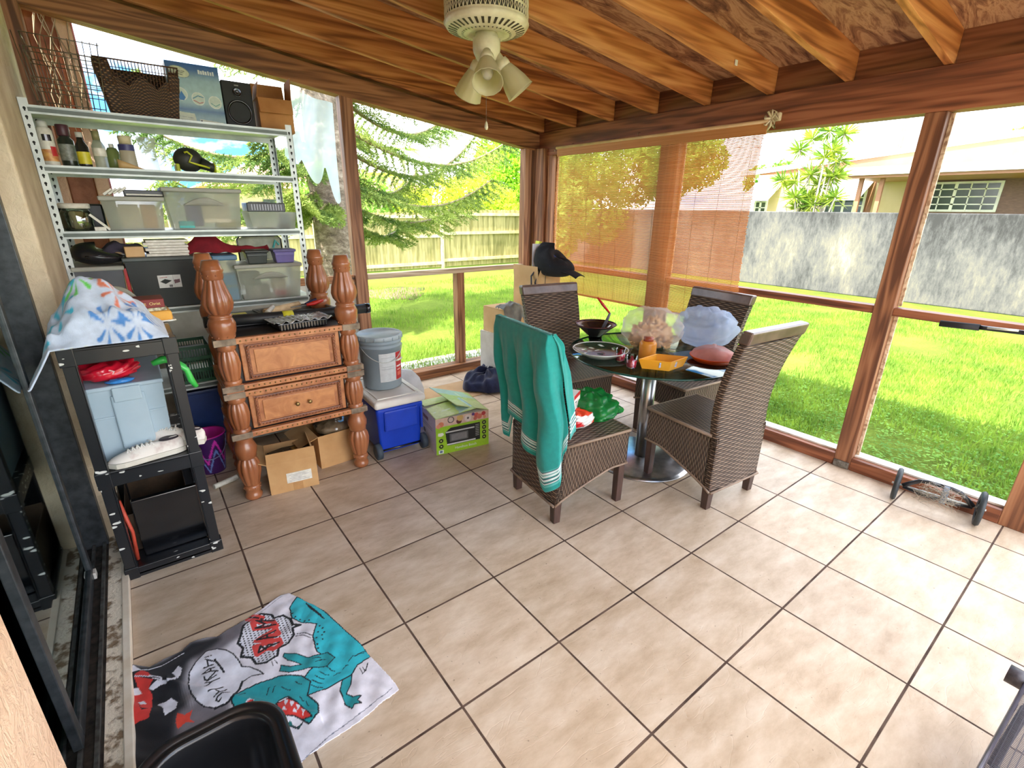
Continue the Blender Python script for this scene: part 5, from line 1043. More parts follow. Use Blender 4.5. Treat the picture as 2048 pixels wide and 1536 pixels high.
a_ = pic.a; a_[:] = (a_+np.roll(a_, 1, 0)+np.roll(a_, -1, 0)+np.roll(a_, 2, 1)+np.roll(a_, -2, 1))/5
bl = thing('tie_dye_blanket', 'white tie-dyed blanket with cyan, orange and green bursts heaped on the black stand', 'blanket', (.12, -.66, z-.14))
def blk_f(u, v):
    x = -.235+.47*u; y = -.175+.36*v
    h = .19*math.exp(-((x-.0)/.13)**2-((y-.03)/.13)**2)+.05*math.exp(-((x-.12)/.12)**2)+.03
    h += .022*hn(x*26, y*22, 0, 4)+.012*hn(x*50, y*46, 0, 8)
    edge = min(1, min(v, 1-v)*6, (1-u)*8); h = h*edge+.006
    if x < -.13: h = h*max(.25, 1-(-.13-x)/.07)-max(0, -.125-x-.02)*1.6
    return (x, y+.01*hn(x*20, y*9, 0, 1), .14+max(h, -.135))
printed('cloth', blk_f, 120, 90, pic, vcol('soft_blanket', r=.95, bump=.4, sheen=.3, bsc=260), bl, solid=.006)
gbx = rbox('green_plastic_case', 'small green plastic case behind the blanket by the door', 'case', .03, -.36, z, .10, .09, .085, M('muted_green', (120, 160, 120), (96, 136, 98), r=.5))
er = rbox('envelope_pile', 'pile of yellow padded envelopes under the red book', 'envelopes', .29, -.37, z+.001, .21, .17, .05, M('manila', (236, 178, 84), (214, 152, 62), r=.8, sc=6, bump=.4), .05, .012); pbox(er, 'white_sheet', -.09, .115, -.092, .09, -.0005, .006, LW)
b1_ = rbox('thin_pale_book', 'thin pale book with speckled page edges between envelopes and red book', 'book', .28, -.375, z+.052, .20, .14, .016, M('speckled_page', (226, 222, 190), (110, 100, 80), sc=90, r=.6), .04, .002)
b2_ = thing('red_book', 'thick dark red book with gold spine lettering facing the viewer', 'book', (.275, -.38, z+.069), .03); RB = M('oxblood_cloth', (136, 42, 40), (112, 30, 32), r=.5)
MB().bb(-.10, .10, -.065, .07, 0, .004).build('cover', RB, b2_, .001); MB().bb(-.10, .10, -.065, .07, .036, .040).build('cover', RB, b2_, .001); MB().bb(-.10, .10, -.073, -.065, 0, .040).build('spine', RB, b2_, .003); MB().bb(-.096, .094, -.065, .064, .004, .036).build('pages', CRM, b2_)
GOLD = M('gold_foil', (232, 206, 130), r=.3, metal=.3); text('VA JOYCE', .017, GOLD, b2_, (-.005, -.0736, .018), (PI/2, 0, 0), sx=.9); text('Christ', .019, GOLD, b2_, (.062, -.0736, .019), (PI/2, 0, 0), sx=.9)
gd = thing('grey_dome', 'grey rounded lid standing behind the red book', 'lid', (.20, -.255, z)); MB().grid(lambda u, v: (.10*math.cos(PI*u)*(1), .01*math.sin(v*PI), .155*math.sin(PI*u)*v+.001), 20, 6).build('shell', M('khaki_grey', (160, 158, 140), (140, 138, 120), r=.6), gd, solid=.006)
# middle tier
z = .546
gt = tote('blue-grey lidded plastic tote standing in the middle tier of the black stand', .155, -.50, z, .28, .46, .33, M('blue_grey_plastic', (176, 196, 208), (158, 180, 194), r=.45, sc=3), None, tap=.08)
GB = M('blue_grey_plastic', (176, 196, 208)); pbox(gt, 'latch_block', -.05, .07, -.236, -.20, .05, .30, GB, .006); pbox(gt, 'lid', -.145, .145, -.238, .235, .325, .345, GB, .006); pbox(gt, 'rib', -.13, .13, -.229, -.222, .20, .208, GB, .002); pbox(gt, 'latch_tab', -.04, .06, -.246, -.228, .27, .335, GB, .005)
rb_ = thing('red_plastic_bag', 'shiny red plastic bag squashed on the blue-grey tote', 'bag', (.11, -.60, z+.346)); MB().grid(pil(.115, .11, .085, 7, .25), 30, 18).build('film', M('red_film', (216, 30, 54), (180, 16, 40), r=.2, sc=6, coat=.5), rb_); MB().box(.01, -.10, .052, .04, .004, .022, R=rotm(.2, .5, 0).to_3x3()).build('clear_label', M('clear_patch', (230, 190, 190), r=.15), rb_)
bb_ = thing('blue_plastic_scrap', 'crumpled blue plastic scrap under the red bag', 'scrap', (.15, -.715, z+.3465)); MB().grid(pil(.05, .02, .02, 2, .3), 16, 8).build('film', M('azure_film', (60, 140, 220), r=.2), bb_)
gl_ = thing('green_glove', 'bright green rubber glove with fingers drooping over the stand\'s right post', 'glove', (.345, -.70, .965)); GV = M('bright_green_rubber', (70, 204, 90), (50, 180, 70), r=.35, coat=.3)
MB().tube([(-.07, .0, -.012), (-.03, 0, .0), (.02, -.0, -.005)], [.012, .018, .014], 8).build('palm', GV, gl_); MB().tube([(.0, 0, -.005), (.05, .0, -.06), (.06, 0, -.115), (.075, 0, -.15)], [.013, .013, .015, .010], 8).build('finger', GV, gl_); MB().tube([(.0, .02, -.005), (.045, .02, -.05), (.05, .02, -.10)], [.012, .012, .008], 8).build('finger', GV, gl_)
# sneakers
def shoe(label, loc, rz, tilt=0):
    t = thing('sneaker', label, 'shoe', loc, rz, 'pair of scuffed white sneakers'); t.rotation_euler = (0, tilt, rz)
    UP = M('white_canvas', (236, 230, 222), (198, 176, 168), r=.8, sc=12, mix=(.30, .46)); SO = M('shoe_sole', (226, 222, 210), (206, 200, 186), r=.6)
    def w_(x): return np.interp(x, [-.14, -.11, -.05, .02, .08, .12, .145], [.018, .034, .035, .040, .047, .038, .008])
    mb = MB(); xs = [-.14, -.125, -.10, -.06, 0, .05, .09, .12, .138, .145]
    vs = []; n = 16
    for x in xs:
        top = np.interp(x, [-.14, -.12, -.07, -.03, .02, .06, .10, .135, .145], [.055, .085, .066, .070, .072, .060, .05, .038, .022])
        for k in range(n):
            a = 2*PI*k/n; c, s_ = math.cos(a), math.sin(a); yy = w_(x)*np.sign(c)*abs(c)**.8*(1 if s_ < 0 else 1-.35*s_); vs.append((x, yy, .018+(top-.018)*max(0, s_)**.8 if s_ > 0 else .018+.004*s_))
    fs = [(i*n+k, i*n+(k+1) % n, (i+1)*n+(k+1) % n, (i+1)*n+k) for i in range(len(xs)-1) for k in range(n)]+[tuple(range(n)), tuple(reversed(range((len(xs)-1)*n, len(xs)*n)))]
    mb.add(vs, fs, smooth=True); mb.build('upper', UP, t, sub=1)
    mb = MB(); P0 = [(x, w_(x)+.004) for x in xs]+[(x, -w_(x)-.004) for x in reversed(xs)]; mb.prism(P0, 0, .024); mb.build('sole', SO, t, .004)
    mb = MB(); mb.lathe([(.026, 0), (.024, .004), (0, .002)], 20, -.085, 0, .070, sx=1.5); mb.build('dark_opening', M('shoe_lining', (60, 50, 60)), t)
    mb = MB()
    for i in range(6):
        x = -.025+.017*i; zt = np.interp(x, [-.03, .02, .06], [.073, .075, .064]); mb.tube([(x, -.016, zt-.010), (x+.006, 0, zt+.000), (x+.012, .016, zt-.010)], .003, 6); mb.tube([(x, .016, zt-.010), (x+.006, 0, zt+.001), (x+.012, -.016, zt-.010)], .003, 6)
    mb.tube([(-.02, 0, .078), (-.01, -.04, .07), (.0, -.05, .04)], .0028, 6); mb.build('laces', M('lace_white', (240, 238, 232)), t)
    return t
shoe('front white sneaker, red-scuffed toe pointing at the sliding door', (.185, -.775, z+.001), PI+.10)
shoe('rear white sneaker, its heel tipping out past the stand\'s right post', (.275, -.715, z+.03), PI-.35, -.15)
# bottom tier clutter
cb2 = carton('', 'cardboard-brown bag of grey junk in the dark bottom tier of the black stand', .16, -.45, .026, .26, .38, .20, 0, [], mat=M('dark_kraft', (84, 66, 48), (56, 44, 34), sc=12), name_='junk_box')
for i, (x, y, c, lab) in enumerate(((.04, -.72, (216, 84, 60), 'orange-red rag at the left of the dark bottom tier'), (.10, -.70, (150, 140, 130), 'grey pipe insulation strip standing in the bottom tier'))):
    t = thing(('orange_rag', 'grey_strip')[i], lab, ('rag', 'strip')[i], (x, y, .026)); MB().tube([(0, 0, 0), (.01, 0, .15), (-.01, .01, .27+.05*(1-i))], [.009, .007, .01], 8).build('body', M(('orange_rag', 'grey_foam')[i], c, sc=20), t)
bk2 = rbox('black_drawer_box', 'flat black panel box standing in the bottom tier of the black stand', 'box', .20, -.70, .026, .26, .03, .30, BLG)
# ---------------------------------------------------------------- carved chest
cw = wood('carved_wood', (110, 62, 36), (164, 100, 62), (196, 134, 90), 'Z', sc=2, r=.3, knots=False, bump=.05); CWL = M('carved_leather', (196, 132, 82), (160, 96, 58), r=.4, sc=12, st=(1, 1, 1), dist=1.2, coat=.2); CWP = M('turned_wood', (176, 112, 72), (140, 82, 50), r=.28, sc=7, st=(1, 1, .3), coat=.4)
BRS = M('antique_brass', (176, 150, 96), (120, 100, 64), r=.3, metal=.8); STL = M('aged_bracket', (150, 132, 112), (104, 90, 76), r=.45, metal=.4, sc=20); DKW = M('chest_black_wood', (52, 42, 40), (34, 28, 28), r=.35, coat=.2)
dc = thing('carved_chest', 'carved two-drawer wooden chest with fluted turned corner posts', 'chest', (.925, -.19, 0))
flu = lambda a, z: 1+.15*(abs(math.sin(5*a))**.7-.55)
def post(x, y, ztop=1.37):
    P_ = [(.040, 0), (.046, .012), (.047, .03), (.041, .038), (.041, .06), (.047, .066), (.046, .085), (.038, .095)]
    mb = MB(); mb.lathe(P_, 30, x, y); 
    F = [(.040, .095), (.047, .12), (.058, .17), (.061, .205), (.055, .24), (.044, .262)]; mb.lathe(F, 60, x, y, flute=flu, cap=False)
    mb.lathe([(.044, .262), (.052, .268), (.052, .285), (.058, .30), (.060, .325), (.052, .35), (.045, .365), (.048, .39)], 30, x, y, cap=False)
    mb.box(x, y, .405, .085, .085, .03)
    mb.lathe([(.045, .42), (.047, .44), (.040, .45)], 30, x, y, cap=False); mb.lathe([(.038, .45), (.048, .49), (.053, .535), (.047, .58), (.038, .60)], 60, x, y, flute=flu, cap=False); mb.lathe([(.040, .60), (.048, .612), (.044, .63)], 30, x, y, cap=False)
    mb.box(x, y, .67, .085, .085, .08)
    mb.lathe([(.044, .71), (.048, .725), (.040, .735)], 30, x, y, cap=False); mb.lathe([(.038, .735), (.047, .775), (.053, .82), (.047, .87), (.038, .895)], 60, x, y, flute=flu, cap=False); mb.lathe([(.040, .895), (.048, .91), (.044, .93)], 30, x, y, cap=False)
    mb.box(x, y, .948, .085, .085, .036)
    mb.lathe([(.054, .966), (.056, .985), (.060, .99), (.064, 1.01), (.066, 1.04), (.056, 1.065), (.050, 1.07), (.056, 1.078), (.052, 1.088), (.044, 1.092)], 36, x, y, cap=False)
    k = (ztop-1.27)
    mb.lathe([(.046, 1.092), (.062, 1.115), (.069, 1.145), (.064, 1.18), (.050, 1.225), (.040, 1.265)], 70, x, y, flute=flu, cap=False)
    mb.lathe([(.043, 1.265), (.048, 1.275), (.048, 1.30), (.053, 1.31), (.050, 1.318), (.046, 1.33), (.038, 1.36), (.0, 1.36)], 36, x, y, cap=False)
    # little nail heads
    for zz, r_ in ((1.288, .048), (.975, .0555), (.075, .046)):
        for q in range(8): a = q*PI/4+.2; mb.ball((x+r_*math.cos(a), y+r_*math.sin(a), zz), .005, 6)
    mb.build('turned_post', CWP, dc)
for x, y in ((-.325, -.225), (.325, -.225), (-.31, .225), (.31, .225)): post(x, y)
mb = MB(); mb.bb(-.28, .28, -.205, .22, .40, .655); mb.bb(-.28, .28, -.205, .22, .69, .93); mb.build('carcass', DKW, dc); MB().bb(-.30, .30, -.235, .24, .93, .958).build('top_panel', DKW, dc, .003)
for z0, z1 in ((.395, .425), (.635, .665), (.675, .705), (.93, .962)):
    r_ = MB().bb(-.37, .37, -.268, -.235, z0, z1).build('front_rail', CWL, dc, .003); mb = MB()
    for i in range(20): mb.ball((-.26+.52*i/19, -.268, (z0+z1)/2), .005, 6)
    mb.build('nail_heads', BRS, r_)
    for sx in (-1, 1): br = MB().bb(min(sx*.28, sx*.385), max(sx*.28, sx*.385), -.272, -.236, z0-.002, z1+.002).build('corner_bracket', STL, dc, .002); 
    for sx in (-1, 1): MB().bb(sx*.345-.02, sx*.345+.02, -.235, .235, z0, z1).build('side_rail', CWL, dc, .002)
for z0, z1, kn_ in ((.43, .63, True), (.712, .925, False)):
    d_ = MB().bb(-.265, .265, -.232, -.205, z0, z1).build('drawer', CWL, dc, .004)
    mb = MB(); e = .028
    for x0, x1, a, b_ in ((-.24, .24, z0+.012, z0+.030), (-.24, .24, z1-.030, z1-.012), (-.24, -.222, z0+.012, z1-.012), (.222, .24, z0+.012, z1-.012)): mb.bb(x0, x1, -.246, -.232, a, b_)
    mb.build('raised_frame', M('frame_wood', (150, 90, 56), (110, 62, 38), r=.35, coat=.3), d_, .003)
    mb = MB()
    for i in range(26):
        x = -.228+.456*i/25
        for zz in (z0+.021, z1-.021): mb.ball((x, -.247, zz), .0065, 6, sx=1.3, sz=.7)
    for i in range(9):
        zz = z0+.03+(z1-z0-.06)*i/8
        for x in (-.231, .231): mb.ball((x, -.247, zz), .0065, 6, sx=.7, sz=1.2)
    mb.build('rope_carving', M('frame_wood_light', (176, 112, 74), (140, 84, 52), r=.3, coat=.3), d_)
    mb = MB(); mb.bb(-.20, .20, -.238, -.232, z0+.042, z1-.042); mb.build('leather_inset', M('tan_leather_inset', (206, 142, 88), (174, 110, 64), r=.35, sc=6, dist=2, coat=.3, bump=.1), d_, .002)
    if kn_:
        for x in (-.022, .048): mb = MB(); mb.X = T(x, -.238, (z0+z1)/2) @ rotm(PI/2); mb.lathe([(.006, 0), (.006, .014), (.012, .018), (.012, .024), (.006, .028), (0, .028)], 16); mb.build('knob', BRS, d_)
# on the chest
z = .9595
tr = thing('paint_tray', 'ribbed black paint tray with crumpled foil liner on the chest top', 'tray', (1.00, -.33, z), .1)
MB().box(0, 0, .022, .29, .16, .04, tap=.10).build('ribbed_tub', BLK, tr, .006); mb = MB()
for i in range(16): mb.bb(-.13+.0168*i, -.123+.0168*i, -.083, -.074, .006, .036)
mb.build('ribs', BLG, tr); mb = MB(); mb.grid(lambda u, v: (-.165+.33*u, -.09+.18*v, .046+.010*abs(hn(u*22, v*18, 0, 3))+.006*math.sin(u*40)*(v < .15)), 50, 24); mb.build('foil_liner', M('crumpled_foil', (236, 238, 240), (150, 154, 158), r=.25, metal=.5, sc=22), tr, solid=.001)
tu = thing('black_tube', 'long black foam tube with a yellow band lying across the chest top', 'tube', (1.0, -.20, z+.034)); MB().tube([(-.46, 0, .02), (-.1, .0, .008), (.2, .01, -.0), (.48, .02, -.002)], .031, 20).build('foam', M('black_foam', (36, 38, 40), (26, 28, 30), r=.5), tu); MB().tube([(-.06, 0, .0066), (.0, .004, .005)], .033, 20).build('yellow_band', M('yellow_tape', (226, 220, 60), r=.4), tu); MB().tube([(.455, .02, -.002), (.484, .02, -.002)], .033, 20).build('end_cap', BLG, tu)
gt2 = thing('grey_tray', 'shallow grey tray of painting tools behind the black tube', 'tray', (1.05, -.055, z), .12); GTM = M('grey_tray_plastic', (128, 126, 120), (108, 106, 100), r=.4); mb = MB(); mb.bb(-.20, .20, -.10, .12, .0, .006)
for a in ((-.21, -.20, -.10, .12), (.20, .21, -.10, .12), (-.21, .21, -.11, -.10), (-.21, .21, .12, .13)): mb.bb(*a, 0, .055)
mb.build('tray_body', GTM, gt2, .003)
for nm, lab, cat, pts, r_, m in (('paint_roller', 'cream paint roller lying in the grey tray', 'roller', [(.88, -.03, 1.0), (1.10, .02, 1.02)], .024, M('roller_nap', (226, 200, 160), (206, 176, 134), r=.9, sc=30)), ('pipe_elbow', 'white plastic elbow pipe at the left of the grey tray', 'pipe', [(.90, -.13, 1.0), (.885, -.08, 1.01), (.93, -.04, 1.035)], .014, LW)):
    t = thing(nm, lab, cat, pts[0]); MB().tube([tuple(Vector(p)-Vector(pts[0])) for p in pts], r_, 14).build('body', m, t)
sn = thing('tin_snips', 'hand snips with red grips crossing the grey tray', 'shears', (1.12, -.07, 1.03), .25)
MB().tube([(.0, 0, 0), (.05, .0, .005), (.12, .01, .014)], [.008, .014, .010], 8).build('grip', M('snips_red', (216, 44, 40), r=.35), sn); MB().tube([(.0, .01, .005), (.05, .03, .012), (.12, .05, .026)], [.008, .012, .010], 8).build('grip', M('snips_navy', (44, 50, 90), r=.35), sn); MB().box(-.05, .0, 0, .11, .012, .006, R=rotm(0, 0, .05).to_3x3()).build('blades', M('dull_steel', (150, 150, 145)), sn, .002)
ds = thing('black_bin_lid', 'black plastic organiser between the two left posts on the chest', 'organiser', (.76, -.10, z)); MB().bb(-.10, .10, -.07, .15, 0, .05).build('body', BLK, ds, .006); MB().bb(-.08, .02, -.05, .1, .05, .052).build('yellow_strip', LY, ds)
# under / beside the chest
bA = carton('', 'open cardboard box with a white address label between the chest\'s front legs', .835, -.335, 0, .27, .29, .20, -.13, [('f', 1.45, .07), ('l', .5, .12), ('r', 1.9, .05)])
fr_ = MB().bb(-.04, .10, -.1462, -.1452, .055, .12).build('address_label', LW, bA)
mb = MB()
for i in range(5): mb.bb(-.025+.01*(i % 2), .085-.02*(i % 3), -.1468, -.1462, .065+.01*i, .0665+.01*i)
mb.build('label_lines', M('grey_ink', (150, 156, 170)), bA); MB().bb(-.01, .045, -.1458, -.1450, 0, .05).build('tape', M('brown_tape', (190, 144, 92), r=.4), bA)
o = rbox('olive_folder', 'olive-yellow packet with a small blue label sticking up in the left cardboard box', 'packet', .835, -.42, .10, .22, .012, .135, M('olive_card', (190, 170, 50), (170, 150, 40), r=.35), -.13); pbox(o, 'blue_label', -.10, -.075, -.0075, -.0058, .10, .125, M('blue_label', (90, 130, 190)))
for i, (dx, dy, dz, rr, m, lab) in enumerate(((.0, .05, .105, .15, LW, 'white-edged book at the front of the left cardboard box'), (-.01, .07, .125, -.1, M('navy_cover', (46, 60, 100), r=.4), 'navy book in the left cardboard box'), (.02, .09, .145, .3, M('black_cover', (26, 28, 34), r=.25), 'glossy black book with white and gold cover art in the left cardboard box'))):
    o = rbox('book', lab, 'book', .83+dx, -.35+dy, dz, .20, .15, .018, m, rr, .002, group='books in the left cardboard box')
    if i == 2: MB().tube([(-.06, -.03, .0185), (-.055, .0, .0185), (-.045, -.02, .0185), (-.04, .01, .0185), (-.03, -.015, .0185), (-.025, .02, .0185)], .0022, 5).build('white_lettering', LW, o); pbox(o, 'gold_art', .02, .06, -.02, .03, .018, .019, M('gold_art', (226, 180, 90), (120, 70, 30), sc=60))
bB = carton('', 'second cardboard box holding a film-wrapped pack, between chest and cooler', 1.16, -.16, 0, .30, .30, .23, .06, [('l', -.35, .13), ('r', 1.2, .05)])
wpk = thing('film_wrapped_pack', 'shiny film-wrapped brown pack sitting in the second cardboard box', 'pack', (1.16, -.17, .17), .1); MB().grid(pil(.12, .12, .11, 3, .12), 24, 14).build('wrap', M('brown_film', (150, 128, 100), (96, 80, 62), r=.12, sc=8, coat=.8), wpk)
wtb = thing('white_tube', 'short white plastic tube lying on the floor by the left chest leg', 'tube', (.49, -.165, .018), .35); MB().tube([(-.07, 0, 0), (.07, 0, 0)], .016, 14).build('body', LW, wtb)
pl_ = thing('purple_pail', 'magenta and purple plastic pail with zigzag print on the floor behind the stand', 'pail', (.455, .09, 0)); PU = M('magenta_plastic', (206, 40, 160), (180, 30, 140), r=.3)
pic = Pic(200, 60, (70, 30, 96))
for k in range(5): x = k/5; pic.line([(x, .1), (x+.1, .7), (x+.2, .1)], .02, (226, 60, 190)); pic.line([(x, .35), (x+.1, .95), (x+.2, .35)], .014, (120, 150, 220))
printed('zigzag_wall', lambda u, v: ((.10-.028*v)*math.cos(2*PI*u), (.10-.028*v)*math.sin(2*PI*u), .25-.25*v), 120, 30, pic, vcol('gloss_print', r=.35), pl_); MB().lathe([(.0, .004), (.071, .004), (.097, .25), (.106, .255), (.104, .262), (.094, .255), (.069, .01), (0, .01)], 40, cap=False).build('magenta_shell', PU, pl_); MB().tube([(.10*math.cos(a), -.02-.09*abs(math.sin(a)) , .24-.12*math.sin(a)) for a in np.linspace(0, PI, 14)], .003, 6).build('handle', LAV, pl_)
# cooler
cl = thing('blue_cooler', 'wheeled blue cooler with white lid beside the carved chest', 'cooler', (1.55, -.18, 0), -.04); CB_ = M('cooler_blue', (24, 72, 206), (16, 58, 180), r=.35, sc=3, bump=.1, bsc=300); CWH = M('cooler_white', (236, 234, 228), (218, 214, 206), r=.45, sc=4)
mb = MB(); mb.box(0, 0, .20, .335, .54, .34, tap=.14); mb.build('tub', CB_, cl, .02, seg=4)
mb = MB(); mb.box(-.0, -.262, .275, .24, .03, .15); mb.build('recess_panel', CB_, cl, .012)
MB().box(.145, -.268, .255, .016, .02, .16).build('side_rib', CB_, cl, .006)
MB().box(0, 0, .40, .36, .575, .055).build('lid', CWH, cl, .02, seg=4); mb = MB(); 
for a in ((-.14, .14, -.24, -.225), (-.14, .14, .225, .24), (-.145, -.13, -.24, .24), (.13, .145, -.24, .24)): mb.bb(*a, .426, .434)
mb.build('lid_ridge', CWH, cl, .003)
for x in (-.165, .165): mb = MB(); mb.X = T(x, -.235, .055) @ rotm(0, PI/2); mb.lathe([(0, -.022), (.04, -.022), (.055, -.016), (.055, .016), (.04, .022), (0, .022)], 28); mb.build('wheel', M('wheel_grey', (70, 84, 96), (50, 62, 72), r=.6), cl)
MB().tube([(-.16, -.235, .055), (.16, -.235, .055)], .008, 8).build('axle', BLG, cl)
# bucket on the cooler
bu = thing('grey_bucket', 'grey five gallon bucket with lid and red and white label standing on the cooler', 'bucket', (1.545, -.16, .435), -.2); BG = M('bucket_grey', (150, 166, 174), (134, 150, 160), r=.4, sc=3)
MB().lathe([(.122, 0), (.130, .006), (.140, .29), (.146, .292), (.146, .298), (.141, .30), (.142, .32), (.148, .322), (.148, .328), (.143, .332), (.145, .352)], 48).build('pail', BG, bu); MB().lathe([(.150, .345), (.155, .35), (.155, .372), (.148, .378), (.140, .374), (.138, .366), (0, .366)], 48, cap=False).build('lid', M('lid_grey', (176, 190, 196), (150, 164, 172), r=.4, sc=8), bu)
mb = MB(); 
for k in range(16): a = 2*PI*k/16; mb.box(.156*math.cos(a), .156*math.sin(a), .358, .004, .006, .022, R=rotm(0, 0, a).to_3x3())
mb.build('lid_tabs', BG, bu)
pic = Pic(200, 150, (206, 212, 214)); pic.rect(.62, 0, 1, 1, (188, 40, 44)); 
for k in range(9): pic.line([(.08, .15+.08*k), (.54, .15+.08*k)], .008, (170, 178, 182))
pic.disc(.81, .22, .10, (224, 150, 150)); pic.disc(.81, .22, .07, (190, 70, 70)); pic.rect(.66, .5, .95, .54, (240, 236, 236)); pic.rect(.68, .62, .9, .66, (236, 200, 190)); pic.rect(.7, .72, .94, .86, (220, 110, 90)); pic.line([(0, 0), (1, 0), (1, 1), (0, 1)], .012, (236, 238, 238), closed=True)
printed('paper_label', lambda u, v: ((.1408-.0078*v)*math.cos(-1.85+1.4*u), (.1408-.0078*v)*math.sin(-1.85+1.4*u), .26-.20*v), 90, 60, pic, vcol('paper_print', r=.5), bu)
MB().tube([(.146*math.cos(a), .146*math.sin(a), .30-.10*math.sin((a+2.8)/2.6*PI)) for a in np.linspace(-2.8, -.2, 22)], .0028, 6).build('wire_handle', GAL, bu); MB().tube([(.148*math.cos(a), .148*math.sin(a), .203+.004*abs(a+1.1)) for a in np.linspace(-1.0, -.55, 6)], .007, 8).build('hand_grip', LW, bu)
# microwave carton
mc = thing('microwave_carton', 'green printed microwave oven carton with food photos, lid flaps ajar, beside the cooler', 'box', (1.945, -.44, 0), -.155)
MB().box(0, 0, .135, .40, .37, .27).build('carton_body', M('carton_white', (240, 236, 230)), mc, .002)
pic = Pic(440, 300, (158, 206, 46)); pic.rect(0, 0, 1, .23, (222, 190, 170))
for (x, y, r_, c) in ((.10, .17, .05, (216, 130, 96)), (.05, .21, .04, (226, 150, 120)), (.28, .08, .06, (70, 62, 60)), (.28, .08, .045, (206, 190, 176)), (.43, .16, .05, (110, 50, 50)), (.45, .07, .06, (214, 180, 110)), (.60, .12, .065, (226, 214, 206)), (.60, .12, .02, (80, 70, 70)), (.76, .08, .045, (206, 96, 90)), (.82, .13, .05, (214, 120, 100)), (.9, .07, .04, (190, 60, 64)), (.70, .04, .03, (90, 60, 130)), (.92, .17, .03, (224, 150, 120)), (.74, .17, .035, (200, 110, 96))): pic.disc(x, y, r_, c)
pic.poly([(.17, .40), (.27, .30), (.83, .30), (.83, .79), (.20, .79)], (28, 30, 30)); pic.rect(.18, .395, .72, .43, (206, 210, 208)); pic.rect(.25, .47, .60, .70, (96, 98, 98)); pic.rect(.28, .5, .57, .67, (130, 130, 130)); pic.rect(.2, .74, .74, .78, (222, 226, 224))
for k in range(7): pic.rect(.74, .35+.05*k, .81, .37+.05*k, (150, 154, 150))
for (x, y) in ((.91, .33), (.91, .47), (.91, .61), (.91, .75), (.09, .62), (.09, .78)): pic.disc(x, y, .04, (26, 30, 24)); pic.disc(x, y, .014, (206, 226, 120))
pic.poly([(.04, .40), (.13, .40), (.145, .46), (.09, .50), (.035, .47)], (236, 240, 220)); pic.rect(.04, .88, .13, .98, (236, 240, 236)); pic.rect(.06, .9, .11, .96, (90, 120, 140))
printed('front_print', lambda u, v: (-.2+.4*u, -.1856, .27-.27*v), 260, 180, pic, vcol('gloss_print', r=.35), mc)
text('Hamilton Beach', .026, M('white_ink', (240, 240, 240)), mc, (.02, -.1864, .028), (PI/2, 0, 0), name='maker_lettering')
pic = Pic(120, 100, (228, 222, 216)); pic.disc(.35, .62, .06, (40, 36, 36)); pic.disc(.35, .82, .05, (40, 36, 36)); pic.rect(.3, .16, .6, .26, (120, 70, 60)); pic.line([(.2, .36), (.8, .36)], .015, (150, 146, 140)); pic.line([(.2, .42), (.8, .42)], .015, (150, 146, 140))
printed('side_print', lambda u, v: (-.2006, .185-.37*u, .27-.27*v), 60, 50, pic, vcol('gloss_print', r=.35), mc)
pic = Pic(120, 90, (186, 214, 120)); pic.poly([(0, 0), (.5, 0), (.3, 1), (0, 1)], (206, 224, 150)); pic.poly([(.6, 0), (1, .2), (1, 1), (.7, 1)], (176, 214, 206)); pic.line([(.1, .5), (.9, .4)], .02, (220, 236, 220))
def flapf(p0, p1, p2, p3): 
    p0, p1, p2, p3 = map(Vector, (p0, p1, p2, p3)); return lambda u, v: tuple((p0*(1-u)+p1*u)*(1-v)+(p3*(1-u)+p2*u)*v)
for n_, P4 in (('flap', ((-.2, -.185, .272), (.10, -.185, .300), (.06, .02, .318), (-.2, .02, .276))), ('flap', ((.2, -.185, .272), (.2, .185, .272), (-.10, .21, .36), (-.02, -.13, .325))), ('flap', ((-.2, .185, .272), (.1, .185, .28), (.1, .05, .30), (-.2, .05, .28)))):
    printed('flap', flapf(*P4), 30, 24, pic, vcol('gloss_print', r=.35), mc, solid=.004)
# white rounded panel behind the cooler
wpn = thing('plastic_tabletop', 'white rounded plastic tabletop leaning by the sill behind the cooler', 'panel', (1.98, .40, 0), .1); mb = MB(); mb.X = rotm(PI/2); mb.prism([(-.2, 0), (.17, 0), (.17, .10), (.13, .22), (.06, .30), (-.04, .33), (-.2, .33)], -.012, .012); mb.build('shell', M('cool_white_plastic', (224, 230, 236), r=.4), wpn, .006)
# cardboard sheet and navy cloth
tag(MB().box(0, 0, .004, .85, .42, .006, R=rotm(0, 0, .0).to_3x3()).build('cardboard_sheet', M('flat_kraft', (206, 172, 132), (190, 154, 112), r=.85, sc=4)), 'flat brown cardboard sheet on the floor along the far sill', 'cardboard').location = (2.52, .42, 0)
nc = thing('navy_cloth', 'rumpled dark navy fleece cloth on the cardboard sheet', 'cloth', (2.80, .36, .0085), .3)
mb = MB(); mb.grid(lambda u, v: (.24*math.cos(2*PI*u)*math.sin(PI*v/2)*(1+.12*math.sin(5*u*2*PI)), .22*math.sin(2*PI*u)*math.sin(PI*v/2)*(1+.12*math.sin(3*u*2*PI)), .15*math.cos(PI*v/2)**.7*(1+.35*hn(6*math.cos(2*PI*u), 6*math.sin(2*PI*u), v*7, 2))+.012), 60, 26); mb.build('fleece', M('navy_fleece', (38, 48, 84), (22, 28, 54), r=1, sc=12, sheen=.3), nc)
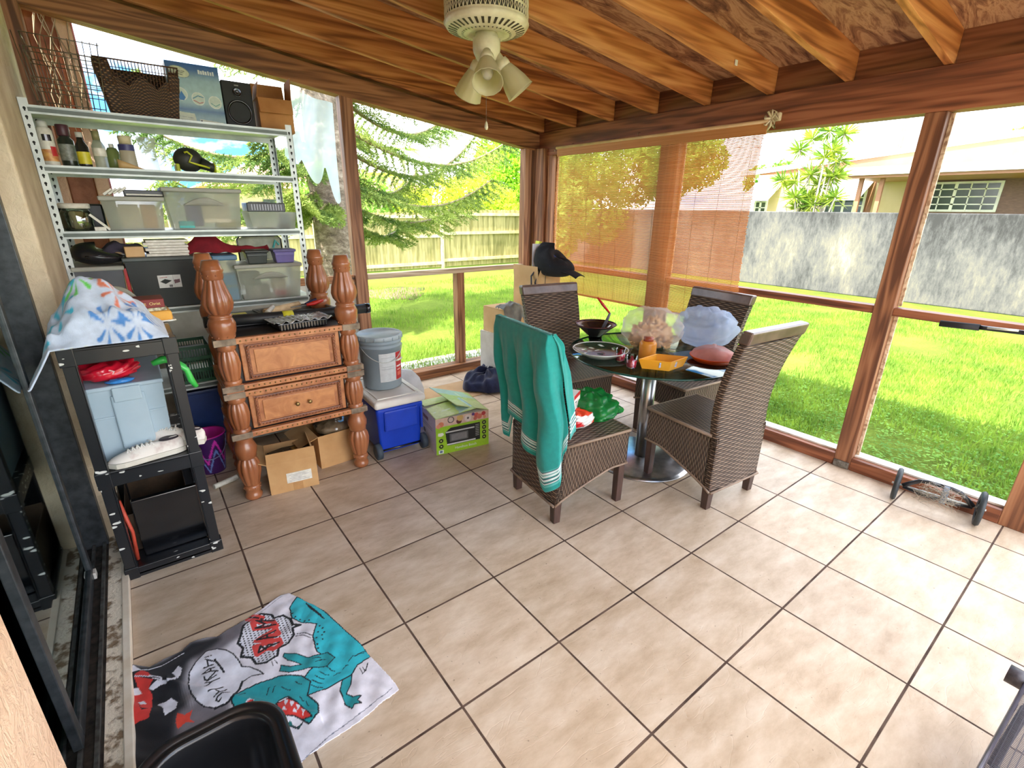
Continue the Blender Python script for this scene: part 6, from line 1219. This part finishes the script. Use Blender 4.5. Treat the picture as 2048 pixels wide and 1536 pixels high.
# ---------------------------------------------------------------- corner pile
kc = M('corner_kraft', (228, 190, 140), (210, 170, 118), r=.8, sc=4)
c1 = carton('', 'large pale carton at the bottom of the corner pile', 3.12, .42, 0, .42, .42, .50, .12, [('f', 0.1, .0)], mat=M('white_card', (226, 222, 212), (206, 200, 188), r=.7))
MB().box(0, 0, .498, .42, .42, .006).build('closed_top', M('white_card', (226, 222, 212)), c1)
c2 = carton('', 'kraft carton standing on the pale carton, grey rag on its corner', 3.05, .42, .502, .26, .34, .24, .05, [], mat=kc); MB().box(0, 0, .238, .26, .34, .006).build('closed_top', kc, c2)
c3 = carton('', 'tall tan carton in the corner with the black hat bag on top', 3.42, .40, 0, .30, .34, 1.02, .08, [('f', 1.2, .10), ('l', 1.5, .1), ('r', 1.2, .07)], mat=kc)
gr_ = thing('grey_rag', 'crumpled grey rag hanging on the kraft carton in the corner', 'rag', (3.0, .28, .72)); mb = MB(); mb.grid(lambda u, v: (-.12+.24*u, -.08+.14*v-.03*(v < .4), .05+.04*math.sin(u*PI)*math.sin(v*PI)+.02*hn(u*10, v*9, 0, 6)-(.15 if v < .3 else 0)*(.3-v)/.3*(1+.5*math.sin(u*14))), 30, 22); mb.build('cloth', M('grey_cotton', (180, 184, 184), (140, 146, 148), r=.95, sc=10), gr_, solid=.004)
ns = thing('notice_sheet', 'white printed notice sheet standing in the corner against the sill post', 'paper', (3.36, .30, 1.0), -.35); MB().box(0, 0, .17, .145, .003, .30).build('sheet', M('paper_white', (240, 240, 244), (226, 228, 236), r=.7), ns); mb = MB()
for k, (z0, w_) in enumerate(((.27, .012), (.235, .09), (.22, .10), (.205, .09), (.19, .08), (.10, .02), (.085, .03))): mb.box(0, -.0022, z0, w_, .001, .005)
mb.build('printed_lines', M('grey_ink', (150, 156, 170)), ns)
yb = thing('yellow_pad', 'bright yellow foam board wedged behind the black hat bag', 'board', (3.50, .52, .95), -.3); MB().box(0, 0, .19, .03, .10, .38, R=rotm(0, .15, 0).to_3x3()).build('foam', M('acid_yellow', (226, 232, 90), (206, 214, 70), r=.8), yb, .004)
hb2 = thing('sun_hat', 'black and blue sun hat with neck strap slung on top of the tall carton', 'hat', (3.42, .16, 1.03), -1.3)
mb = MB(); mb.grid(lambda u, v: ((.21)*math.cos(2*PI*u)*math.sin(PI*v)**.7, .14*math.sin(2*PI*u)*math.sin(PI*v)**.7, .115*(1-math.cos(PI*v))*(1-.35*math.cos(2*PI*u))*(1+.12*hn(5*math.cos(2*PI*u), 5*math.sin(2*PI*u), v*8, 1))), 40, 22); mb.build('crown', M('black_cotton', (30, 32, 36), (20, 21, 25), r=.9, sc=10, bump=.4), hb2)
MB().grid(lambda u, v: (-.10+.22*u, -.035+.07*v-.02, .245-.13*u-.015*math.cos(v*PI*2)), 12, 6).build('blue_panel', M('royal_blue', (56, 84, 170), (40, 64, 140), r=.8), hb2, solid=.004)
MB().grid(lambda u, v: (.10+.20*u, -.10+.16*v, .085-.05*u*u-.02*(2*v-1)**2), 14, 8).build('brim', M('black_cotton', (30, 32, 36)), hb2, solid=.006)
MB().tube([(-.12, -.09, .08), (-.17, -.12, .0), (-.15, -.14, -.10), (-.10, -.13, -.16), (-.13, -.11, -.06), (-.10, -.09, .04)], .009, 6).build('strap', BLK, hb2); MB().tube([(.0, -.13, .05), (.0, -.14, -.07), (.01, -.14, -.10)], .003, 5).build('cord', BLK, hb2)
mb = MB(); mb.box(.02, -.135, .105, .05, .002, .02); mb.build('blue_logo_mark', M('royal_blue', (56, 84, 170)), hb2)
# torn clear sheeting in the far left opening
ts = thing('torn_plastic_sheet', 'torn milky plastic sheeting hanging in the far opening left of the post', 'sheet', (1.66, 1.0, 2.0))
mb = MB(); mb.grid(lambda u, v: (-.22+.34*u-.06*v*(1-u), .02*math.sin(u*12+v*3), .44-.06*u-(.46+.30*abs(math.sin(u*7.5+.9))*u)*v), 30, 20); mb.build('film', M('milky_sheet', (226, 238, 246), (206, 222, 236), r=.2, sc=4, thru=.5, alpha=.3), ts)
# ---------------------------------------------------------------- printed beach towel on the floor
TX0, TX1, TY0, TY1 = -.03, .80, -2.50, -1.30
def tA(L): return [((q.x-TX0)/(TX1-TX0), (q.y-TY0)/(TY1-TY0)) for q in (onz(x/3.303+200, y/3.303+1180, .008) for x, y in L)]
def tB(L): return [((q.x-TX0)/(TX1-TX0), (q.y-TY0)/(TY1-TY0)) for q in (onz(x/6.827+240, y/6.827+1300, .008) for x, y in L)]
pic = Pic(830, 1200, (232, 230, 240)); K = (20, 22, 30); TQ = (44, 190, 208); TQ2 = (32, 158, 168); RDP = (222, 60, 54); WHT = (232, 234, 246)
MM = 1/830.
# soft grey to black ground
g = tA([(740, 300), (960, 170), (985, 260), (900, 330), (760, 420), (940, 480), (900, 640), (860, 760), (880, 850), (640, 1000), (480, 1300), (100, 1500), (500, 800), (620, 760), (580, 640), (640, 420)]); pic.poly(g, (122, 118, 126))
pic.poly(tA([(100, 480), (330, 500), (540, 380), (600, 330), (790, 290), (800, 330), (700, 400), (600, 470), (560, 640), (600, 770), (520, 800), (500, 980), (420, 1500), (0, 1600), (0, 480)]), K)
a_ = pic.a
for _ in range(5): a_[:] = (a_+np.roll(a_, 7, 0)+np.roll(a_, -7, 0)+np.roll(a_, 7, 1)+np.roll(a_, -7, 1))/5
# bubble
bub = tA([(700, 400), (770, 385), (830, 395), (880, 420), (915, 460), (935, 500), (990, 500), (1050, 530), (1078, 552), (1000, 560), (945, 600), (920, 650), (880, 710), (830, 750), (760, 778), (690, 772), (640, 740), (600, 680), (583, 620), (590, 550), (640, 470)])
pic.poly(bub, WHT); pic.line(bub, 4.5*MM, K, closed=True); pic.line(tA([(940, 600), (920, 650), (880, 710), (830, 750), (760, 778)]), 9*MM, K)
for st in ([(1490, 585), (1400, 605), (1330, 650), (1310, 690), (1350, 702), (1385, 660)], [(1215, 590), (1400, 500)], [(1290, 640), (1450, 530)], [(1300, 548), (1372, 590)], [(1165, 525), (1250, 440), (1360, 380)], [(1250, 440), (1160, 450)], [(1145, 365), (1165, 410), (1195, 420), (1310, 345)], [(1195, 420), (1225, 380), (1300, 300)], [(1125, 320), (1230, 290), (1335, 285)], [(1125, 320), (1220, 250), (1290, 236)], [(1235, 246), (1245, 288)], [(1140, 240), (1275, 190)], [(1168, 130), (1290, 150)], [(1185, 132), (1205, 214)], [(1240, 75), (1246, 80)], [(1165, 100), (1210, 90)]): pic.line(tB(st), 5.5*MM, K)
pic.line(tB([(1290, 125), (1340, 185), (1420, 300)]), 7*MM, K)
# burst with dots
bst = tA([(1060, 150), (1130, 155), (1150, 180), (1210, 160), (1260, 190), (1270, 225), (1325, 225), (1270, 250), (1280, 290), (1240, 350), (1180, 380), (1170, 430), (1100, 475), (1030, 480), (1000, 440), (930, 440), (945, 380), (910, 350), (930, 300), (945, 230), (990, 200)])
m = pic.poly(bst, WHT)
ii, jj = np.mgrid[0:1200, 0:830]; dots = (((ii+(jj//13 % 2)*6) % 13-6)**2+(jj % 13-6)**2) < 13
pic.a[m & dots] = lin(K)[:3]; pic.line(bst, 9*MM, K, closed=True)
for pl in ([(1040, 420), (1020, 370), (1180, 320), (1195, 350), (1150, 385), (1100, 380)], [(1030, 330), (1160, 250), (1180, 285), (1060, 310), (1150, 330)], [(1010, 210), (1140, 200), (1165, 235), (1090, 240), (1020, 250)], [(980, 165), (1070, 175), (1060, 195), (975, 190)]): pic.line(tA(pl), 20*MM, (222, 70, 66), closed=True)
for pl in ([(1045, 405), (1180, 340)], [(1045, 405), (1060, 365), (1095, 385), (1110, 355), (1160, 350), (1180, 340)], [(1035, 320), (1160, 262)], [(1035, 320), (1165, 305)], [(1100, 290), (1105, 312)], [(1025, 245), (1160, 225)], [(1025, 245), (1090, 215), (1030, 195)], [(1030, 195), (1150, 195)], [(985, 172), (1045, 178)], [(1062, 182), (1070, 184)]): pic.line(tA(pl), 8*MM, K)
# dinosaur
body = tA([(1300, 40), (1400, 80), (1480, 130), (1600, 240), (1730, 360), (1790, 435), (1700, 490), (1660, 560), (1580, 600), (1500, 645), (1370, 690), (1330, 600), (1380, 530), (1440, 480), (1500, 440), (1430, 400), (1405, 300), (1430, 215), (1330, 210), (1265, 180), (1252, 110)])
pic.poly(body, TQ); pic.line(body, 5*MM, K, closed=True)
arm = tA([(1215, 410), (1290, 420), (1380, 440), (1500, 405), (1550, 440), (1500, 495), (1370, 512), (1250, 545), (1185, 530), (1195, 490), (1260, 505), (1330, 485), (1240, 462), (1208, 435)]); pic.poly(arm, TQ2); pic.line(arm, 4*MM, K, closed=True)
arm2 = tA([(1600, 590), (1665, 555), (1655, 620), (1625, 680), (1670, 700), (1725, 695), (1700, 725), (1728, 745), (1680, 752), (1665, 778), (1620, 750), (1585, 660)]); pic.poly(arm2, TQ2); pic.line(arm2, 4*MM, K, closed=True)
head = tA([(1370, 690), (1440, 750), (1445, 820), (1380, 880), (1330, 850), (1360, 800), (1300, 740), (1240, 700), (1180, 730), (1140, 800), (1180, 880), (1100, 900), (880, 900), (895, 790), (868, 730), (900, 690), (960, 650), (1080, 600), (1180, 565), (1330, 560), (1390, 600)]); pic.poly(head, TQ2); pic.line(head, 5*MM, K, closed=True)
jaw = tA([(1090, 800), (1200, 850), (1300, 900), (1340, 865), (1310, 910), (1250, 890), (1180, 905), (1100, 870)]); pic.poly(jaw, (24, 92, 92)); pic.line(jaw, 3*MM, K, closed=True)
mouth = tA([(1165, 750), (1240, 712), (1300, 740), (1360, 790), (1400, 840), (1340, 850), (1280, 828), (1210, 825), (1175, 790)]); pic.poly(mouth, RDP); pic.line(mouth, 4*MM, K, closed=True)
for x, y in ((1230, 725), (1270, 738), (1310, 760), (1345, 790), (1220, 800), (1290, 815)): pic.poly(tA([(x-16, y-8), (x+14, y), (x-4, y+42 if y < 795 else y-30)]), WHT)
for x, y in ((1110, 810), (1150, 830), (1210, 860), (1260, 880)): pic.poly(tA([(x-16, y), (x+16, y+8), (x-6, y-32)]), (30, 110, 110))
pic.poly(tA([(960, 740), (990, 718), (1020, 730), (1015, 760), (985, 775)]), WHT); pic.poly(tA([(975, 738), (1015, 725), (1012, 750), (980, 758)]), RDP); pic.line(tA([(975, 748), (1015, 738)]), 2.5*MM, K)
random.seed(5)
for x, y, dx, dy in ((1100, 690, 20, -50), (1140, 670, 20, -40), (1320, 700, 25, 30), (1360, 730, 20, 30), (920, 700, 40, -20), (930, 800, 60, 10), (1050, 780, 30, 40), (1200, 640, 60, 20), (1290, 600, 40, 20), (1420, 560, 60, 20), (1400, 590, 70, 20), (1390, 620, 80, 20), (1450, 530, 60, 25), (1500, 500, 50, 30), (1400, 450, 60, -10), (1420, 470, 70, -20), (1600, 520, 40, -30), (1640, 470, 50, -40), (1680, 440, 60, -30), (1540, 560, 50, -20), (1700, 420, 60, -20)): pic.line(tA([(x, y), (x+dx*.6, y+dy*.9), (x+dx, y+dy)]), 3.2*MM, K)
for i in range(12): x, y = 1360+8*i, 80+6*i; pic.line(tA([(x, y), (x+30, y+35)]), 5*MM, K)
for x, y in ((1270, 150), (1290, 175), (1320, 190), (1350, 200), (1380, 195), (1450, 230), (1470, 245), (1440, 270), (1465, 290), (1430, 310), (1470, 320), (1435, 355), (1440, 380), (1480, 270)): q = tA([(x, y)])[0]; pic.disc(q[0], q[1], 4*MM, K)
for pl in ([(1715, 510), (1735, 550)], [(1735, 505), (1750, 530)], [(1768, 478), (1755, 530), (1730, 555)], [(1290, 300), (1340, 295), (1390, 310)], [(1300, 285), (1350, 278), (1400, 295)], [(1135, 470), (1145, 495)], [(1155, 462), (1170, 480)]): pic.line(tA(pl), 3.4*MM, K)
# left prints: red burst, star, clouds, white edge line
for pl, c in (([(200, 385), (300, 305), (390, 330), (480, 420), (390, 540), (440, 600), (440, 760), (400, 960), (250, 1010), (90, 1100), (90, 830), (180, 630), (250, 530)], RDP), ([(85, 290), (190, 230), (290, 290), (170, 350), (180, 480), (100, 450)], WHT), ([(200, 385), (470, 400), (500, 440), (210, 400)], K), ([(390, 540), (520, 440), (700, 420), (780, 380), (760, 430), (560, 490), (450, 560)], WHT), ([(740, 300), (800, 220), (850, 260), (835, 350), (790, 405), (715, 330)], WHT), ([(500, 740), (620, 700), (700, 650), (780, 700), (770, 800), (620, 910), (580, 780)], WHT), ([(780, 870), (880, 890), (990, 825), (950, 940), (1020, 970), (900, 980), (790, 1075), (760, 1000)], (226, 74, 56)), ([(250, 720), (330, 700), (360, 740), (290, 770)], WHT), ([(130, 900), (190, 940), (140, 970)], K), ([(250, 720), (300, 820), (420, 800), (300, 850)], K), ([(130, 540), (250, 520), (300, 600), (160, 620)], WHT)): pic.poly(tB(pl), c)
pic.line(tB([(870, 35), (700, 130), (560, 220), (400, 290), (290, 300)]), 4*MM, WHT); pic.line(tB([(410, 380), (560, 400), (580, 430), (460, 420)]), 4*MM, WHT)
for x in range(220, 460, 28): q = tB([(x, 398)])[0]; pic.disc(q[0], q[1], 3*MM, WHT)
# hem lines
pic.line(tA([(1930, 640), (1880, 690), (1700, 820), (1500, 970), (1350, 1110), (1150, 1260)]), 3*MM, (120, 124, 140)); pic.line(tA([(1200, 40), (1080, 125), (960, 205)]), 3*MM, (160, 160, 176))
outl = tA([(1245, 15), (1300, 38), (1480, 128), (1600, 238), (1730, 358), (1778, 428), (1850, 500), (1940, 598), (1976, 648), (1900, 712), (1700, 868), (1500, 1000), (1370, 1092), (1250, 1200), (1050, 1330), (700, 1500), (400, 1600), (178, 1600), (178, 900), (172, 505), (235, 503), (330, 513), (420, 450), (540, 398), (600, 343), (700, 308), (775, 300), (870, 240), (960, 188), (1080, 108), (1200, 28)])
msk = pic.mask(outl)
n_u, n_v = 330, 470
us, vs_ = np.meshgrid(np.arange(n_u+1)/n_u, np.arange(n_v+1)/n_v); X = TX0+us*(TX1-TX0); Y = TY0+vs_*(TY1-TY0)
# folds: gentle wrinkles right, deep ones in the dark left part, long crease from the bubble
wr_ = .004+.0030*np.sin(X*23+Y*11+2.5*np.sin(Y*7+X*5))*np.sin(Y*6-X*9+1)+.0022*np.sin(X*52-Y*37+3*np.sin(X*11))*np.sin(Y*13+X*4)+.0010*np.sin(Y*90+X*40+4*np.sin(X*17))
lft = np.clip((.26-X)/.22, 0, 1); wr_ += lft*(.008+.008*np.sin(Y*34+X*18+1.5*np.sin(X*20)))
cr_ = np.exp(-(((X-.20)*.75+(Y+1.66)*.66)/.012)**2)*.010*((X > .1) & (X < .5)); wr_ = np.maximum(wr_, .0015)+cr_
P = np.stack([X, Y, wr_], -1).reshape(-1, 3).astype(np.float32)
ci = ((np.arange(n_u)+.5)/n_u*pic.w).astype(int); cj = ((np.arange(n_v)+.5)/n_v*pic.h).astype(int); ok = msk[cj][:, ci].ravel()
a = (np.arange(n_v)[:, None]*(n_u+1)+np.arange(n_u)[None]).ravel()[ok]; F = np.stack([a, a+1, a+n_u+2, a+n_u+1], 1); used, inv = np.unique(F, return_inverse=True); F = inv.reshape(-1, 4).astype(np.int32); P = P[used]
org = np.array([.4, -1.75, 0], dtype=np.float32); P = P-org
me = bpy.data.meshes.new('beach_towel'); me.vertices.add(len(P)); me.vertices.foreach_set('co', P.ravel()); me.loops.add(F.size); me.loops.foreach_set('vertex_index', F.ravel()); me.polygons.add(len(F)); me.polygons.foreach_set('loop_start', np.arange(0, F.size, 4, dtype=np.int32)); me.polygons.foreach_set('loop_total', np.full(len(F), 4, dtype=np.int32)); me.update(calc_edges=True); me.polygons.foreach_set('use_smooth', [True]*len(F))
ca = me.color_attributes.new('Col', 'FLOAT_COLOR', 'POINT'); i = np.clip((us.ravel()[used]*pic.w).astype(int), 0, pic.w-1); j = np.clip((vs_.ravel()[used]*pic.h).astype(int), 0, pic.h-1); c = np.ones((len(P), 4), dtype=np.float32); c[:, :3] = pic.a[j, i]; ca.data.foreach_set('color', c.ravel())
me.materials.append(vcol('towel_print', r=.95, bump=.3, sheen=.1, bsc=420)); o = bpy.data.objects.new('beach_towel', me); COL.objects.link(o); o.location = org
md = o.modifiers.new('solid', 'SOLIDIFY'); md.thickness = .0025; md.offset = -1
tag(o, 'crumpled comic-print beach towel with a turquoise dinosaur lying on the tiles', 'towel')
# ---------------------------------------------------------------- black tub in the foreground
bt_ = thing('black_tub', 'glossy black plastic tub with a ridged rim standing on the beach towel', 'tub', (.205, -2.36, .012))
def rr(a, b, r, n=10):
    L = []
    for cx_, cy_, a0 in ((a-r, b-r, 0), (-a+r, b-r, PI/2), (-a+r, -b+r, PI), (a-r, -b+r, 1.5*PI)):
        for k in range(n): t_ = a0+PI/2*k/(n-1); L.append((cx_+r*math.cos(t_), cy_+r*math.sin(t_)))
    return L
mb = MB(); prof = [(-.035, 0), (-.008, .24), (-.006, .262), (.0, .275), (.006, .285), (.008, .293), (.002, .300), (-.008, .301), (-.013, .294), (-.020, .291), (-.026, .296), (-.032, .295), (-.036, .285), (-.042, .24), (-.060, .006), (-.10, .004)]
vs = []; fs = []; n = 40
for d, zz in prof:
    for x, y in rr(.172+d, .285+d, .115+d*.8): vs.append((x, y, zz))
for i in range(len(prof)-1):
    for k in range(n): fs.append((i*n+k, i*n+(k+1) % n, (i+1)*n+(k+1) % n, (i+1)*n+k))
mb.add(vs, fs, smooth=True); mb.add(vs[-n:], [tuple(range(n))], smooth=False); mb.add(vs[:n], [tuple(reversed(range(n)))], smooth=False); mb.build('shell', M('tub_black', (26, 27, 30), (18, 19, 22), r=.3, sc=6, coat=.3), bt_)
MB().tube([(.06, .20, .0065), (.07, .10, .0065)], .003, 5).build('floor_seam', M('tub_seam', (50, 54, 54)), bt_)
# ---------------------------------------------------------------- mesh lounger at the right edge
ml = thing('mesh_lounger', 'black mesh lounger whose corner enters the bottom right of the view', 'lounger', (1.62, -3.66, 0), -.06)
def meshm():
    m, t, b = mk('black_mesh'); tc = N(t, 'ShaderNodeTexCoord'); sp = N(t, 'ShaderNodeSeparateXYZ'); t.links.new(tc.outputs['Object'], sp.inputs[0])
    sx_ = math_(t, 'ABSOLUTE', math_(t, 'SINE', math_(t, 'MULTIPLY', sp.outputs[0], PI/.006))); sy_ = math_(t, 'ABSOLUTE', math_(t, 'SINE', math_(t, 'MULTIPLY', sp.outputs[1], PI/.012)))
    a_ = math_(t, 'MAXIMUM', math_(t, 'LESS_THAN', sx_, .62), math_(t, 'LESS_THAN', sy_, .28)); t.links.new(math_(t, 'ADD', math_(t, 'MULTIPLY', a_, .62), .18), b.inputs['Alpha'])
    b.inputs['Base Color'].default_value = lin((52, 46, 58)); b.inputs['Roughness'].default_value = .5; return m
MB().grid(lambda u, v: (-.62+1.2*u, .30-.62*v, .30-.03*math.sin(v*PI)), 30, 12).build('mesh_seat', meshm(), ml, solid=.001)
FRT = M('lounger_frame', (70, 66, 82), (50, 46, 60), r=.3, metal=.3, sc=20)
MB().tube([(.565, .318, .285), (.565, -.34, .285)], .024, 16).build('end_tube', FRT, ml); MB().tube([(.565, .345, .285), (.565, .30, .285)], .029, 16).build('ribbed_end_cap', M('cap_grey', (84, 82, 90), (60, 58, 66), r=.5, sc=60, st=(1, 1, 1)), ml)
MB().tube([(-.62, .302, .297), (.57, .302, .297)], .006, 8).build('hem', FRT, ml); MB().tube([(-.62, -.322, .297), (.57, -.322, .297)], .012, 8).build('side_tube', FRT, ml)
for x in (.45, -.5): MB().tube([(x, .28, .285), (x+.02, .29, .02), (x+.02, .27, .012), (x+.02, -.27, .012), (x+.02, -.29, .02), (x, -.30, .285)], .012, 8).build('leg', FRT, ml)
# ---------------------------------------------------------------- wheeled axle by the right sill
ax = thing('wheeled_axle', 'two black rubber wheels joined by an arched black frame against the right sill', 'wheels', (3.715, -2.865, 0), .16)
RBB = M('black_rubber', (52, 60, 64), (34, 40, 44), r=.55, sc=12)
AXM = M('axle_black', (40, 42, 48), (28, 30, 34), r=.35, sc=12, coat=.2)
for y in (-.185, .185):
    mb = MB(); mb.X = T(0, y, .1) @ rotm(PI/2); mb.lathe([(.06, -.008), (.078, -.014), (.093, -.012), (.1, 0), (.093, .012), (.078, .014), (.06, .008)], 40, cap=False); w_ = mb.build('wheel', RBB, ax)
    mb = MB(); mb.X = T(0, y, .1) @ rotm(PI/2); mb.lathe([(0, -.012), (.02, -.012), (.022, -.006), (.062, -.005), (.062, .005), (.022, .006), (.02, .012), (0, .012)], 30, cap=False); mb.build('hub', AXM, w_)
MB().tube([(0, -.21, .1), (0, .21, .1)], .006, 8).build('axle_pin', GAL, ax)
for s_ in (-1, 1): MB().tube([(0, s_*.155, .1), (0, s_*.125, .13), (0, s_*.09, .158), (0, s_*.05, .166), (0, s_*.0, .166)], [.014, .012, .012, .012, .012], 10).build('arched_arm', AXM, ax)
MB().tube([(0, -.155, .095), (0, -.06, .080), (0, .06, .080), (0, .155, .095)], .011, 10).build('lower_bar', AXM, ax)
MB().box(.0, -.03, .12, .03, .03, .11).build('grey_bracket', M('grey_bracket', (140, 156, 176), (110, 124, 140), r=.4), ax, .006)
cw_ = thing('cobweb_tangle', 'wispy tangle of dry grass and cobweb caught on the wheeled axle', 'cobweb', (3.70, -2.86, .10)); mb = MB(); random.seed(3)
for i in range(34):
    p = [(random.uniform(-.03, .0)-.01, random.uniform(-.13, .10), random.uniform(-.06, .09)) for _ in range(4)]; mb.tube(p, .0009, 4, caps=False)
mb.build('strands', M('cobweb', (206, 200, 186), (170, 162, 146), r=.9), cw_)
# handlebar entering from the right
hbz = thing('scooter_handlebar', 'black handlebar with foam grip entering from the right in front of the rail', 'handlebar', (3.6, -3.46, 0))
MB().tube([(0, .795, 1.085), (0, .64, 1.092)], .0165, 16).build('foam_grip', M('grip_foam', (34, 34, 40), (24, 24, 28), r=.7), hbz); MB().tube([(0, .66, 1.092), (0, .40, 1.10), (0, -.02, 1.105)], .0115, 12).build('crossbar', AXM, hbz); MB().tube([(-.012, .61, 1.098), (-.018, .50, 1.106)], .006, 8).build('brake_lever', GAL, hbz)
MB().tube([(0, 0, 1.12), (0, 0, .10)], .016, 12).build('steering_stem', AXM, hbz); MB().box(.0, -.15, .07, .10, .5, .03).build('deck', AXM, hbz, .008)
for y in (.04, -.42): mb = MB(); mb.X = T(0, y, .05) @ rotm(0, PI/2); mb.lathe([(0, -.012), (.045, -.012), (.05, 0), (.045, .012), (0, .012)], 24); mb.build('wheel', RBB, hbz)
